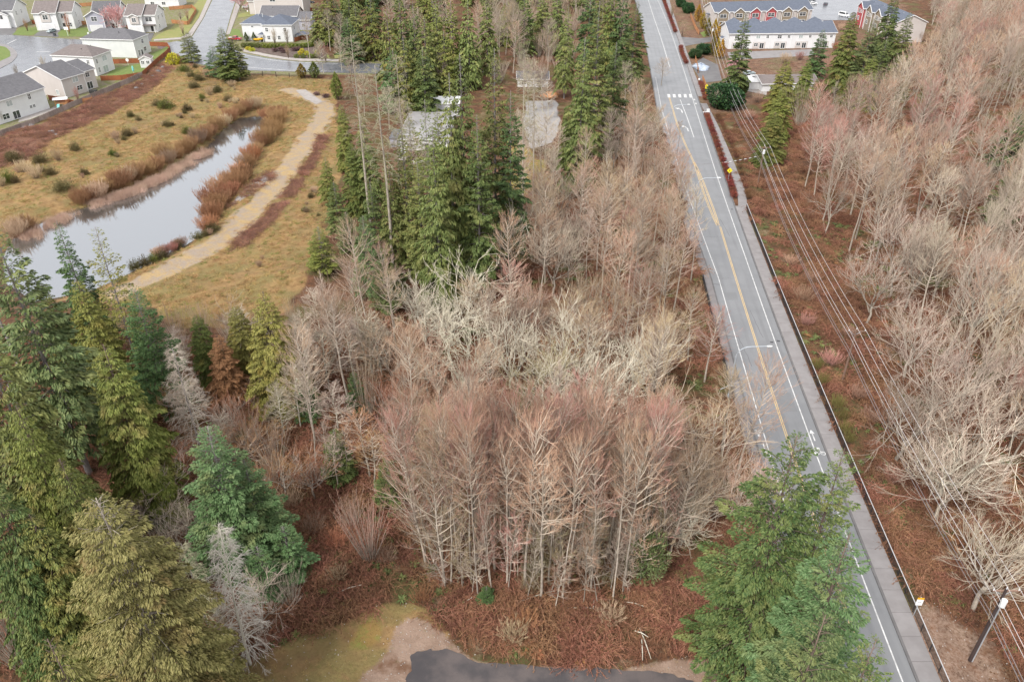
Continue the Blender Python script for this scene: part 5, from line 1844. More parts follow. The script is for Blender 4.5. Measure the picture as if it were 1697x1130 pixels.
wood_fence(ats([(285, 39), (313, 42), (326, 20), (319, 14)]), 'orange_fence', "orange fence turning the corner along the street verge")
wood_fence(ats([(128, 12), (166, 9)]), 'orange_fence', "orange fence across the gap behind the silver car's house")
wood_fence(ats([(121, 43), (146, 41)]), 'orange_fence', "orange fence between the silver car's house and the lilac house")
wood_fence(ats([(54, 40), (63, 40.5)]), 'red_fence', "short red fence between the first two garage houses")
wood_fence(ats([(211, 49), (221, 49)]), 'red_fence', "short red fence between the lilac house and the porch house")
wood_fence(ats([(503, 18), (518, 19)]), 'red_fence', "red fence beside the beige house with the black window")
wood_fence(ats([(489, 70), (500, 66), (518, 66)]), 'red_fence', "red fence by the garden gazebo of the corner house")
wood_fence(ats([(1144, 28), (1152, 48), (1158, 58)]), 'orange_fence', "orange fence beside the golden cypresses")
wood_fence(ats([(1152, 100), (1157, 122)]), 'orange_fence', "short orange fence by the mailbox at the driveway")
wood_fence(ats([(1164, 131), (1171, 149)]), 'orange_fence', "orange fence behind the yellow crossing sign", 1.4, 0.8)

# black wire fence on dark posts beside the curved street
P = ats([(392, 127), (414, 128), (436, 128), (458, 128.5), (480, 129), (505, 130)])
fn = thing("wire_fence", "low wire fence on dark posts between the curved street and the meadow", "fence", (P[0][0], P[0][1], 0))
for i, q in enumerate(P):
    MB().box(-0.1, -0.1, -0.3, 0.1, 0.1, 1.8).build("post", M['tarred_wood'], fn).location = (q[0] - P[0][0], q[1] - P[0][1], max(-0.1, land1(*q)))
mb = MB()
for a, b in zip(P[:-1], P[1:]):
    for z in (0.4, 0.8, 1.2, 1.6):
        beam(mb, (a[0] - P[0][0], a[1] - P[0][1], z), (b[0] - P[0][0], b[1] - P[0][1], z), 0.02, 0.02)
mb.build("wire", M['dark_wire'], fn)


# ------------------------------------------------------------------ railings along the pavements
def railing(label, f, y0, y1, hh, rail_m, step=2.6):
    root = thing("railing", label, "railing", (float(f(y0)), y0, 0))
    ys = np.arange(y0, y1 + 0.01, step)
    ox, oy = float(f(y0)), y0
    pk = MB()
    post = MB().box(-0.04, -0.04, -0.7, 0.04, 0.04, hh).mesh("railing_post", M['black_metal'])
    for i, y in enumerate(ys):
        p = link("post", post, root)
        p.location = (float(f(y)) - ox, y - oy, 0)
        if i < len(ys) - 1:
            a, b = (float(f(y)) - ox, y - oy), (float(f(ys[i + 1])) - ox, ys[i + 1] - oy)
            r = MB()
            beam(r, (*a, hh + 0.03), (*b, hh + 0.03), 0.09, 0.06)
            r.build("top_rail", rail_m, root)
            beam(pk, (*a, 0.12), (*b, 0.12), 0.04, 0.04)
            for t in np.arange(0.05, 1.0, 0.055):
                x, yy = a[0] + (b[0] - a[0]) * t, a[1] + (b[1] - a[1]) * t
                pk.box(x - 0.012, yy - 0.012, 0.14, x + 0.012, yy + 0.012, hh)
    o = pk.build("picket", M['black_metal'], root)
    o["kind"] = "stuff"
    return root


M['rail_pale'] = mat('rail_pale', (0.55, 0.55, 0.56), 0.4, (0.48, 0.48, 0.5), 2.0, metal=0.3)
railing("long black railing with a pale top rail between pavement and power lines", L_RAIL, 30, 176, 1.25, M['rail_pale'])
railing("black railing along the narrow pavement beside the bare grove", lambda y: L_LSW(y) - 0.18, 98, 142, 1.2, M['black_metal'])


# ------------------------------------------------------------------ street lamps
def street_lamp(px, py, ty, arm, label):
    x, y, z = gnd(px, py)
    z = 0.0
    x2, y2 = at(px, py, 0.1)
    root = thing("street_lamp", label, "street lamp", (x2, y2, 0.1), 0, "street lamps over the road")
    hh = 9.4
    MB().tube([(0, 0, -0.2), (0, 0, 0.5)], [0.2, 0.17], 8).build("base", M['galvanised'], root)
    q = [(0, 0, 0.4), (0, 0, hh * 0.5), (0.03, 0, hh * 0.8)]
    for k in range(1, 8):
        a = pi / 2 * k / 7
        q.append((0.05 + arm * 0.42 * (1 - cos(a)), 0.05 * k / 7, hh * 0.8 + (hh * 0.2) * sin(a)))
    q.append((arm, 0.1, hh + 0.06))
    MB().tube(q, [0.11, 0.1, 0.085] + [0.07] * 7 + [0.05], 7).build("mast", M['galvanised'], root)
    lm = MB().ball((arm + 0.35, 0.1, hh + 0.07), (0.5, 0.19, 0.11), 5, 8).build("lamp_head", M['pale_metal'], root)
    MB().box(arm + 0.1, -0.02, hh - 0.06, arm + 0.6, 0.22, hh - 0.03).build("lens", M['blind_glass'], lm)
    return root


sl = street_lamp(1207, 656, 568, 4.6, "tall curved street lamp nearest the bare grove, with two small plates on its mast")
for dx, dy in ((-0.28, 0.0), (0.28, 0.0)):
    MB().box(dx - 0.17, -0.06, 1.9, dx + 0.17, 0.02, 2.3).build("plate", M['pale_metal'], sl)
b_ = MB().tube([(-0.3, 0, 2.0), (-1.5, -0.2, 1.5), (-1.7, -0.3, 0.7)], 0.05, 6).build("bracket", M['galvanised'], sl)
street_lamp(1148, 358, 325, 4.6, "street lamp where the yellow lines spread apart")
street_lamp(1109, 226, 203, 4.4, "street lamp beyond the turn arrows, mostly hidden by branches")


# ------------------------------------------------------------------ power line
POLES = []


def utility_pole(x, y, hh, label, wood, trans=None, conduit=False, arm=2.7):
    z = land1(x, y)
    root = thing("utility_pole", label, "utility pole", (x, y, z), 0, "utility poles of the roadside power line")
    MB().tube([(0, 0, -1), (0, 0, hh * 0.5), (0, 0, hh)], [0.2, 0.17, 0.13], 8).build("pole", wood, root)
    ar = MB()
    ar.box(-arm * 0.42, 0.14, hh - 0.62, arm * 0.58, 0.26, hh - 0.46)
    a = ar.build("crossarm", M['pole_wood'], root)
    for dx in (-arm * 0.4, arm * 0.56):
        MB().tube([(dx, 0.2, hh - 0.46), (dx, 0.2, hh - 0.2)], [0.07, 0.05], 6).build("insulator", M['pale_metal'], a)
    MB().tube([(0, 0, hh), (0, 0, hh + 0.28)], [0.07, 0.05], 6).build("insulator", M['pale_metal'], root)
    br = MB()
    beam(br, (-0.7, 0.2, hh - 0.62), (0, 0.16, hh - 1.3), 0.05, 0.05)
    beam(br, (0.9, 0.2, hh - 0.62), (0, 0.16, hh - 1.3), 0.05, 0.05)
    br.build("brace", M['galvanised'], root)
    if trans:
        tr = MB().tube([(0.0, -0.42, hh - trans - 1.0), (0, -0.42, hh - trans - 0.95), (0, -0.42, hh - trans), (0, -0.42, hh - trans + 0.06)], [0.2, 0.29, 0.29, 0.12], 10).build("transformer", M['pale_metal'], root)
    if conduit:
        MB().tube([(0.2, -0.12, 0), (0.2, -0.12, hh - 2.2)], 0.075, 6).build("conduit", M['galvanised'], root)
    POLES.append((x, y, z, hh, arm))
    return root


def pole_px(px, py, hh, *a, **k):
    x, y, z = gnd(px, py)
    return utility_pole(x, y, hh, *a, **k)


utility_pole(46.2, 4.0, 11.6, "utility pole outside the view that carries on the power line", M['pole_wood'])
pole_px(1607, 1094, 11.8, "near utility pole, tarred black with a pale conduit and a lamp-like transformer", M['tarred_wood'], trans=1.2, conduit=True)
pole_px(1395, 633, 10.4, "slim brown utility pole standing in the rust brush by the long railing", M['pole_wood'])
pole_px(1255, 309, 10.8, "utility pole with a white cylinder near the footpath bend", M['pole_wood'], trans=1.0)
pole_px(1176, 88, 10.4, "utility pole with white transformers by the golden cypresses", M['pole_wood'], trans=0.8, conduit=False)
utility_pole(101, 450, 11, "far utility pole above the townhouses at the top of the view", M['pole_wood'])


def wire_run(name, label, offs_xz, r, m, sag):
    mb = MB()
    for (x0, y0, z0, h0, a0), (x1, y1, z1, h1, a1) in zip(POLES[:-1], POLES[1:]):
        dx, dz = offs_xz
        p = np.array((x0 + dx, y0 + 0.2, z0 + h0 + dz))
        q = np.array((x1 + dx, y1 + 0.2, z1 + h1 + dz))
        L = np.linalg.norm(q - p)
        t = np.linspace(0, 1, 15)[:, None]
        pts = p + (q - p) * t
        pts[:, 2] -= (sag * (L / 60) ** 1.6 * 4 * t * (1 - t))[:, 0]
        mb.tube(pts, r, 4)
    o = mb.build(name, m)
    return tag(o, label, "power line", "wires strung between the utility poles")


wire_run("power_wire", "bright power wire on the crossarm end nearest the bare wood", (2.7 * 0.56, -0.2), 0.03, M['wire'], 0.9)
wire_run("power_wire", "bright power wire carried on the pole tops", (0, 0.28), 0.03, M['wire'], 0.9)
wire_run("power_wire", "bright power wire on the crossarm end nearest the road", (-2.7 * 0.4, -0.2), 0.03, M['wire'], 0.9)
wire_run("power_wire", "pale neutral wire just under the crossarms", (-0.22, -2.2), 0.03, M['wire'], 1.0)
wire_run("cable", "dark upper telephone cable under the power wires", (-0.24, -3.9), 0.045, M['dark_wire'], 1.1)
wire_run("cable", "dark lowest telephone cable under the power wires", (-0.24, -4.5), 0.05, M['dark_wire'], 1.1)
# the marked service wire across the road
x, y, z, hh, _ = POLES[3]
p0, p1 = np.array((x, y, z + hh - 2.4)), np.array((*at(1142, 272, 7.0), 7.0))
t = np.linspace(0, 1, 16)[:, None]
pts = p0 + (p1 - p0) * t
pts[:, 2] -= (0.7 * 4 * t * (1 - t))[:, 0]
mb = MB().tube(pts, 0.02, 4)
sw = tag(mb.build("service_wire", M['dark_wire']), "thin service wire with pale sleeves crossing the road", "wire")
for k in range(2, 9):
    mb = MB()
    beam(mb, pts[k] * 0.8 + pts[k - 1] * 0.2, pts[k] * 0.35 + pts[k - 1] * 0.65, 0.09, 0.09)
    mb.build("sleeve", M['pale_metal'], sw)


# ------------------------------------------------------------------ signs and small street furniture
def sign_post(name, label, cat, px, py, hh, fill, rz=0.0):
    x, y, z = gnd(px, py)
    root = thing(name, label, cat, (x, y, z), rz)
    MB().tube([(0, 0.05, -0.3), (0, 0.05, hh)], 0.045, 6).build("post", M['galvanised'], root)
    fill(root)
    return root


def diamond(root, cz, s, m, sub=None):
    V = [(0, -0.03, cz - s), (s, -0.03, cz), (0, -0.03, cz + s), (-s, -0.03, cz)]
    V += [(a, 0.0, c) for a, b, c in V]
    b = MB().add(V, [(0, 1, 2, 3), (7, 6, 5, 4), (0, 4, 5, 1), (1, 5, 6, 2), (2, 6, 7, 3), (3, 7, 4, 0)]).build("board", m, root)
    g = MB()
    g.ball((0, -0.045, cz + s * 0.38), (s * 0.12, 0.012, s * 0.12), 4, 6)
    g.add([(-s * 0.12, -0.04, cz + s * 0.22), (s * 0.12, -0.04, cz + s * 0.22), (s * 0.1, -0.04, cz - s * 0.1), (-s * 0.1, -0.04, cz - s * 0.1)], [(3, 2, 1, 0)])
    g.add([(-s * 0.1, -0.04, cz - s * 0.1), (0.0, -0.04, cz - s * 0.1), (-s * 0.12, -0.04, cz - s * 0.5), (-s * 0.24, -0.04, cz - s * 0.5)], [(3, 2, 1, 0)])
    g.add([(0, -0.04, cz - s * 0.1), (s * 0.1, -0.04, cz - s * 0.1), (s * 0.26, -0.04, cz - s * 0.48), (s * 0.14, -0.04, cz - s * 0.5)], [(3, 2, 1, 0)])
    g.build("symbol", M['sign_black'], b)


def f_warn(root):
    diamond(root, 3.0, 0.72, M['sign_yellow'])


sign_post("warning_sign", "yellow diamond warning sign beside the footpath bend", "road sign", 1206.5, 301, 3.6, f_warn, radians(-8))


def f_cross(root):
    V = [(-0.42, -0.03, 3.1), (0.42, -0.03, 3.1), (0.42, -0.03, 3.6), (0, -0.03, 4.1), (-0.42, -0.03, 3.6)]
    n = 5
    V2 = V + [(a, 0, c) for a, b, c in V]
    b = MB().add(V2, [(0, 1, 6, 5), (1, 2, 7, 6), (2, 3, 8, 7), (3, 4, 9, 8), (4, 0, 5, 9), (0, 1, 2, 4), (5, 9, 7, 6)], [(2, 3, 4), (7, 9, 8)]).build("board", M['sign_yellow'], root)
    g = MB().ball((0, -0.045, 3.62), (0.09, 0.012, 0.09), 4, 6)
    g.box(-0.12, -0.05, 3.22, 0.12, -0.035, 3.5)
    g.build("symbol", M['sign_black'], b)
    MB().box(-0.42, -0.03, 2.55, 0.42, 0.0, 3.02).build("lower_board", M['sign_yellow'], root)
    MB().box(-0.2, -0.1, 0.9, 0.2, -0.02, 1.7).build("flag_holder", M['sign_orange'], root)


sign_post("crossing_sign", "yellow five-sided crossing sign among red shrubs by the crosswalk", "road sign", 1169, 159.5, 4.1, f_cross, radians(-8))


def f_stop(root):
    MB().box(-0.36, -0.03, 1.9, 0.36, 0.0, 2.85).build("board", M['trim'], root)
    MB().box(-0.36, -0.03, 2.855, 0.36, 0.0, 3.15).build("header", M['sign_orange'], root)
    g = MB()
    for k, (a, w_) in enumerate(((-0.16, 0.1), (-0.02, 0.05), (0.08, 0.1))):
        g.box(a, -0.045, 2.34, a + w_, -0.034, 2.5)
    g.build("print", M['galvanised'], root)


x_, y_, _ = gnd(1516, 1022)
sign_post("stop_sign_board", "white board with an amber header on a post behind the railing", "sign", 1514, 1020, 3.2, f_stop, radians(-6))


def small_box(name, label, cat, px, py, dims, m, z=None, rz=0.0, post=None):
    x, y, zz = gnd(px, py)
    root = thing(name, label, cat, (x, y, max(zz, -0.1) if z is None else z), rz)
    w, d, h0, h1 = dims
    MB().box(-w / 2, -d / 2, h0, w / 2, d / 2, h1).build("box", m, root)
    if post:
        MB().box(-0.05, -0.05, -0.1, 0.05, 0.05, h0 - 0.003).build("post", post, root)
    MB().box(-w / 2 - 0.03, -d / 2 - 0.03, h1 + 0.002, w / 2 + 0.03, d / 2 + 0.03, h1 + 0.06).build("lid", m, root)
    return root


small_box("utility_cabinet", "white cabinet beside the footpath just below the crossing", "cabinet", 1173, 187, (0.9, 0.5, 0.0, 1.1), M['pale_metal'])
small_box("mailbox", "white mailbox at the concrete apron of the grey driveway", "mailbox", 1158, 137, (0.5, 0.6, 0.9, 1.35), M['trim'], None, 0, M['pole_wood'])
small_box("mailbox", "black mailbox beside the short orange fence", "mailbox", 1156, 122, (0.45, 0.6, 0.9, 1.3), M['sign_black'], None, 0, M['pole_wood'])
small_box("utility_box", "small white utility box on the front lawn near the silver car", "utility box", 147, 58, (0.7, 0.6, 0.0, 0.9), M['pale_metal'])
small_box("mailbox", "pale mailbox by the pavement below the pink blossom tree", "mailbox", 411, 23, (0.5, 0.6, 0.9, 1.5), M['trim'], None, 0, M['pole_wood'])
small_box("trash_bin", "dark trash bin behind the silver car", "bin", 91, 60, (0.9, 0.9, 0.0, 1.3), M['car_dark'])
small_box("grill", "black covered grill on the patio of the beige house", "grill", 156, 157, (2.4, 1.4, 0.0, 1.5), M['sign_black'])
# bench and shelter slab by the crossing
x, y, z = gnd(1170, 189)
bn = thing("bench", "white bench beside the cabinet below the crossing", "bench", (x, y, 0.1), 0.1)
MB().box(-1.1, -0.25, 0.42, 1.1, 0.25, 0.5).build("seat", M['trim'], bn)
for dx in (-0.9, 0.9):
    MB().box(dx - 0.06, -0.2, 0, dx + 0.06, 0.2, 0.417).build("leg", M['galvanised'], bn)
# basketball hoop board and white lawn sign
x, y, z = gnd(113, 60)
bh = thing("basketball_hoop", "white backboard hoop by the kerb of the cul-de-sac", "basketball hoop", (x, y, z))
MB().tube([(0, 0, 0), (0, 0, 3.0)], 0.08, 6).build("pole", M['trim'], bh)
MB().box(-0.95, -0.18, 2.6, 0.95, -0.1, 3.9).build("backboard", M['trim'], bh)
MB().tube([(0.22 * cos(k * pi / 5), -0.45 + 0.22 * sin(k * pi / 5), 2.85) for k in range(11)], 0.03, 4).build("rim", M['sign_orange'], bh)
x, y, z = gnd(213, 109)
bh = thing("garden_hoop", "round white target board on a pole against the red fence", "target", (x, y, z))
MB().tube([(0, 0, 0), (0, 0, 1.8)], 0.05, 6).build("pole", M['trim'], bh)
MB().tube([(0, -0.06, 2.1), (0, 0.0, 2.1)], [0.62, 0.62], 12).build("board", M['trim'], bh)
x, y, z = gnd(222, 122)
pa = thing("parasol", "closed teal parasol standing on the back lawn", "parasol", (x, y, z))
MB().tube([(0, 0, 0), (0, 0, 2.9)], 0.05, 6).build("pole", M['trim'], pa)
MB().tube([(0, 0, 0.7), (0, 0, 1.2), (0, 0, 2.2), (0, 0, 2.85)], [0.25, 0.42, 0.36, 0.06], 8).build("canopy", M['teal_cloth'], pa)
x, y, z = gnd(104, 177)
pt = thing("play_tower", "wooden play tower with a pale canopy and ladder in the side yard", "play tower", (x, y, z), 0.3)
for dx in (-1.7, 1.7):
    for dy in (-1.0, 1.0):
        MB().box(dx - 0.07, dy - 0.07, 0, dx + 0.07, dy + 0.07, 2.6).build("post", M['orange_play'], pt)
MB().box(-1.8, -1.1, 1.2, 1.8, 1.1, 1.3).build("deck", M['orange_play'], pt)
MB().add([(-2.3, -1.4, 2.6), (2.3, -1.4, 2.6), (2.3, 0, 3.1), (-2.3, 0, 3.1), (2.3, 1.4, 2.6), (-2.3, 1.4, 2.6)], [(0, 1, 2, 3), (3, 2, 4, 5)]).build("canopy", M['pale_metal'], pt)
for k in range(5):
    MB().box(0.6, -1.75 + k * 0.13, 0.15 + k * 0.24, 1.5, -1.65 + k * 0.13, 0.22 + k * 0.24).build("rung", M['orange_play'], pt)
MB().add([(-1.3, -1.1, 1.25), (-0.5, -1.1, 1.25), (-0.5, -2.8, 0.2), (-1.3, -2.8, 0.2)], [(0, 1, 2, 3)]).build("slide", M['teal_cloth'], pt)
# gazebo, kayak, tarp heap, bark heap
x, y, z = gnd(503, 66)
gz = thing("gazebo", "small grey roofed gazebo beside the corner house", "gazebo", (x, y, z))
for dx, dy in ((-2.2, -2), (2.2, -2), (2.2, 2), (-2.2, 2)):
    MB().box(dx - 0.08, dy - 0.08, 0, dx + 0.08, dy + 0.08, 2.5).build("post", M['trim'], gz)
MB().add([(-2.8, -2.6, 2.5), (2.8, -2.6, 2.5), (2.8, 2.6, 2.5), (-2.8, 2.6, 2.5), (0, 0, 3.7)], [(0, 3, 2, 1)], [(0, 1, 4), (1, 2, 4), (2, 3, 4), (3, 0, 4)]).build("roof", M['roof_slate'], gz)
x, y, z = gnd(429, 71)
ky = thing("kayak", "yellow kayak leaning over the hedge of the white corner house", "kayak", (x, y, 1.3), radians(25))
MB().tube([(-2.3, 0, 0.25), (-1.4, 0, 0.05), (0, 0, 0), (1.4, 0, 0.05), (2.3, 0, 0.25)], [0.06, 0.42, 0.55, 0.42, 0.06], 10).build("hull", M['kayak_yellow'], ky)
for dx in (-0.6, 0.6):
    MB().ball((dx, 0, 0.42), (0.42, 0.26, 0.16), 5, 8).build("cockpit", M['sign_black'], ky)


def heap(name, label, cat, px, py, rx, ry, rz_, m, seed, kind=None):
    x, y, z = gnd(px, py)
    rng = np.random.default_rng(seed)
    mb = MB()
    n = 14
    V, Q = [], []
    for i in range(6):
        a = i / 5
        for k in range(n):
            b = 2 * pi * k / n
            j = 1 + 0.22 * (vnoise(cos(b) * 2 + 5, sin(b) * 2 + i, 1.0, seed) - 0.5) * 2
            V.append((rx * cos(b) * cos(a * pi / 2) * j, ry * sin(b) * cos(a * pi / 2) * j, rz_ * sin(a * pi / 2) * j - 0.1))
    for i in range(5):
        for k in range(n):
            Q.append((i * n + k, i * n + (k + 1) % n, (i + 1) * n + (k + 1) % n, (i + 1) * n + k))
    o = mb.add(V, Q).build(name, m, None, True)
    o.location = (x, y, z)
    return tag(o, label, cat, kind=kind)


heap("tarpaulin_pile", "heap covered by a blue grey tarpaulin beside the driveway", "tarp", 1162, 113, 3.0, 5.0, 1.6, M['blue_tarp'], 3)
heap("bark_pile", "orange heap of bark chips beyond the gravel yard", "bark pile", 911, 160, 3.0, 2.2, 1.6, M['wood_chip'], 4)
for i, (px, py, s) in enumerate(((270, 112, .9), (262, 119, 1.1), (253, 127, .8), (245, 134, 1.0), (236, 141, .9), (226, 147, 1.0), (214, 153, .8), (86, 221, 1.3), (93, 224, .8), (41, 214, 1.4), (52, 210, 1.2), (65, 75, .1))):
    if s < 0.5:
        continue
    where = ("below the yellow bush", "second below the yellow bush", "third below the yellow bush", "fourth down the red fence", "fifth down the red fence", "sixth down toward the grey fence", "seventh, at the grey fence end", "in the brush below the grey fence", "small, beside the larger rock in the brush", "by the patio corner of the white house", "by the lawn of the white house")[i]
    heap("boulder", "dark rock " + where, "rock", px, py, s, s * 0.8, s * 0.7, M['rock'], 20 + i)["group"] = "rocks along the fence"


# ------------------------------------------------------------------ vehicles
def car(name, label, cat, x, y, rz, paint, kind="car", group=None, z=0.02):
    L, W = (4.5, 1.8) if kind == "car" else (5.6, 2.0)
    root = thing(name, label, cat, (x, y, z), rz, group)

    def prism(profile, w0, w1=None):
        """side outline (x, z) extruded across the car; upper points narrow to w1"""
        w1 = w0 if w1 is None else w1
        zs = [p[1] for p in profile]
        lo, hi = min(zs), max(zs)
        n = len(profile)
        V = []
        for s in (-1, 1):
            for px_, pz in profile:
                ww = w0 + (w1 - w0) * ((pz - lo) / (hi - lo + 1e-9))
                V.append((px_, s * ww / 2, pz))
        return V, n
    if kind == "car":
        low = [(-2.2, 0.35), (2.2, 0.35), (2.25, 0.65), (2.0, 0.85), (1.0, 0.95), (-1.9, 0.98), (-2.25, 0.85)]
        cab = [(1.05, 0.951), (0.35, 1.42), (-1.25, 1.45), (-1.85, 0.981)]
    elif kind == "pickup":
        low = [(-2.8, 0.45), (2.8, 0.45), (2.85, 0.8), (2.7, 1.05), (1.4, 1.12), (-2.8, 1.12)]
        cab = [(1.5, 1.121), (0.8, 1.75), (-0.6, 1.78), (-0.9, 1.122)]
    else:
        low = [(-2.7, 0.4), (2.7, 0.4), (2.75, 0.9), (2.5, 1.1), (1.9, 1.2), (-2.75, 1.2)]
        cab = [(2.0, 1.201), (1.2, 2.15), (-2.65, 2.2), (-2.74, 1.202)]
    for nm, pr, w0, w1, m in (("body", low, W, W * 0.97, paint), ("cabin", cab, W * 0.94, W * 0.78, paint)):
        V, n = prism(pr, w0, w1)
        mb = MB()
        mb.add(V, [(i, (i + 1) % n, n + (i + 1) % n, n + i) for i in range(n)])
        c0 = np.mean([v for v in V[:n]], 0)
        c1 = np.mean([v for v in V[n:]], 0)
        mb.add(V[:n] + [tuple(c0)], None, [(n, (i + 1) % n, i) for i in range(n)])
        mb.add(V[n:] + [tuple(c1)], None, [(n, i, (i + 1) % n) for i in range(n)])
        o = mb.build(nm, m, root)
        if nm == "cabin":
            V = np.array(V)
            a, b = V[:n], V[n:]
            g = MB()

            def inset(q, k=0.12, off=0.015):
                q = np.array(q)
                c = q.mean(0)
                nn = np.cross(q[1] - q[0], q[3] - q[0])
                nn /= np.linalg.norm(nn)
                if np.dot(nn, c - V.mean(0)) < 0:
                    nn = -nn
                return q + (c - q) * k + nn * off
            for q in ([a[0], a[1], b[1], b[0]], [a[2], a[3], b[3], b[2]]):
                MB().add(inset(q), [(0, 1, 2, 3)]).build("windscreen", M['glass'], o)
            for s_ in (a, b):
                MB().add(inset([s_[0], s_[1], s_[2], s_[3]], 0.14), [(0, 1, 2, 3)]).build("side_window", M['glass'], o)
    xs = L * 0.31
    for sx in (-xs, xs):
        for sy in (-1, 1):
            w = MB().tube([(sx, sy * (W / 2 - 0.12), 0.33), (sx, sy * (W / 2 + 0.02), 0.33)], 0.33, 12).build("wheel", M['rubber'], root)
            MB().tube([(sx, sy * (W / 2 + 0.021), 0.33), (sx, sy * (W / 2 + 0.035), 0.33)], 0.18, 10).build("rim", M['galvanised'], w)
    for sy in (-0.6, 0.6):
        xx = low[2][0]
        MB().box(xx - 0.08, sy - 0.2, 0.62, xx + 0.03, sy + 0.2, 0.78).build("headlight", M['pale_metal'], root)
        MB().box(low[0][0] - 0.06, sy - 0.18, 0.7, low[0][0] + 0.06, sy + 0.18, 0.85).build("tail_light", M['car_red'], root)
    if kind == "pickup":
        MB().box(-2.7, -0.8, 1.122, -1.0, 0.8, 1.16).build("bed_cover", M['trim'], root)
    return root


def car_px(px, py, *a, **k):
    x, y = at(px, py)
    return lambda name, label, cat, rz, paint, kind="car", group=None: car(name, label, cat, x, y, rz, paint, kind, group)


car_px(86, 54)("parked_car", "silver car parked on the drive in front of a garage door", "car", radians(-105), M['car_silver'])
car_px(390, 67)("pickup_truck", "red pickup parked beside the white corner house", "pickup truck", radians(-8), M['car_red'], "pickup")
G = "cars in the parking court behind the townhouses"
car_px(1347, 8)("parked_car", "white car in the parking court, between dark cars", "car", radians(5), M['car_white'], "car", G)
car_px(1368, 9)("parked_car", "dark car just past the white car by the planter", "car", radians(60), M['car_dark'], "car", G)
car_px(1345, 1.5)("parked_car", "dark car in the row behind the white car", "car", radians(5), M['car_dark'], "car", G)
car_px(1398, 28)("parked_van", "white van at the edge of the parking court", "van", radians(-60), M['car_white'], "van", G)
car_px(1418, 26)("parked_car", "grey car beside the red gable of the townhouse", "car", radians(-60), M['car_grey'], "car", G)
car_px(1241, 124)("parked_car", "pale car half hidden behind the lone fir", "car", radians(10), M['car_silver'], "car")
car_px(670, 262)("parked_van", "white van below the long grey shed", "van", radians(88), M['car_white'], "van")
car_px(698, 271)("parked_car", "white car near the white van below the shed", "car", radians(30), M['car_white'], "car")
car_px(409, 14)("parked_car", "white car on the drive beyond the pink blossom tree", "car", radians(0), M['car_white'], "car")
car_px(514, 6)("parked_car", "dark car beside the beige house at the top", "car", radians(20), M['car_dark'], "car")
# ------------------------------------------------------------------ trees and shrubs, each a thing of its own
RNG = np.random.default_rng(77)
UNITS = "zeroth first second third fourth fifth sixth seventh eighth ninth tenth eleventh twelfth thirteenth fourteenth fifteenth sixteenth seventeenth eighteenth nineteenth".split()
TENS = {20: "twent", 30: "thirt", 40: "fort", 50: "fift", 60: "sixt", 70: "sevent", 80: "eight", 90: "ninet"}


def ordinal(n):
    if n < 20:
        return UNITS[n]
    t, u = n // 10 * 10, n % 10
    return TENS[t] + "ieth" if u == 0 else TENS[t] + "y-" + UNITS[u]


NEEDLES = {"fir": ("fir_tree", "fir tree"), "hem": ("hemlock_tree", "hemlock tree"), "ced": ("cedar_tree", "cedar tree")}


NEEDLE_POS = []


def needle(kind, px, py, h, r, leaf, label, base_h, base_r, tilt=(0, 0), nm="fir_tree", cat="conifer", bark=None):
    """needle tree of height h and crown radius r whose top stands at photo point (px, py)"""
    x, y, z = under_top(px, py, h)
    NEEDLE_POS.append((x, y, r))
    s = r / base_r
    return plant(kind, nm, x, y, z, s, RNG.uniform(0, 6.28), label, cat, None, M[leaf] if leaf else None, bark, h / base_h, tilt)


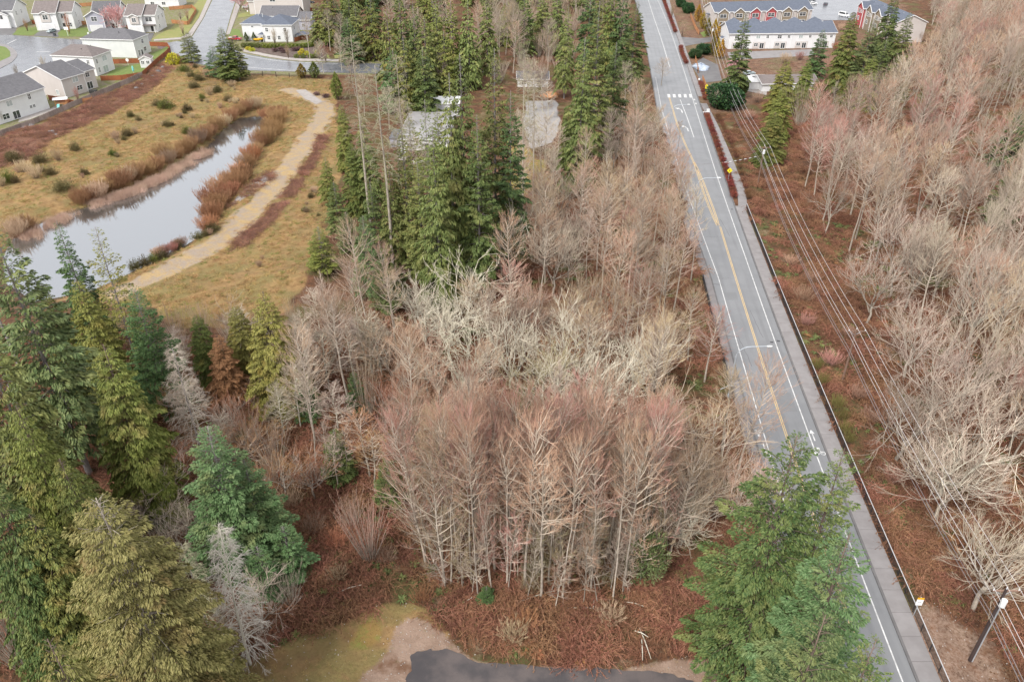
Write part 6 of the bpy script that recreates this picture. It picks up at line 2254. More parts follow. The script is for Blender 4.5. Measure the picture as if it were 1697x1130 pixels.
F = "fir_tree"
HL = "hemlock_tree"
C = "cedar_tree"
D = "dead_tree"
SIZE = {"fir_0": (30, 4.4), "fir_1": (30, 4.6), "hem_0": (30, 4.6), "hem_1": (30, 4.4), "cedar_0": (24, 4.4), "cedar_1": (24, 4.6), "big_cedar": (31, 6.9), "young_fir_0": (12, 2.9), "young_fir_1": (12, 3.0), "mid_fir": (21, 4.9),
        "sparse_0": (22, 3.4), "hero_fir_0": (30, 6.6), "hero_fir_1": (30, 5.2), "snag_0": (40, 2.6), "dead_0": (20, 3.3), "dead_1": (20, 3.0), "far_fir_0": (24, 4.6), "far_fir_1": (24, 4.8)}
TREES = [
    # --- west side by the pond
    ("fir_1", -14, 372, 38, 6.4, 'fir_blue', "towering blue green fir at the near bank of the pond, cut by the picture edge", F),
    ("hem_0", -60, 520, 36, 6.0, 'fir_olive', "olive hemlock at the picture edge beside the towering blue green fir", HL),
    ("fir_0", 93, 366, 26, 3.4, 'fir_deep', "slender dark green fir standing against the pond water", F),
    ("sparse_0", 155, 376, 25, 3.6, 'cedar_yellow', "thin yellowish conifer with see-through branches against the pond", F),
    ("cedar_0", 128, 462, 23, 4.6, 'cedar_yellow', "yellow green cedar below the thin yellowish conifer", C),
    ("cedar_1", 70, 470, 22, 3.6, 'cedar_dark', "dark cedar wedged between the blue green fir and the yellow green cedar", C),
    ("mid_fir", 222, 478, 22, 4.9, 'fir_deep', "deep green full fir between the pond corner and the straw slope", F),
    ("cedar_1", 170, 572, 27, 5.4, 'cedar_bright', "bright olive cedar with a pale split trunk showing in its crown", C),
    ("dead_0", 285, 576, 21, 3.6, None, "dead grey conifer with drooping bare boughs beside the bright olive cedar", D),
    ("cedar_0", 358, 555, 12, 3.2, 'rust_leaf', "rust brown dying cedar at the edge of the straw slope", C),
    ("cedar_1", 388, 505, 14, 3.4, 'cedar_yellow', "smaller olive yellow cedar beside the lone yellow green cedar", C),
    ("cedar_1", 325, 520, 13, 3.0, 'cedar_dark', "small dark olive cedar between the deep green fir and the rust brown cedar", C),
    ("young_fir_1", 500, 620, 8, 2.4, 'fir_bright', "small green fir below the grey lichen trees", F),
    ("cedar_0", 436, 482, 21, 5.0, 'cedar_yellow', "lone yellow green cedar where the straw slope meets the bare trees", C),
    ("mid_fir", 344, 708, 22, 5.6, 'fir_bright', "bright bluish green fir, tallest of the fresh green clump", F),
    ("mid_fir", 405, 762, 16, 4.2, 'fir_bright', "bright green fir just behind the tallest of the fresh green clump", F),
    ("young_fir_0", 468, 872, 8, 3.0, 'fir_bright', "small bright green fir at the foot of the fresh green clump", F),
    ("young_fir_1", 425, 905, 8, 3.0, 'fir_bright', "low green fir beside the bleached dead tree", F),
    ("cedar_1", 22, 672, 28, 4.6, 'cedar_bright', "olive cedar below the leaning pale trunks", C),
    ("cedar_0", 100, 760, 25, 4.4, 'cedar_dark', "dark olive cedar between the bright olive cedar and the big pale cedar", C),
    ("cedar_1", -25, 790, 27, 5.0, 'fir_near', "dark cedar at the picture edge above the bare grey twigs", C),
    ("cedar_0", 50, 850, 22, 5.0, 'cedar_dark', "shaded cedar behind the big pale olive cedar", C),
    ("big_cedar", 160, 826, 33, 7.6, 'cedar_olive', "big pale olive cedar with bare twigs showing through, nearest the clearing", C),
    ("cedar_1", 78, 1062, 35, 4.6, 'cedar_olive', "pale olive cedar top rising at the picture corner", C),
    ("dead_1", 352, 885, 20, 3.0, None, "bleached white dead tree hung with lichen at the clearing edge", D),
    ("dead_0", 300, 900, 14, 2.4, 'lichen', "small grey dead conifer in the shade beside the bleached dead tree", D),
    ("young_fir_0", 585, 618, 8, 1.9, 'fir_deep', "small dark green fir among the grey lichen trees", F),
    ("young_fir_1", 552, 712, 9, 2.4, 'fir_dark', "dark young fir under the slim pale trunks", F),
    ("young_fir_0", 640, 762, 8, 2.4, 'fir_dark', "dark young fir behind the rust-twigged maple", F),
    ("young_fir_0", 806, 972, 2.6, 1.1, 'fir_deep', "tiny green fir at the front edge of the alder grove", F),
    ("young_fir_0", 870, 640, 5, 2.4, 'fir_dark', "dark low fir beneath the mossy maples", F),
    # --- the tall belt in the middle
    ("hem_0", 765, 88, 46, 5.2, 'fir_dark', "tallest dark hemlock in the middle of the belt of firs", HL),
    ("fir_0", 820, 80, 45, 5.0, 'fir_olive', "tall olive fir next to the tallest dark hemlock", F),
    ("hem_1", 741, 124, 43, 5.2, 'fir_olive', "tall drooping olive hemlock in front of the white garage", HL),
    ("fir_1", 846, 150, 38, 4.3, 'fir_deep', "deep green fir on the east end of the tall belt beside the yellow grass", F),
    ("hem_0", 716, 205, 37, 5.0, 'fir_olive', "olive hemlock standing lowest and foremost in the tall belt", HL),
    ("fir_1", 790, 190, 37, 4.4, 'fir_dark', "dark fir foremost in the tall belt behind the bare white maple", F),
    ("fir_0", 690, 268, 26, 3.8, 'fir_olive', "shorter olive fir leaning out below the long grey shed", F),
    ("snag_0", 582, 58, 44, 3.0, None, "half dead conifer with a long pale trunk beside the meadow", D),
    ("snag_0", 621, 108, 42, 3.4, None, "half dead conifer with a thick pale trunk, second from the meadow", D),
    ("snag_0", 655, 90, 42, 2.6, None, "lichen grey snag with a dark thin trunk beside the long grey shed", D),
    ("snag_0", 869, 82, 37, 2.2, None, "dead trunk with a grey brushy top at the gravel yard, nearer the firs", D),
    ("snag_0", 886, 98, 36, 2.0, None, "dead trunk with a grey brushy top at the gravel yard, nearer the road", D),
    ("hem_1", 602, 190, 24, 3.8, 'fir_olive', "olive hemlock at the foot of the pale snags by the meadow", HL),
    ("cedar_0", 565, 172, 18, 3.2, 'cedar_bright', "olive cedar on the meadow edge behind the pale snags", C),
    ("cedar_1", 580, 235, 18, 3.6, 'cedar_dark', "dark cedar on the meadow edge in front of the pale snags", C),
    ("fir_1", 552, 300, 14, 3.0, 'fir_dark', "dark fir on the meadow edge above the round bright fir", F),
    ("fir_0", 612, 300, 20, 3.2, 'fir_dark', "dark narrow fir between the two thick pale trunks", F),
    ("young_fir_0", 572, 352, 9, 3.0, 'fir_dark', "dark young fir directly above the round bright fir", F),
    ("young_fir_1", 526, 376, 10, 3.2, 'cedar_bright', "round bright green fir alone at the meadow edge", F),
    ("mid_fir", 601, 358, 17, 3.6, 'fir_bright', "fresh green full fir below the pale trunks", F),
    ("young_fir_1", 634, 430, 11, 3.0, 'fir_blue', "pale blue green young fir above the bare white maple", F),
    ("young_fir_0", 655, 440, 8, 2.6, 'fir_dark', "dark young fir beside the pale blue green one", F),
    ("fir_0", 665, 210, 30, 3.4, 'fir_olive', "narrow olive fir in front of the long grey shed", F),
    ("hem_0", 640, 250, 26, 3.4, 'fir_olive', "olive hemlock between the pale snags and the foremost belt trees", HL),
    ("sparse_0", 702, 165, 30, 3.6, 'fir_olive', "thin olive fir standing before the white garage", F),
    ("fir_0", 724, 172, 30, 3.0, 'cedar_bright', "narrow bright olive fir before the east end of the long grey shed", F),
    ("sparse_0", 676, 168, 27, 3.0, 'cedar_yellow', "thin yellowish fir before the west end of the long grey shed", F),
    ("hem_1", 536, 260, 12, 2.6, 'cedar_bright', "bright olive hemlock at the meadow edge below the gravel patch", HL),
    # --- cluster at the road
    ("hem_0", 968, 62, 38, 5.4, 'fir_olive', "olive hemlock at the front of the cluster beside the road", HL),
    ("fir_0", 995, 2, 41, 5.6, 'fir_olive', "tall olive fir in the middle of the cluster beside the road", F),
    ("fir_1", 1022, 70, 28, 4.6, 'fir_dark', "dark fir at the back of the front roadside hemlock", F),
    ("fir_1", 1056, 2, 30, 5.2, 'fir_dark', "dark fir overhanging the road edge above the crosswalk", F),
    ("hem_1", 940, 10, 30, 4.2, 'fir_olive', "olive hemlock on the far flank of the roadside cluster", HL),
    ("cedar_0", 1064, 134, 15, 2.8, 'cedar_bright', "small bright olive cedar among bare trees at the roadside", C),
    ("cedar_1", 940, 175, 17, 2.6, 'cedar_dark', "slim dark cedar under the roadside cluster by the gravel yard", C),
    # --- east of the road
    ("fir_0", 1237, 20, 28, 4.4, 'fir_dark', "lone dark fir standing before the white townhouses", F),
    ("fir_1", 1365, 48, 19, 4.2, 'fir_deep', "dark fir at the end of the white townhouses", F),
    ("cedar_0", 1416, 20, 27, 5.6, 'cedar_dark', "tall olive cedar between the end fir and the red gable", C),
    ("fir_1", 1450, 30, 26, 5.0, 'fir_blue', "blue green fir in front of the red gable", F),
    ("hem_0", 1488, -14, 27, 5.6, 'fir_dark', "dark hemlock beside the slate roof at the top of the bare wood", HL),
    ("cedar_1", 1449, 92, 18, 4.4, 'cedar_bright', "olive cedar below the blue green fir", C),
    ("cedar_0", 1403, 130, 9, 2.6, 'cedar_dark', "small olive cedar left of the olive cedar below the blue fir".replace(" left of", " beside"), C),
    ("cedar_0", 1549, 112, 15, 3.2, 'cedar_bright', "small lone olive cedar inside the pale bare wood", C),
    ("young_fir_0", 1502, 128, 8, 2.4, 'fir_dark', "dark young fir poking from the bare wood near the small lone cedar", F),
    ("cedar_1", 1340, 100, 14, 3.8, 'cedar_bright', "bright olive cedar beside the bungalow roof", C),
    ("cedar_0", 1305, 100, 17, 5.2, 'cedar_yellow', "loose yellow olive tree hiding the bungalow", C),
    ("cedar_0", 1286, 186, 14, 4.6, 'cedar_dark', "dark olive cedar by the wires above the fan shaped tree", C),
    ("cedar_1", 1300, 146, 16, 4.8, 'cedar_bright', "olive cedar between the loose yellow tree and the wires", C),
    ("fir_0", 1690, 188, 17, 4.8, 'fir_deep', "dark green fir at the picture edge in the bare wood", F),
    ("fir_1", 1684, 276, 15, 4.2, 'fir_dark', "lower dark fir at the picture edge in the bare wood", F),
    # --- near firs at the corner of the road
    ("hero_fir_0", 1324, 722, 33, 6.6, 'fir_near', "huge olive fir with layered boughs beside the near end of the road", F),
    ("hero_fir_1", 1402, 742, 31, 4.4, 'fir_near', "slim fir whose top covers the road next to the huge olive fir", F),
    ("hero_fir_1", 1412, 884, 31, 5.6, 'fir_bright', "light green fir in front of the slim one, over the near pavement", F),
    ("hero_fir_0", 1370, 1020, 32, 5.2, 'fir_blue', "bluish green fir top nearest the camera", F),
    ("hero_fir_1", 1455, 1060, 30, 4.2, 'fir_near', "fir top beside the bluish green one at the foot of the view", F),
]
for kind, px, py, h, r, leaf, lab, nm in TREES:
    bh, br = SIZE[kind]
    needle(kind, px, py, h, r, leaf, lab, bh, br, (0, 0), nm, "dead tree" if nm == D else "conifer")

x, y, z = under_top(1078, 868, 9.5)
plant("leafy_tree", "leafy_tree", x, y, z, 1.75, 1.0, "loose grey green leafy tree at the east end of the alder grove", "broadleaf tree")
# two leaning pale trunks at the picture edge
for (bx, by), (tx, ty), hh, lab in (((93, 745), (57, 640), 24, "leaning pale trunk under the towering blue green fir"), ((85, 790), (62, 728), 16, "shorter pale trunk beside the leaning one")):
    x, y, z = gnd(bx, by)
    root = thing("dead_tree", lab, "dead tree", (x, y, z))
    MB().tube([(0, 0, -0.5), (-0.2, 0, hh * 0.5), (-0.5, 0.1, hh)], [0.38, 0.3, 0.12], 8).build("trunk", M['bark_grey'], root)

# the far belt of needle trees along the top, west of the road
FAR = []
rng = np.random.default_rng(5)
spots = [(525, 4, 17), (552, -4, 19), (588, 10, 19), (612, -6, 24), (640, 14, 30), (683, 2, 30), (702, 28, 27), (722, 6, 28), (746, -4, 30), (668, 60, 24), (700, 78, 22), (775, -2, 30), (806, -10, 28), (735, 52, 22), (650, 80, 20), (575, 30, 17), (840, 2, 18), (660, -14, 30), (870, -20, 26), (540, -16, 22), (575, -20, 24), (715, -25, 30), (900, -10, 22), (925, -22, 26), (770, 40, 20), (1015, -18, 30), (1035, -25, 32), (980, -24, 30)]
for i, (px, py, h) in enumerate(spots):
    x, y, z = under_top(px, py, h)
    FAR.append((x, y, z, h))
for k in range(46):
    x, y = rng.uniform(-125, 78), rng.uniform(392, 520)
    if -118 < x < -92 and y < 460 or x > L_LKERB(y) - 7 or x < -95 and y < 440:
        continue
    FAR.append((x, y, land1(x, y), rng.uniform(20, 32)))
frow = {}
for q in FAR:
    frow.setdefault(int((q[1] - min(t[1] for t in FAR)) / 18), []).append(q)
FAR = []
for rn, (key, row) in enumerate(sorted(frow.items())):
    for j, q in enumerate(sorted(row, key=lambda t: -t[0])):
        FAR.append((*q, rn, j))
for i, (x, y, z, h, rn, j) in enumerate(FAR):
    k = "far_fir_%d" % (i % 2)
    lf = ('fir_dark', 'fir_olive', 'cedar_bright', 'fir_olive', 'fir_deep', 'cedar_dark')[(i * 5) % 6]
    tone = {'fir_dark': "dark green", 'fir_olive': "olive", 'cedar_bright': "bright olive", 'fir_deep': "deep green", 'cedar_dark': "brownish olive"}[lf]
    bh, br = SIZE[k]
    plant(k, F, x, y, z, RNG.uniform(0.95, 1.25), RNG.uniform(0, 6.28), f"{tone} far belt conifer, {ordinal(j + 1)} from the road in the {ordinal(rn + 1)} row", "conifer", "far belt of conifers", M[lf], None, h / bh)


# ------------------------------------------------------------------ bare woods
def clear_of_needles(x, y):
    return all((x - a) ** 2 + (y - b) ** 2 > (r * 0.75) ** 2 and not (abs(x - a) < r * 0.7 and 0 < b - y < 7.5) for a, b, r in NEEDLE_POS)


def darts(poly, spacing, seed, density=None, tries=9000, taken=None):
    r = np.random.default_rng(seed)
    P = np.array(poly)
    x0, y0 = P.min(0)
    x1, y1 = P.max(0)
    cand = np.c_[r.uniform(x0, x1, tries), r.uniform(y0, y1, tries)]
    cand = cand[sdpoly(cand[:, 0], cand[:, 1], poly) < 0]
    out = []
    arr = np.array(taken) if taken else np.zeros((0, 2))
    for c in cand:
        sp = spacing if np.isscalar(spacing) else spacing(c[0], c[1])
        if len(arr) and ((arr - c) ** 2).sum(1).min() < (sp * 0.8) ** 2:
            continue
        if out and ((np.array(out) - c) ** 2).sum(1).min() < sp * sp:
            continue
        out.append(c)
    return [tuple(c) for c in out if clear_of_needles(*c)]


BARE = []   # (zone, x, y, z, kind, object name, look, scale, height scale, leaf, bark, tilt)


def bare(zone, x, y, kind, nm, look, s, sz, leaf, bark=None, tilt=(0, 0), rz=None):
    BARE.append((zone, x, y, land1(x, y), kind, nm, look, s, sz, leaf, bark, tilt, RNG.uniform(0, 6.28) if rz is None else rz))


taken = []
NEEDLE_POS.append((34.8, 100.2, 6.0))     # keep the near lamp clear of branches
# trees that the photograph lets one place: (top px, top py, height, kind, crown radius, look, twigs)
PLACED = [
    (742, 452, 15, "mossy_0", 6.0, "white-limbed mossy maple", 'twig_white'), (700, 480, 12, "mossy_1", 4.6, "white-limbed mossy maple", 'twig_white'),
    (765, 560, 13, "mossy_1", 5.4, "pale mossy maple", 'twig_white'), (830, 335, 17, "mossy_0", 4.6, "white-limbed mossy maple", 'twig_white'),
    (845, 520, 15, "mossy_0", 4.6, "pale mossy maple", 'twig_white'), (940, 545, 14, "mossy_1", 5.4, "pale mossy maple", 'twig_white'),
    (1010, 575, 14, "mossy_0", 6.0, "pale mossy maple", 'twig_white'), (1060, 560, 13, "mossy_1", 5.0, "pale mossy maple", 'twig_white'),
    (905, 600, 12, "mossy_1", 5.0, "pale mossy maple", 'twig_olive'), (1000, 640, 12, "mossy_0", 5.4, "pale mossy maple", 'twig_white'),
    (1150, 650, 14, "maple_0", 6.0, "broad tan maple", 'twig_tan'), (1196, 705, 12, "maple_1", 5.4, "broad tan maple", 'twig_tan'), (1150, 735, 13, "maple_2", 5.2, "broad tan maple", 'twig_tan'),
    (1180, 790, 10, "maple_3", 4.6, "broad tan maple", 'twig_tan'), (1140, 830, 8, "mossy_1", 3.6, "small pale maple", 'twig_grey'),
    (540, 462, 13, "fan_0", 5.2, "fan shaped many-stemmed tree", 'twig_tan'), (600, 830, 10, "fan_1", 4.2, "fan shaped many-stemmed tree", 'twig_pink'), (395, 668, 9, "fan_2", 4.4, "fan shaped pinkish tree", 'twig_pink'),
    (440, 700, 9, "fan_1", 4.6, "fan shaped brown tree", 'twig_tan'),
    (505, 560, 13, "lichen_0", 2.2, "grey lichen covered tree", 'twig_grey'), (530, 545, 12, "lichen_1", 2.4, "grey lichen covered tree", 'twig_grey'), (575, 540, 12, "lichen_0", 2.4, "grey lichen covered tree", 'twig_grey'),
    (605, 520, 12, "lichen_1", 2.8, "grey lichen covered tree", 'twig_grey'), (625, 545, 10, "lichen_0", 2.6, "grey lichen covered tree", 'twig_grey'), (550, 640, 9, "lichen_1", 2.2, "grey lichen covered tree", 'twig_grey'),
    (480, 610, 11, "lichen_0", 2.0, "grey lichen covered tree", 'twig_grey'), (500, 520, 12, "lichen_1", 2.0, "grey lichen covered tree", 'twig_grey'), (455, 640, 10, "lichen_1", 1.8, "grey lichen covered tree", 'twig_grey'),
    (655, 625, 12, "maple_0", 4.4, "rust-twigged maple", 'twig_rust'), (610, 728, 10, "alder_1", 2.4, "rust-twigged alder", 'twig_rust'), (600, 690, 11, "alder_2", 2.4, "rust-twigged alder", 'twig_rust'),
    (530, 705, 10, "slim_0", 1.2, "slim pale trunked tree", 'twig_grey'), (548, 730, 9, "slim_1", 1.2, "slim pale trunked tree", 'twig_grey'), (565, 715, 9, "slim_0", 1.3, "slim pale trunked tree", 'twig_grey'),
    (930, 560, 11, "maple_2", 4.2, "orange-twigged maple", 'twig_rust'), (960, 590, 10, "maple_3", 4.0, "orange-twigged maple", 'twig_rust'),
    (1340, 132, 14, "fan_0", 6.8, "great fan shaped pale tree", 'twig_olive'), (1385, 150, 13, "fan_1", 5.0, "fan shaped pale tree", 'twig_tan'), (1460, 110, 14, "fan_2", 5.2, "fan shaped pale tree", 'twig_tan'),
    (1535, 630, 15, "maple_1", 5.6, "wide crooked pale maple", 'twig_grey'), (1590, 560, 17, "maple_0", 6.2, "wide crooked pale maple", 'twig_grey'), (1640, 640, 16, "maple_3", 5.6, "wide crooked pale maple", 'twig_grey'),
    (1610, 690, 15, "mossy_0", 6.0, "white-limbed maple", 'twig_grey'), (1600, 740, 13, "maple_2", 5.4, "wide crooked pale maple", 'twig_grey'), (1690, 850, 16, "maple_0", 5.8, "wide crooked pale maple", 'twig_grey'),
    (1540, 500, 15, "maple_2", 5.4, "wide crooked pale maple", 'twig_grey'), (1470, 420, 15, "maple_3", 5.0, "wide crooked pale maple", 'twig_grey'), (1660, 420, 18, "mossy_1", 5.0, "white-limbed maple", 'twig_grey'),
    (20, 940, 12, "fan_2", 4.6, "bare grey many-stemmed tree", 'twig_grey'), (-30, 980, 12, "fan_0", 4.6, "bare grey many-stemmed tree", 'twig_grey'),
    (235, 800, 9, "maple_1", 4.0, "dim grey tangled tree", 'twig_grey'), (290, 850, 8, "maple_2", 3.6, "dim grey tangled tree", 'twig_grey'), (420, 975, 7, "maple_3", 3.4, "dim grey tangled tree", 'twig_grey'),
    (470, 945, 6, "fan_0", 3.0, "grey many-stemmed bush tree", 'twig_grey'),
]
KH = {"alder": (17, 2.6), "slim": (15, 1.5), "maple": (14, 4.6), "mossy": (14, 5.0), "fan": (9, 4.6), "lichen": (11, 2.0), "far": (15, 3.2)}
for px, py, h, kind, r, look, leaf in PLACED:
    x, y, z = under_top(px, py, h)
    bh, br = KH[kind.split("_")[0]]
    nm = "alder_tree" if kind.startswith(("alder", "slim", "lichen")) else "maple_tree"
    if kind.startswith("mossy") or kind == "fan_0":
        NEEDLE_POS.append((x, y, r))
    zone = "east" if px > 1290 else ("edge" if px < 480 and py > 650 else "west")
    bare(zone, x, y, kind, nm, look, r / br, h / bh, leaf)
    taken.append((x, y))

# the dense alder grove behind the clearing
grove = ats([(702, 912), (735, 962), (800, 992), (850, 970), (905, 1003), (960, 986), (1010, 1005), (1050, 962), (1085, 950), (1108, 900), (1000, 870), (850, 866), (740, 872)])
gc = np.mean(np.array(grove), 0)
GT = darts(grove, 1.85, 11, tries=9000)
for x, y in GT:
    h = RNG.uniform(19.5, 25)
    k = int(RNG.integers(0, 4))
    out = np.array((x, y)) - gc
    pink = RNG.random() < 0.85
    bare("grove", x, y, f"pole_alder_{k}" if k < 3 else "alder_2", "alder_tree", "pink-tipped alder" if pink else "tan-tipped alder", RNG.uniform(0.85, 1.15), h / 17, 'twig_pink' if pink else 'twig_tan', None, (-out[1] * 0.004, out[0] * 0.006))
taken += GT
for x, y in darts(grove, 1.55, 41, tries=9000):
    if RNG.random() < 0.75:
        bare("grove", x + RNG.normal(0, 0.4), y - RNG.uniform(0, 1.5), f"sapling_{RNG.integers(0, 2)}", "sapling", "thin bare sapling", RNG.uniform(0.9, 1.5), RNG.uniform(0.6, 1.6), ('twig_tan', 'twig_pink', 'twig_grey', 'twig_olive')[int(RNG.integers(0, 4))], None, (RNG.normal(0, 0.09), RNG.normal(0, 0.09)))
for px, py, hh, kk, rz_ in ((738, 972, 19, 0, 3.2), (706, 935, 20, 1, 2.9), (694, 890, 19, 0, 2.7), (1108, 925, 16, 0, 0.2)):
    x, y, z = gnd(px, py)
    bare("grove", x, y, f"edge_alder_{kk}", "alder_tree", "low-branched leaning alder", 1.0, hh / 16, 'twig_pink' if kk else 'twig_tan', None, (0, 0), rz_)
    taken.append((x, y))

west_wood = ats([(450, 700), (480, 610), (560, 560), (690, 520), (820, 420), (900, 330), (985, 300), (1050, 250), (1085, 215), (1108, 300), (1140, 400), (1172, 500), (1188, 580), (1198, 680), (1235, 800), (1245, 880), (1170, 930), (1120, 960), (1112, 880), (900, 845), (700, 850), (690, 905), (640, 860), (560, 820)])
holes = [ats([(640, 430), (830, 440), (835, 560), (740, 540), (690, 560), (640, 520)]), ats([(915, 225), (1015, 235), (1015, 340), (920, 340)]), ats([(900, 520), (990, 505), (1010, 545), (915, 560)]), ats([(440, 810), (650, 800), (690, 960), (440, 980)]), ats([(1080, 660), (1180, 640), (1190, 720), (1090, 760)])]
WT = [p for p in darts(west_wood, lambda x, y: 4.15 + 0.004 * y, 12, tries=9000, taken=taken) if all(sdpoly(*p, h_) > 0 for h_ in holes) and p[0] < L_LSW(min(p[1], 200)) - 2.2]
for x, y in WT:
    q = RNG.random()
    far_ = y > 125
    if q < 0.42:
        k, nm, look, lf, s, sz = f"alder_{RNG.integers(0, 5)}", "alder_tree", "tan-tipped alder", 'twig_tan', RNG.uniform(0.85, 1.25), RNG.uniform(0.75, 1.02)
    elif q < 0.55:
        k, nm, look, lf, s, sz = f"alder_{RNG.integers(0, 5)}", "alder_tree", "pinkish alder", 'twig_pink', RNG.uniform(0.85, 1.2), RNG.uniform(0.7, 1.0)
    elif q < 0.68:
        k, nm, look, lf, s, sz = f"fan_{RNG.integers(0, 3)}", "maple_tree", "fan shaped tan tree", 'twig_tan', RNG.uniform(0.65, 0.95), RNG.uniform(1.0, 1.35)
    elif q < 0.78:
        k, nm, look, lf, s, sz = f"slim_{RNG.integers(0, 2)}", "alder_tree", "slim grey alder", 'twig_grey', RNG.uniform(0.9, 1.2), RNG.uniform(0.9, 1.15)
    else:
        k, nm, look, lf, s, sz = f"maple_{RNG.integers(0, 4)}", "maple_tree", "crooked tan maple", ('twig_tan', 'twig_grey')[int(far_)], RNG.uniform(0.7, 1.0), RNG.uniform(0.8, 1.05)
    bare("west", x, y, k, nm, look, s, sz * RNG.uniform(0.95, 1.3), lf, None, (RNG.normal(0, 0.045), RNG.normal(0, 0.045)))
taken += WT

# the wood east of the power line
east_wood = ats([(1318, 262), (1330, 300), (1375, 400), (1500, 520), (1560, 640), (1615, 760), (1670, 880), (1740, 1000), (1800, 1130), (1900, 1130), (1900, -12), (1540, -12), (1545, 60), (1540, 150), (1475, 205), (1400, 235)])
ET = darts(east_wood, lambda x, y: 4.8 + max(0, y - 90) * 0.010, 13, tries=24000, taken=taken)
ET = [p for p in ET if p[0] < 0.66 * (p[1] * CP + 60) + 6 and vnoise(np.array([p[0]]), np.array([p[1]]), 13, 91)[0] * 0.7 + vnoise(np.array([p[0]]), np.array([p[1]]), 6, 92)[0] * 0.3 > 0.33]
ET.sort(key=lambda p: p[1])
EAST_IND = ET[:320]
EAST_REST = ET[320:]
for x, y in EAST_IND:
    q = RNG.random()
    if q < 0.17:
        k, nm, look, lf, s, sz = f"alder_{RNG.integers(0, 5)}", "bare_tree", "tan-twigged alder", 'twig_tan', RNG.uniform(0.95, 1.35), RNG.uniform(0.85, 1.15)
    elif q < (0.45 if y > 150 else 0.28):
        k, nm, look, lf, s, sz = f"alder_{RNG.integers(0, 5)}", "bare_tree", "pale pink alder", 'twig_pink', RNG.uniform(0.95, 1.35), RNG.uniform(0.85, 1.15)
    elif q < 0.62:
        k, nm, look, lf, s, sz = f"alder_{RNG.integers(0, 5)}", "bare_tree", "grey-twigged alder", 'twig_grey', RNG.uniform(0.95, 1.3), RNG.uniform(0.85, 1.2)
    elif q < 0.8:
        k, nm, look, lf, s, sz = f"maple_{RNG.integers(0, 4)}", "maple_tree", "crooked grey maple", 'twig_grey', RNG.uniform(0.8, 1.15), RNG.uniform(0.9, 1.15)
    elif q < 0.9:
        k, nm, look, lf, s, sz = f"maple_{RNG.integers(0, 4)}", "maple_tree", "crooked pink maple", 'twig_pink', RNG.uniform(0.8, 1.1), RNG.uniform(0.9, 1.1)
    else:
        k, nm, look, lf, s, sz = f"slim_{RNG.integers(0, 2)}", "bare_tree", "slim pale alder", 'twig_grey', RNG.uniform(1.0, 1.4), RNG.uniform(1.0, 1.25)
    bare("east", x, y, k, nm, look, s, sz * RNG.uniform(1.0, 1.35), lf, None, (RNG.normal(0, 0.02), RNG.normal(0.02, 0.025)))

# looser bare trees along the top, west of the road
top_wood = ats([(760, 120), (860, 150), (950, 140), (950, 60), (1040, 20), (1060, -20), (840, -20), (820, 60)])
TT = darts(top_wood, 9.0, 14, tries=3000, taken=taken)
for x, y in TT:
    k = ("fan_0", "fan_1", "alder_0", "alder_3")[int(RNG.integers(0, 4))]
    bare("top", x, y, k, "maple_tree" if k.startswith("fan") else "alder_tree", "fan shaped tan tree" if k.startswith("fan") else "pale alder", RNG.uniform(0.95, 1.3), RNG.uniform(0.95, 1.5) if k.startswith("fan") else 1.0, ('twig_tan', 'twig_grey')[int(RNG.integers(0, 2))])
for px, py, h in ((505, 34, 15), (540, 22, 15), (560, 30, 14), (668, 40, 15), (730, 95, 14), (745, 42, 15), (795, 44, 15), (810, 30, 15), (825, 20, 16), (583, 100, 12), (598, 130, 12), (640, 150, 12), (665, 170, 11), (955, 250, 9), (985, 150, 16), (1010, 190, 14), (1040, 110, 14), (1070, 215, 12), (1100, 100, 9)):
    x, y, z = under_top(px, py, h)
    bare("top", x, y, f"alder_{(px + py) % 5}", "alder_tree", "pale alder between the conifers", 0.95, h / 17, 'twig_grey')
    taken.append((x, y))

for k in range(60):
    x, y = RNG.uniform(-115, 75), RNG.uniform(330, 500)
    if x > L_LKERB(y) - 6 or (x < -60 and y < 385) or (-125 < x < -88 and y < 455):
        continue
    bare("top", x, y, ("far_0", "far_1")[k % 2], "bare_tree", "pale bare tree", RNG.uniform(0.9, 1.3), RNG.uniform(0.9, 1.3), ('twig_tan', 'twig_grey')[int(RNG.integers(0, 2))])
for px, py, h in ((868, 108, 13), (885, 112, 14), (900, 118, 13), (876, 128, 12), (910, 140, 11), (862, 190, 13), (885, 205, 13), (905, 198, 12), (925, 215, 12), (898, 232, 11), (870, 240, 12), (915, 250, 11), (655, 225, 14), (690, 235, 13), (712, 245, 12), (560, 60, 13), (530, 72, 11)):
    x, y, z = under_top(px, py, h)
    bare("top", x, y, ("lichen_0", "alder_4")[(px // 5) % 2], "bare_tree", "pale twiggy tree", 1.1, h / (11 if (px // 5) % 2 == 0 else 17), 'twig_grey')
brush_zone = ats([(285, 575), (330, 560), (470, 545), (540, 540), (480, 620), (450, 720), (470, 790), (560, 830), (640, 870), (560, 880), (430, 800), (380, 760), (300, 700)])
for x, y in darts(brush_zone, 3.6, 31, tries=3000, taken=taken):
    q = RNG.random()
    k, look, lf, s, sz = ((f"fan_{RNG.integers(0, 3)}", "low fan shaped tree", 'twig_tan', RNG.uniform(0.4, 0.7), RNG.uniform(0.6, 0.95)), (f"lichen_{RNG.integers(0, 2)}", "grey lichen tree", 'twig_grey', RNG.uniform(0.8, 1.2), RNG.uniform(0.6, 0.95)),
                          (f"maple_{RNG.integers(0, 4)}", "tangled brown tree", 'twig_rust', RNG.uniform(0.5, 0.7), RNG.uniform(0.45, 0.65)))[0 if q < 0.4 else (1 if q < 0.75 else 2)]
    bare("west", x, y, k, "bare_tree", look, s, sz, lf)

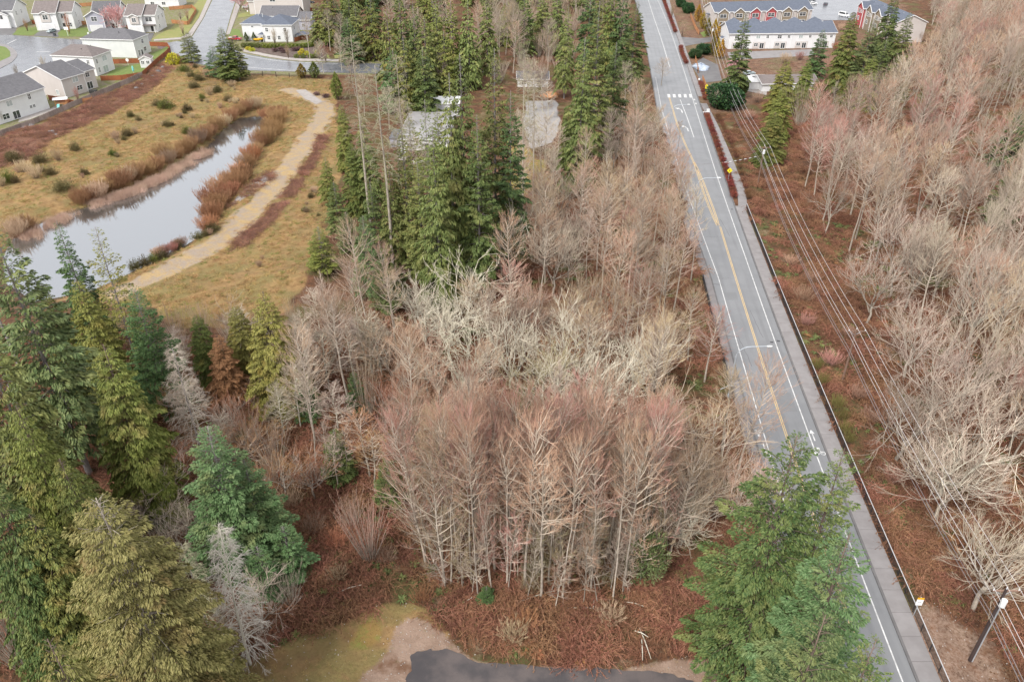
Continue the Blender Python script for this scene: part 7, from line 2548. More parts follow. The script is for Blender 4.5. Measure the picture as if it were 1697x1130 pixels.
for px, py, hh, look in ((1122, 256, 9, "slender dark sapling over the road edge"), (1128, 300, 8, "slender dark sapling at the road edge")):
    x, y, z = gnd(px, py)
    bare("west", x, y, "slim_1", "bare_tree", look, 0.8, hh / 15, 'branch_dark', 'bark_grey')

# labels: by row and place in the row, so that each tree can be pointed at
PHRASE = {"grove": ("from the road", "row of the alder grove"), "west": ("from the road", "row behind the clearing"), "edge": ("from the bleached dead tree", "row by the cedars"),
          "east": ("in from the wires", "row beyond the near pole"), "top": ("from the road", "row of the far wood")}
BAND = {"grove": 3.2, "west": 4.5, "edge": 6.0, "east": 6.0, "top": 12.0}
GROUP = {"grove": "dense alder grove behind the clearing", "west": "bare wood between the meadow and the road", "edge": "bare trees among the cedars", "east": "bare wood east of the power line", "top": "bare trees along the far belt"}
for zone in PHRASE:
    Z = [b for b in BARE if b[0] == zone]
    y0 = min(b[2] for b in Z)
    rows = {}
    for b in Z:
        rows.setdefault(int((b[2] - y0) / BAND[zone]), []).append(b)
    for rn, (key, row) in enumerate(sorted(rows.items())):
        row.sort(key=lambda b: b[1] if zone == "east" else -b[1])
        for i, b in enumerate(row):
            _, x, y, z, kind, nm, look, s, sz, leaf, bark, tilt, rz = b
            lab = f"{look}, {ordinal(i + 1)} {PHRASE[zone][0]} {ordinal(rn + 1)} {PHRASE[zone][1]}"
            plant(kind, nm, x, y, z, s, rz, lab, "bare tree", GROUP[zone], M[leaf], M[bark] if bark else None, sz, tilt)
print("bare trees", len(BARE), {z: sum(1 for b in BARE if b[0] == z) for z in PHRASE}, "east rest", len(EAST_REST), "alder", sum(1 for b in BARE if b[5] == "alder_tree"))


# ------------------------------------------------------------------ shrubs
def shrub(kind, nm, px, py, s, label, cat="shrub", group=None, leaf=None, sz=None, bark=None):
    x, y, z = gnd(px, py)
    return plant(kind, nm, x, y, z, s, RNG.uniform(0, 6.28), label, cat, group, M[leaf] if leaf else None, bark, sz, (0, 0), ("stem", "crown"))


# orange willow scrub round the pond, counted along each bank
right_bank = [(346, 384), (352, 366), (360, 350), (349, 340), (372, 338), (366, 322), (384, 326), (382, 306), (394, 312), (398, 292), (405, 300), (410, 280), (418, 268), (425, 256), (431, 244), (436, 232), (444, 238), (447, 222), (453, 212), (455, 226), (462, 206), (441, 198), (466, 194), (455, 195)]
for i, (px, py) in enumerate(right_bank):
    shrub(f"willow_{i % 2}", "willow_shrub", px, py, RNG.uniform(1.35, 1.9), f"orange willow scrub on the berm bank of the pond, {ordinal(i + 1)} up from the bare bend", "shrub", "willow scrub round the pond", 'willow_orange' if i % 3 else 'twig_rust')
left_bank = [(30, 392), (45, 384), (136, 338), (150, 334), (164, 330), (178, 322), (190, 318), (204, 312), (216, 302), (228, 298), (246, 290), (262, 282), (280, 272), (296, 262), (308, 254), (318, 248), (330, 238), (342, 232), (352, 224), (362, 216), (374, 208), (384, 200), (398, 192), (412, 188), (426, 186), (270, 262), (190, 300)]
for i, (px, py) in enumerate(left_bank):
    shrub(f"willow_{(i + 1) % 2}", "willow_shrub", px, py, RNG.uniform(1.2, 1.75), f"orange willow scrub on the house bank of the pond, {ordinal(i + 1)} up from the dark corner", "shrub", "willow scrub round the pond", 'willow_orange' if i % 4 else 'twig_tan')
for i, (px, py) in enumerate(((262, 425), (275, 420), (288, 416), (296, 410))):
    shrub(f"willow_{i % 2}", "willow_shrub", px, py, 0.8, f"thin reddish willow at the near end of the pond, {ordinal(i + 1)} from the firs", "shrub", "willow scrub round the pond", 'twig_pink')
broom = [(275, 180, 2.6), (262, 176, 1.8), (310, 184, 1.9), (348, 158, 2.0), (360, 154, 2.2), (322, 146, 1.8), (378, 168, 1.8), (212, 226, 2.0), (193, 232, 1.8), (225, 222, 1.5), (125, 250, 2.0), (277, 210, 1.7), (310, 222, 2.0), (217, 194, 1.7), (384, 144, 1.5), (25, 268, 2.4), (67, 270, 2.2), (97, 266, 2.2), (187, 258, 1.5), (15, 303, 2.6), (60, 296, 2.6), (105, 316, 2.4), (85, 290, 1.8), (335, 164, 1.5), (300, 196, 1.3), (230, 200, 1.2), (140, 290, 1.6), (40, 285, 2.2), (390, 172, 1.4), (365, 180, 1.4), (330, 134, 2.2), (342, 128, 2.0), (318, 128, 2.0), (305, 118, 2.0),
         (225, 448, 2.0), (240, 442, 2.0), (255, 436, 1.9), (270, 430, 1.8), (296, 412, 1.7), (305, 408, 1.6), (331, 396, 1.4), (352, 384, 1.8), (508, 352, 1.0), (515, 328, 1.2), (520, 318, 1.0), (505, 350, 0.9), (430, 442, 0.9), (435, 430, 0.7)]
B_ = []
for px, py, s in broom:
    B_.append((px, py, s))
B_.sort(key=lambda q: q[1])
for i, (px, py, s) in enumerate(B_):
    sc_ = i % 3 == 1
    shrub(f"scrub_{i % 2}" if sc_ else f"broom_{i % 2}", "broom_shrub", px, py, s * (0.55 if sc_ else (2.0 if py < 400 else 1.6)) * RNG.uniform(0.75, 1.3), f"brownish broom bush in the straw meadow, {ordinal(i + 1)} counting down from the street", "shrub", "broom bushes in the meadow", 'twig_tan' if sc_ else ('broom' if i % 4 else 'cedar_dark'), s * (0.5 if sc_ else 2.4))
for i, (px, py, s) in enumerate(B_):
    if py < 400 and i % 2 == 0:
        for j in range(2):
            shrub(f"broom_{j}" if j else f"scrub_{i % 2}", "broom_shrub", px + RNG.normal(0, 9), py + RNG.normal(0, 5), s * RNG.uniform(0.7, 1.3) * (1 if j else 0.3), f"low straggling {'olive' if j else 'tan'} scrub beside the {ordinal(i + 1)} broom bush of the meadow", "shrub", "broom bushes in the meadow", 'broom' if j else 'twig_tan', s * (1.5 if j else 0.3))
# garden shrubs
shrub("ball_shrub", "yellow_bush", 288, 108, 5.0, "bright yellow rounded bush at the corner of the red fence", leaf='hedge_gold', sz=5.4)
shrub("column_shrub", "cypress_shrub", 501, 129, 4.4, "brownish conical cypress by the wire fence", leaf='cypress_brown', sz=2.4)
shrub("column_shrub", "cypress_shrub", 522, 129, 4.8, "greener conical cypress by the wire fence", leaf='cedar_dark', sz=2.7)
shrub("column_shrub", "cypress_shrub", 560, 165, 4.6, "olive conical cypress on the meadow edge", leaf='cedar_bright', sz=4.2)
shrub("loose_shrub", "plum_bush", 540, 162, 3.0, "low plum coloured bush where the meadow meets the trees", leaf='plum_shrub', sz=1.6)
shrub("loose_shrub", "plum_bush", 525, 158, 2.6, "low plum coloured bush at the head of the gravel patch", leaf='plum_shrub', sz=1.5)
for i, (px, py) in enumerate(((1156, 36), (1164, 48), (1172, 60), (1183, 62), (1190, 70), (1180, 92), (1188, 96), (1194, 98))):
    shrub("column_shrub", "cypress_shrub", px, py, 3.8 if i < 5 else 3.2, f"golden cypress by the transformer pole, {ordinal(i + 1)} counting toward the lone fir", "shrub", "golden cypresses by the townhouses", 'cypress_gold' if i % 3 != 2 else 'cypress_brown', 3.6)
for i, (px, py, s, sz) in enumerate(((1152, 96, 5, 4), (1166, 90, 6, 5), (1140, 22, 6, 6), (1128, 12, 5, 5))):
    shrub("broad_evergreen", "evergreen_bush", px, py, s * 1.2, f"dark evergreen bush by the transformer pole, {ordinal(i + 1)} from the driveway", "shrub", "dark bushes by the transformer pole", 'laurel', sz)
shrub("broad_evergreen", "holly_bush", 1200, 178, 13.0, "huge dark holly bush under the wires beside the crossing", leaf='laurel', sz=9.0)
shrub("broad_evergreen", "holly_bush", 1218, 160, 9.0, "dark holly bush at the foot of the lone fir", leaf='fir_dark', sz=8.0)
for i, (px, py) in enumerate(((267 + 145, 94),)):
    pass
hedge = [(404, 79), (410, 79), (416, 79), (422, 79), (428, 79.5), (436, 79.5), (442, 80), (448, 80), (454, 80), (460, 80), (466, 80), (472, 80), (478, 80), (484, 80), (490, 80), (496, 80), (502, 79.5), (508, 79), (514, 78), (520, 77), (525, 76)]
for i, (px, py) in enumerate(hedge):
    shrub("ball_shrub", "hedge_bush", px, py, 2.5, f"clipped hedge bush below the white corner house, {ordinal(i + 1)} counting from the red pickup", "shrub", "clipped hedge of the corner house", 'hedge_green' if i > 4 else 'cedar_dark', 2.3)
for i, (px, py) in enumerate(((492, 97), (498, 92), (503, 97), (509, 92), (515, 97), (501, 88), (523, 96), (526, 91))):
    shrub("ball_shrub", "ball_bush", px, py, 2.1, f"round yellow green bush in the bark bed, {ordinal(i + 1)} counting toward the grass corner", "shrub", "round bushes in the bark bed", 'hedge_gold' if i % 2 else 'hedge_green', 2.1)
for i, (px, py) in enumerate(((456, 86), (466, 84), (488, 85), (494, 84), (470, 88), (412, 84), (418, 86))):
    shrub("loose_shrub", "plum_bush", px, py, 3.0, f"plum bush in the bark bed below the hedge, {ordinal(i + 1)} from the street corner", "shrub", "plum bushes in the bark bed", 'plum_shrub' if i < 5 else 'hedge_gold', 1.9)
for i, (px, py) in enumerate(((409, 69), (422, 69))):
    shrub("column_shrub", "spiral_shrub", px, py, 2.4, f"spiral clipped dark conifer by the white corner house wall, {ordinal(i + 1)} from the pickup", "shrub", "spiral shrubs", 'fir_dark', 1.8)
for i, (px, py) in enumerate(((419, 23), (423, 23))):
    shrub("column_shrub", "cypress_shrub", px, py, 3.4, f"tall dark cypress beside the beige house, {ordinal(i + 1)} from the pink tree", "shrub", "cypresses by the beige house", 'cedar_dark', 3.4)
# red shrub strips beside the footpath, counted from the bend upward
strip = smoothed(ats([(1216, 327), (1206, 292), (1190, 245), (1178, 212), (1171, 193)]), 6, False)
for i, (x, y) in enumerate(strip):
    plant("loose_shrub", "red_shrub", x, y, 0.0, 2.0, RNG.uniform(0, 6), f"red hedge shrub between kerb and footpath, {ordinal(i + 1)} up from the bend", "shrub", "red shrubs along the footpath", M['red_shrub'], None, 1.7, (0, 0), ("stem", "crown"))
strip = smoothed(ats([(1169, 166), (1165, 152), (1161, 140)]), 4, False) + smoothed(ats([(1137, 106), (1130, 90), (1128, 80)]), 5, False) + smoothed(ats([(1119, 54), (1110, 30), (1102, 8), (1098, -6)]), 9, False)
for i, (x, y) in enumerate(strip):
    plant("loose_shrub", "red_shrub", x, y, 0.0, 2.1, RNG.uniform(0, 6), f"red hedge shrub beside the upper footpath, {ordinal(i + 1)} up from the crossing", "shrub", "red shrubs along the footpath", M['red_shrub'], None, 1.7, (0, 0), ("stem", "crown"))
strip = smoothed(ats([(1236, 330), (1222, 280), (1208, 240), (1196, 214), (1186, 196)]), 5, False)
for i, (x, y) in enumerate(strip):
    plant("scrub_0", "red_shrub", x + 0.6, y, 0.0, 0.6, RNG.uniform(0, 6), f"rusty shrub on the wire side of the footpath, {ordinal(i + 1)} up from the bend", "shrub", "rusty shrubs along the footpath", M['bramble_leaf'], None, 0.5, (0, 0), ("stem", "crown"))
strip = [(1104, 244), (1108, 262), (1113, 280), (1117, 296), (1122, 312), (1127, 326), (1133, 340), (1100, 228)]
for i, (px, py) in enumerate(strip):
    shrub("loose_shrub", "red_shrub", px, py, 2.0, f"dull red shrub on the grove side of the road, {ordinal(i + 1)} in the strip", "shrub", "red shrubs on the grove side", 'bramble_leaf', 1.6)
# yellow green brush and scrub on the railing side
for i, (px, py, s) in enumerate(((1352, 615, .9), (1362, 640, .9), (1385, 680, 1.0), (1392, 700, 1.0), (1398, 720, .9), (1405, 735, .8))):
    shrub(f"scrub_{i % 2}", "willow_shrub", px, py, s * 0.75, f"yellow olive brush against the long railing, {ordinal(i + 1)} coming down", "shrub", "brush along the railing", 'cedar_olive', s)
for i, (px, py, s) in enumerate(((1330, 500, 1.3), (1345, 470, 1.1), (1375, 605, 1.2), (1335, 540, 1.0), (1310, 440, 1.0), (1420, 660, 1.0), (1405, 560, 1.0), (1440, 700, 1.0), (1480, 800, 1.0))):
    shrub(f"scrub_{i % 2}", "scrub_bush", px, py, s, f"pinkish brown scrub in the brush under the wires, {ordinal(i + 1)} of nine", "shrub", "scrub under the wires", 'twig_pink', s * 0.8)
for i, (px, py, s) in enumerate(((640, 930, .9), (560, 905, 1.0), (520, 880, 1.0), (500, 930, .8), (560, 960, .8), (700, 1000, .9), (850, 1060, 1.1), (870, 1040, 1.0), (480, 840, 1.2), (450, 800, 1.2), (530, 800, 1.0), (420, 800, 1.0), (1120, 900, 1.0), (1160, 880, 1.0), (1010, 1030, 1.0))):
    shrub(f"scrub_{i % 2}", "scrub_bush", px, py, s, f"brown scrub bush round the clearing, {ordinal(i + 1)} of fifteen", "shrub", "scrub round the clearing", ('twig_tan', 'twig_rust')[i % 2], s * 0.8)
# street trees and yard trees
for px, py, s, leaf, lab in ((46, 52, .85, 'twig_rust', "small rust-twigged street tree by the first garage"), (115, 52, 1.25, 'twig_rust', "red brown street tree in front of the grey-fronted house"), (99 + 17, 57, .7, 'twig_rust', "slim street tree beside the backboard hoop"),
                             (478, 97, .9, 'twig_tan', "low fan tree in the bark bed by the street"), (456, 74, 1.1, 'twig_grey', "slim bare tree before the white corner house, nearer the pickup"), (477, 74, 1.1, 'twig_grey', "slim bare tree before the white corner house, nearer the gazebo"), (530, 99, 1.1, 'twig_pink', "pinkish bare street tree by the grass corner"), (540, 103, 1.2, 'twig_pink', "second pinkish bare street tree by the grass corner"),
                             (402, 113, 1.0, 'twig_grey', "slender bare tree at the inner kerb of the curved street"), (304, 58, 1.1, 'twig_tan', "tan bare tree by the street pavement"), (75, 118, .9, 'twig_grey', "bare tree behind the beige house by the cul-de-sac"), (30, 130, .8, 'twig_grey', "bare tree behind the nearest white house"), (5, 205, .7, 'twig_grey', "bare shrub tree at the patio of the nearest white house"),
                             (130, 168, .8, 'twig_pink', "pink bare shrub in the yard of the beige house"), (312, 35, .9, 'twig_pink', "pinkish tree at the corner of the orange fence"), (300, 34, .7, 'twig_grey', "grey brush inside the orange fenced yard"), (1130, 62, 1.0, 'twig_tan', "bare street tree by the driveway mouth"), (1113, 30, 1.0, 'twig_tan', "bare street tree on the upper footpath"),
                             (1178, 178, 1.0, 'twig_grey', "thin bare sapling by the holly bush"), (1186, 182, 1.0, 'twig_grey', "second thin bare sapling by the holly bush")):
    x, y, z = gnd(px, py)
    plant("street_tree", "street_tree", x, y, max(z, -0.1), s, RNG.uniform(0, 6), lab, "street tree", None, M[leaf])
for px, py, s, lab in ((399, 19, 1.5, "pink blossoming street tree beside the wet street"), (196, 53, 1.55, "tall pink blossoming tree in front of the lilac house"), (1215, 128, .9, "small rosy shrub tree under the lone fir")):
    x, y, z = gnd(px, py)
    plant("blossom_tree", "blossom_tree", x, y, max(z, -0.1), s, RNG.uniform(0, 6), lab, "blossom tree")
x, y, z = gnd(318, 102)
plant("young_fir_1", "pine_tree", x, y, z, 1.5, 1.0, "grey green layered pine at the street junction", "conifer", None, M['fir_olive'], None, 0.95)
for px, py, h, r, leaf, lab in ((366, 45, 19, 3.6, 'fir_olive', "thin topped olive fir at the junction, the taller pointed one"), (384, 58, 16, 3.2, 'fir_olive', "thin topped olive fir beside the taller pointed one"), (350, 76, 11, 4.2, 'fir_bright', "dark full fir at the meadow side of the junction"), (375, 92, 9, 4.4, 'fir_dark', "low spreading fir at the foot of the junction clump")):
    x, y, z = under_top(px, py, h)
    plant("young_fir_1" if h < 12 else "fir_0", F, x, y, z, r / 3.2, RNG.uniform(0, 6), lab, "conifer", None, M[leaf], None, h / (12 if h < 12 else 30))

# olive scrub under the grove, and fallen pale poles at its foot
for i in range(16):
    a, b = RNG.uniform(800, 1090), RNG.uniform(860, 985)
    shrub(f"scrub_{i % 2}", "scrub_bush", a, b, RNG.uniform(0.6, 1.0), f"olive scrub under the alder grove, {ordinal(i + 1)} of sixteen", "shrub", "olive scrub under the alder grove", 'twig_olive', RNG.uniform(0.5, 0.9))
for i, (ax, ay, bx, by) in enumerate(((1058, 1040, 1078, 1098), (1063, 1062, 1064, 1100), (1052, 1048, 1074, 1062), (860, 1000, 930, 982), (920, 1000, 985, 975), (800, 985, 770, 1004), (1035, 1000, 1070, 1012), (940, 1010, 1000, 1016), (980, 1040, 984, 1000), (560, 985, 600, 975))):
    p, q = np.array(gnd(ax, ay)), np.array(gnd(bx, by))
    p[2] += 0.35
    q[2] += 0.7
    m_ = (p + q) / 2 + [0, 0, 0.2]
    tag(MB().tube([p, m_, q], [0.07, 0.055, 0.03], 5).build("fallen_pole", M['bark_white']), f"fallen pale pole at the foot of the grove, {ordinal(i + 1)} of ten", "fallen branch", "fallen poles by the grove")

for i, (px, py, sc, lf) in enumerate(((1300, 105, 1.4, 'twig_tan'), (1325, 100, 1.2, 'twig_pink'), (1350, 112, 1.5, 'twig_tan'), (1375, 118, 1.6, 'twig_pink'), (1395, 122, 1.4, 'twig_rust'), (1420, 130, 1.6, 'twig_tan'), (1385, 85, 1.3, 'twig_rust'), (1400, 78, 1.3, 'twig_tan'), (1350, 46, 1.1, 'twig_rust'), (1375, 48, 1.1, 'twig_rust'), (1395, 52, 1.2, 'twig_tan'), (1255, 170, 1.2, 'twig_tan'), (1270, 185, 1.3, 'twig_rust'), (1240, 200, 1.2, 'twig_pink'), (1510, 90, 1.8, 'twig_grey'), (1525, 70, 1.8, 'twig_tan'))):
    shrub(f"scrub_{i % 2}", "scrub_bush", px, py, sc, f"brown scrub on the slope round the bungalow and townhouses, {ordinal(i + 1)} of sixteen", "shrub", "scrub round the townhouses", lf, sc * 0.95)
for i, (px, py, h, r, lf, tone) in enumerate(((1510, 20, 22, 4.4, 'fir_dark', "dark green"), (1470, 66, 18, 3.8, 'fir_dark', "dark"), (1432, 66, 16, 3.2, 'cedar_dark', "olive brown"), (1356, 130, 8, 2.4, 'cedar_dark', "low olive"), (1604, 4, 16, 3.4, 'fir_deep', "deep green"), (1268, 228, 8, 2.6, 'cedar_dark', "low dark olive"))):
    needle("fir_0" if h > 12 else "cedar_1", px, py, h, r, lf, f"{tone} conifer on the townhouse slope, {ordinal(i + 1)} of six scattered there", *SIZE["fir_0" if h > 12 else "cedar_1"], (0, 0), F if h > 12 else C, "conifer")
# ------------------------------------------------------------------ undergrowth, grass and reeds that nobody could count
def scatter(name, label, protos, pts, rotz, scl, idx, tilt=0.12, kind="stuff"):
    col = bpy.data.collections.new(name + "_kinds")
    for i, me in enumerate(protos):
        o = bpy.data.objects.new(f"{name}_kind_{i:02d}", me)
        col.objects.link(o)
    n = len(pts)
    me = bpy.data.meshes.new(name)
    me.vertices.add(n)
    me.vertices.foreach_set("co", np.asarray(pts, np.float32).ravel())
    r = np.random.default_rng(n)
    rot = np.c_[r.normal(0, tilt, (n, 2)), rotz]
    for nm, ty, arr, key in (("rot", 'FLOAT_VECTOR', rot, "vector"), ("scl", 'FLOAT', scl, "value"), ("idx", 'INT', idx, "value")):
        a = me.attributes.new(nm, ty, 'POINT')
        a.data.foreach_set(key, np.asarray(arr, np.int32 if ty == 'INT' else np.float32).ravel())
    ob = link(name, me)
    tag(ob, label, None, None, kind)
    ng = bpy.data.node_groups.new(name + "_spread", 'GeometryNodeTree')
    ng.interface.new_socket("Geometry", in_out='INPUT', socket_type='NodeSocketGeometry')
    ng.interface.new_socket("Geometry", in_out='OUTPUT', socket_type='NodeSocketGeometry')
    gi_ = ng.nodes.new('NodeGroupInput')
    go = ng.nodes.new('NodeGroupOutput')
    ip = ng.nodes.new('GeometryNodeInstanceOnPoints')
    ci = ng.nodes.new('GeometryNodeCollectionInfo')
    ci.inputs['Collection'].default_value = col
    ci.inputs['Separate Children'].default_value = True
    ci.inputs['Reset Children'].default_value = True
    ip.inputs['Pick Instance'].default_value = True

    def na(nm, ty):
        x = ng.nodes.new('GeometryNodeInputNamedAttribute')
        x.data_type = ty
        x.inputs['Name'].default_value = nm
        return x.outputs['Attribute']
    ng.links.new(gi_.outputs[0], ip.inputs['Points'])
    ng.links.new(ci.outputs[0], ip.inputs['Instance'])
    ng.links.new(na('idx', 'INT'), ip.inputs['Instance Index'])
    ng.links.new(na('rot', 'FLOAT_VECTOR'), ip.inputs['Rotation'])
    ng.links.new(na('scl', 'FLOAT'), ip.inputs['Scale'])
    ng.links.new(ip.outputs[0], go.inputs[0])
    ob.modifiers.new("spread", 'NODES').node_group = ng
    return ob


def bramble_mesh(name, seed, canes=46, rad=0.85, hgt=0.75, leaves=7, cane_m='bramble', leaf_m='bramble_leaf'):
    r = np.random.default_rng(seed)
    o = np.c_[r.normal(0, rad * 0.4, (canes, 2)), np.full(canes, -0.1)]
    az = r.uniform(0, 6.28, canes)
    L = r.uniform(0.8, 1.7, canes) * rad / 0.85
    t = np.linspace(0, 1, 5)
    hh = hgt * r.uniform(0.5, 1.25, canes)
    pl = np.stack([np.c_[o[:, 0] + np.cos(az) * L * k, o[:, 1] + np.sin(az) * L * k, -0.1 + hh * 4 * 0.9 * k * (1 - k * 0.88)] for k in t], 1)
    pl += r.normal(0, 0.04, pl.shape)
    mb = MB()
    for i in range(4):
        V, Q = tubes(pl[:, i], pl[:, i + 1], 0.016 - 0.002 * i, 0.014 - 0.002 * i)
        mb.add(V, Q)
    idx = np.repeat(np.arange(canes), leaves)
    p, d = along(pl[idx], r.uniform(0.15, 1, len(idx)))
    dd = unit(d + r.normal(0, 0.9, p.shape))
    V, T = cones(p, p + dd * r.uniform(0.15, 0.4, (len(p), 1)), 0.011)
    mb.add(V, None, T)
    lm = MB()
    p2, d2 = along(pl[idx], r.uniform(0.1, 1, len(idx)))
    n = len(p2)
    d = unit(d2 + r.normal(0, 1.0, (n, 3)))
    side = unit(np.cross(d, unit(r.normal(0, 1, (n, 3)) + [0, 0, 1.2])))
    ln, wd = r.uniform(0.06, 0.17, n), r.uniform(0.025, 0.055, n)
    V = np.empty((n, 4, 3))
    V[:, 0], V[:, 2] = p2, p2 + d * ln[:, None]
    V[:, 1], V[:, 3] = p2 + d * (ln * .5)[:, None] + side * wd[:, None], p2 + d * (ln * .5)[:, None] - side * wd[:, None]
    nq = sum(len(q) for q in mb.q)
    nt = sum(len(q) for q in mb.t)
    mb.add(V.reshape(-1, 3), (np.arange(n) * 4)[:, None] + np.arange(4)[None])
    me = mb.mesh(name, [M[cane_m], M[leaf_m]])
    mi = np.zeros(len(me.polygons), np.int32)
    mi[nq:nq + n] = 1
    me.polygons.foreach_set("material_index", mi)
    return me


def fern_mesh(name, seed, m, fronds=16, L=0.9, hgt=0.4):
    r = np.random.default_rng(seed)
    mb = MB()
    for k in range(fronds):
        a = 2.4 * k + r.normal(0, 0.2)
        l = L * r.uniform(0.7, 1.15)
        hh = hgt * r.uniform(0.6, 1.3)
        t = np.linspace(0, 1, 6)
        c = np.c_[np.cos(a) * l * t, np.sin(a) * l * t, hh * 4 * t * (1 - 0.85 * t) * 0.8]
        w = 0.11 * np.sin(pi * (0.12 + 0.88 * t) ** 0.8) + 0.005
        s = np.array((-sin(a), cos(a), 0))
        V = np.concatenate([c + s * w[:, None] - [0, 0, 0.03], c, c - s * w[:, None] - [0, 0, 0.03]])
        n = 6
        Q = [(i, i + 1, n + i + 1, n + i) for i in range(n - 1)] + [(n + i, n + i + 1, 2 * n + i + 1, 2 * n + i) for i in range(n - 1)]
        mb.add(V, Q)
    return mb.mesh(name, m)


def tuft_mesh(name, seed, m, blades=60, L=0.5, spread=0.4, w=0.018):
    r = np.random.default_rng(seed)
    o = np.c_[r.normal(0, spread * 0.5, (blades, 2)), np.full(blades, -0.04)]
    d = unit(np.c_[r.normal(0, 0.75, (blades, 2)), np.ones(blades)])
    l = L * r.uniform(0.5, 1.2, blades)
    tip = o + d * l[:, None] + np.c_[d[:, :2] * (l * 0.5)[:, None], -l * 0.25]
    side = unit(np.cross(d, r.normal(0, 1, (blades, 3))))
    V = np.stack([o - side * w, o + side * w, tip], 1)
    return MB().add(V.reshape(-1, 3), None, (np.arange(blades) * 3)[:, None] + np.arange(3)[None]).mesh(name, m)


def reed_mesh(name, seed):
    r = np.random.default_rng(seed)
    n = 60
    o = np.c_[r.normal(0, 0.5, (n, 2)), np.full(n, -0.2)]
    d = unit(np.c_[r.normal(0, 0.22, (n, 2)), np.ones(n)])
    mb = MB()
    l = r.uniform(0.9, 1.7, n)
    V, T = cones(o, o + d * l[:, None], 0.02)
    mb.add(V, None, T)
    k = n // 2
    side = unit(np.cross(d[:k], r.normal(0, 1, (k, 3))))
    V = np.stack([o[:k] - side * 0.03, o[:k] + side * 0.03, o[:k] + d[:k] * (l[:k] * 0.9)[:, None] + r.normal(0, 0.3, (k, 3)) * [1, 1, 0.4]], 1)
    mb.add(V.reshape(-1, 3), None, (np.arange(k) * 3)[:, None] + np.arange(3)[None])
    return mb.mesh(name, M['cattail'])


SR = np.random.default_rng(909)


def points_in(poly, per_m2, cond=None, clump=None):
    P = np.array(poly)
    x0, y0 = P.min(0)
    x1, y1 = P.max(0)
    n = int((x1 - x0) * (y1 - y0) * per_m2)
    x, y = SR.uniform(x0, x1, n), SR.uniform(y0, y1, n)
    k = sdpoly(x, y, poly) < 0
    x, y = x[k], y[k]
    k = dist_road(x, y) > 0.9
    for po in (pond, asphalt_pad):
        k &= sdpoly(x, y, po) > 0.2
    k &= sdline(x, y, path_bend) > 1.5
    if cond is not None:
        k &= cond(x, y)
    x, y = x[k], y[k]
    if clump:
        sc, th, soft = clump
        v = vnoise(x, y, sc, 55) * 0.65 + vnoise(x, y, sc * 0.4, 56) * 0.35
        k = SR.random(len(x)) < np.clip((v - th) / soft, 0, 1)
        x, y = x[k], y[k]
    return np.c_[x, y, land(x, y)]


def spread(name, label, protos, P, smin, smax, tilt=0.12):
    n = len(P)
    return scatter(name, label, protos, P, SR.uniform(0, 6.28, n), SR.uniform(smin, smax, n), SR.integers(0, len(protos), n), tilt)


floor_w = ats([(400, 1000), (430, 780), (470, 620), (560, 540), (700, 470), (780, 380), (860, 330), (960, 270), (1050, 200), (1110, 215), (1180, 480), (1210, 660), (1265, 860), (1330, 1040), (1380, 1180), (1180, 1180), (1190, 1092), (1060, 1085), (960, 1100), (830, 1078), (745, 1040), (700, 1004), (640, 998), (600, 1008), (520, 1040), (440, 1075)])
verge_e = ats([(1190, 190), (1240, 345), (1300, 480), (1350, 620), (1420, 780), (1500, 960), (1570, 1150), (1900, 1150), (1900, 150), (1500, 150), (1300, 190)])
floor_cedar = ats([(-100, 1150), (-100, 560), (240, 560), (330, 560), (470, 620), (430, 780), (400, 1000), (420, 1090), (380, 1150)])
nd = lambda x, y: (sdpoly(x, y, dirt_pad) > 0.4) & (sdpoly(x, y, clearing) > 0.5) & (np.hypot(x - 48.5, y - 53) > 6.0 + 2 * vnoise(x, y, 3, 4))
dens = lambda x, y: SR.random(len(x)) < np.clip(1.35 - (y - 40) / 160, 0.3, 1)
brm = [bramble_mesh(f"bramble_{i}", 600 + i) for i in range(3)] + [bramble_mesh(f"bramble_low_{i}", 610 + i, 36, 1.0, 0.45, 12, 'bramble', 'bramble_leaf') for i in range(2)]
PB = np.concatenate([points_in(floor_w, 0.8, lambda x, y: nd(x, y) & dens(x, y), (6, 0.24, 0.3)), points_in(verge_e, 0.7, lambda x, y: nd(x, y) & dens(x, y), (5, 0.25, 0.3)), points_in(floor_cedar, 0.3, nd)])
spread("bramble_undergrowth", "rust brown bramble thicket covering the floor of the bare woods", brm, PB, 0.65, 1.75)
PF = np.concatenate([points_in(floor_w, 0.55, lambda x, y: nd(x, y) & (y < 170), (5, 0.26, 0.3)), points_in(verge_e, 0.6, lambda x, y: nd(x, y) & (y < 170), (6, 0.32, 0.25)), points_in(floor_cedar, 0.25, nd)])
spread("green_fern_undergrowth", "olive green ferns growing through the rust brown brambles", [fern_mesh(f"fern_{i}", 620 + i, M['fern']) for i in range(2)], PF, 0.35, 1.0)
PD = np.concatenate([points_in(floor_w, 0.4, lambda x, y: nd(x, y) & (y < 140), (6, 0.48, 0.3)), points_in(verge_e, 0.35, lambda x, y: nd(x, y) & (y < 150), (8, 0.48, 0.3))])
spread("dead_fern_undergrowth", "orange brown dead bracken among the brambles", [fern_mesh(f"dead_fern_{i}", 630 + i, M['dead_fern'], 34, 0.95, 0.34) for i in range(2)], PD, 0.5, 0.95)
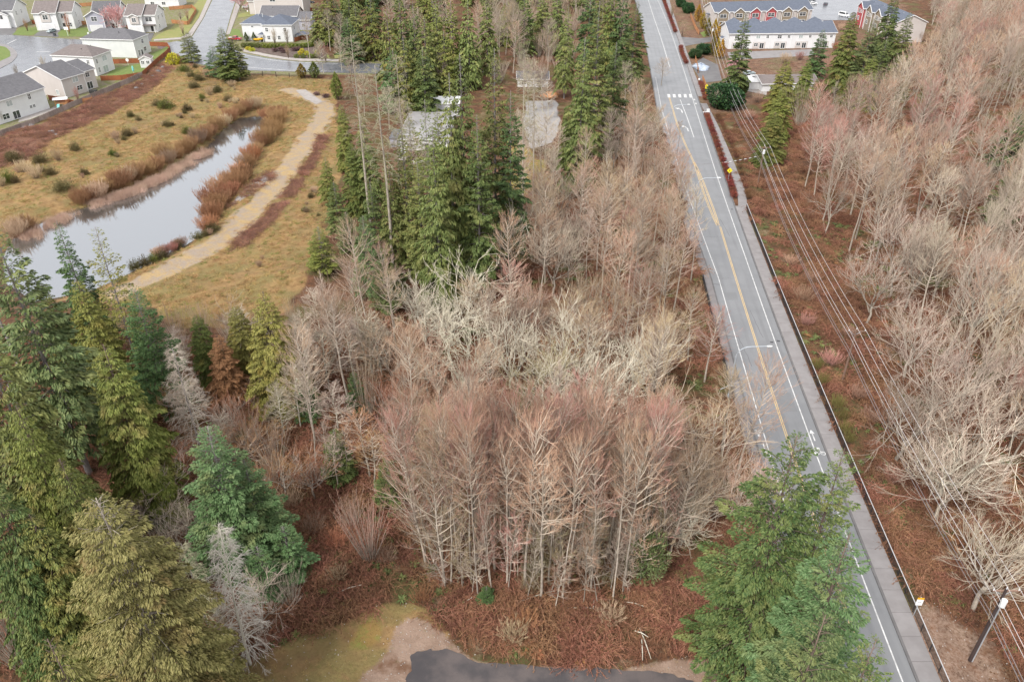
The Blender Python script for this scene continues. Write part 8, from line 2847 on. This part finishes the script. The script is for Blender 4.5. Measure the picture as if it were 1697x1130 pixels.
# brush along the wooden fence and the berm
bp_ = np.array(smoothed(berm_brush, 14, False))
x = np.repeat(bp_[:, 0], 3) + SR.normal(0, 0.55, len(bp_) * 3)
y = np.repeat(bp_[:, 1], 3) + SR.normal(0, 0.55, len(bp_) * 3)
keep_ = vnoise(x, y, 4.0, 61) > 0.38
x, y = x[keep_], y[keep_]
PS = np.concatenate([points_in(fence_brush, 0.95, None, (5, 0.28, 0.22)), np.c_[x, y, land(x, y)], points_in(dark_heap, 0.3)])
spread("fence_brambles", "dark reddish brambles along the wooden fence and the berm", [bramble_mesh(f"fence_bramble_{i}", 640 + i, 40, 0.9, 0.6, 5, 'bramble', 'plum_shrub') for i in range(2)], PS, 0.6, 1.4)
# straw grass of the meadow
pm = lambda x, y: (sdpoly(x, y, fence_brush) > -1) & (sdline(x, y, path_l) > 2.6)
PG = points_in(meadow, 1.0, pm, (4, 0.15, 0.4))
spread("straw_grass", "golden winter grass of the pond meadow", [tuft_mesh(f"straw_{i}", 650 + i, M['straw'], 46, 0.55, 0.55) for i in range(3)] + [tuft_mesh("straw_green", 652, M['grass_green'], 46, 0.4, 0.5)], PG, 0.8, 1.7)
PG2 = points_in(moss_pad, 2.2, None, (2, 0.35, 0.3))
PG3 = np.concatenate([points_in(dirt_pad, 0.9, lambda x, y: sdpoly(x, y, dirt_pad) > -2.2), points_in(clear_grass, 2.2, lambda x, y: sdpoly(x, y, dirt_pad) > 0, (2.5, 0.2, 0.4))])
spread("clearing_grass", "yellow green grass tufts round the dirt clearing", [tuft_mesh("clear_straw", 655, M['straw'], 26, 0.26, 0.35, 0.012), tuft_mesh("clear_green", 656, M['grass_green'], 30, 0.24, 0.35, 0.012)], np.concatenate([PG2, PG3]), 0.6, 1.2)
# pale reeds on the house bank
rd = smoothed(ats([(152, 338), (175, 331), (200, 323), (222, 314), (245, 304), (262, 296), (285, 283), (320, 262), (337, 252)], POND_Z), 8, False)
x = np.repeat([p[0] for p in rd], 9) + SR.uniform(-0.8, 2.6, len(rd) * 9)
y = np.repeat([p[1] for p in rd], 9) + SR.normal(-1.0, 0.9, len(rd) * 9)
PR = np.c_[x, y, np.full(len(x), POND_Z + 0.1)]
rd2 = ats([(40, 392), (52, 388), (60, 384), (88, 372), (98, 366), (110, 362)], POND_Z)
x = np.repeat([p[0] for p in rd2], 14) + SR.normal(0, 1.5, len(rd2) * 14)
y = np.repeat([p[1] for p in rd2], 14) + SR.normal(0, 1.2, len(rd2) * 14)
kr_ = vnoise(PR[:, 0], PR[:, 1], 3.0, 71) > 0.3
PR = PR[kr_]
PR = np.concatenate([PR, np.c_[x, y, np.full(len(x), POND_Z + 0.1)]])
spread("pale_reeds", "pale pinkish dead reeds standing along the house bank of the pond", [reed_mesh(f"reed_{i}", 660 + i) for i in range(2)], PR, 0.55, 1.25, 0.2)
# the rest of the wood, past what can be counted
if len(EAST_REST):
    P = np.array([(x, y, land1(x, y)) for x, y in EAST_REST])
    protos = []
    for k, lf in (("far_0", 'twig_grey'), ("far_0", 'twig_pink'), ("far_1", 'twig_tan')):
        t_, c_, _ = PROTO[k]
        mb = MB()
        me = c_.copy()
        me.materials[0] = M[lf]
        import bmesh
        bm = bmesh.new()
        bm.from_mesh(me)
        nf = len(bm.faces)
        bm.from_mesh(t_)
        bm.faces.ensure_lookup_table()
        for f in bm.faces[nf:]:
            f.material_index = 1
        bm.to_mesh(me)
        bm.free()
        me.materials.append(M['bark_pale'])
        protos.append(me)
    spread("far_woodland", "far bare woodland running on beyond the nearer trees", protos, P, 0.85, 1.25, 0.03)
# small bright litter in the near clearings

# pale stones strewn over the clearing and the path
def stone_mesh(name, seed):
    r = np.random.default_rng(seed)
    mb = MB().ball((0, 0, 0.3), (1, 0.8, 0.6), 4, 6)
    mb.v[0] += r.normal(0, 0.12, mb.v[0].shape)
    return mb.mesh(name, M['rock_pale'])


M['rock_pale'] = mat('rock_pale', (0.4, 0.37, 0.34), 0.9, (0.28, 0.25, 0.23), 4.0, objvar=0.3)
PP = np.concatenate([points_in(dirt_pad, 2.0), points_in(clear_grass, 0.8), points_in(ats([(1500, 960), (1640, 960), (1700, 1130), (1560, 1130)]), 1.0)])
spread("loose_stones", "small pale stones strewn over the dirt clearing and the verge", [stone_mesh(f"stone_{i}", 700 + i) for i in range(2)], PP, 0.025, 0.09, 0.4)
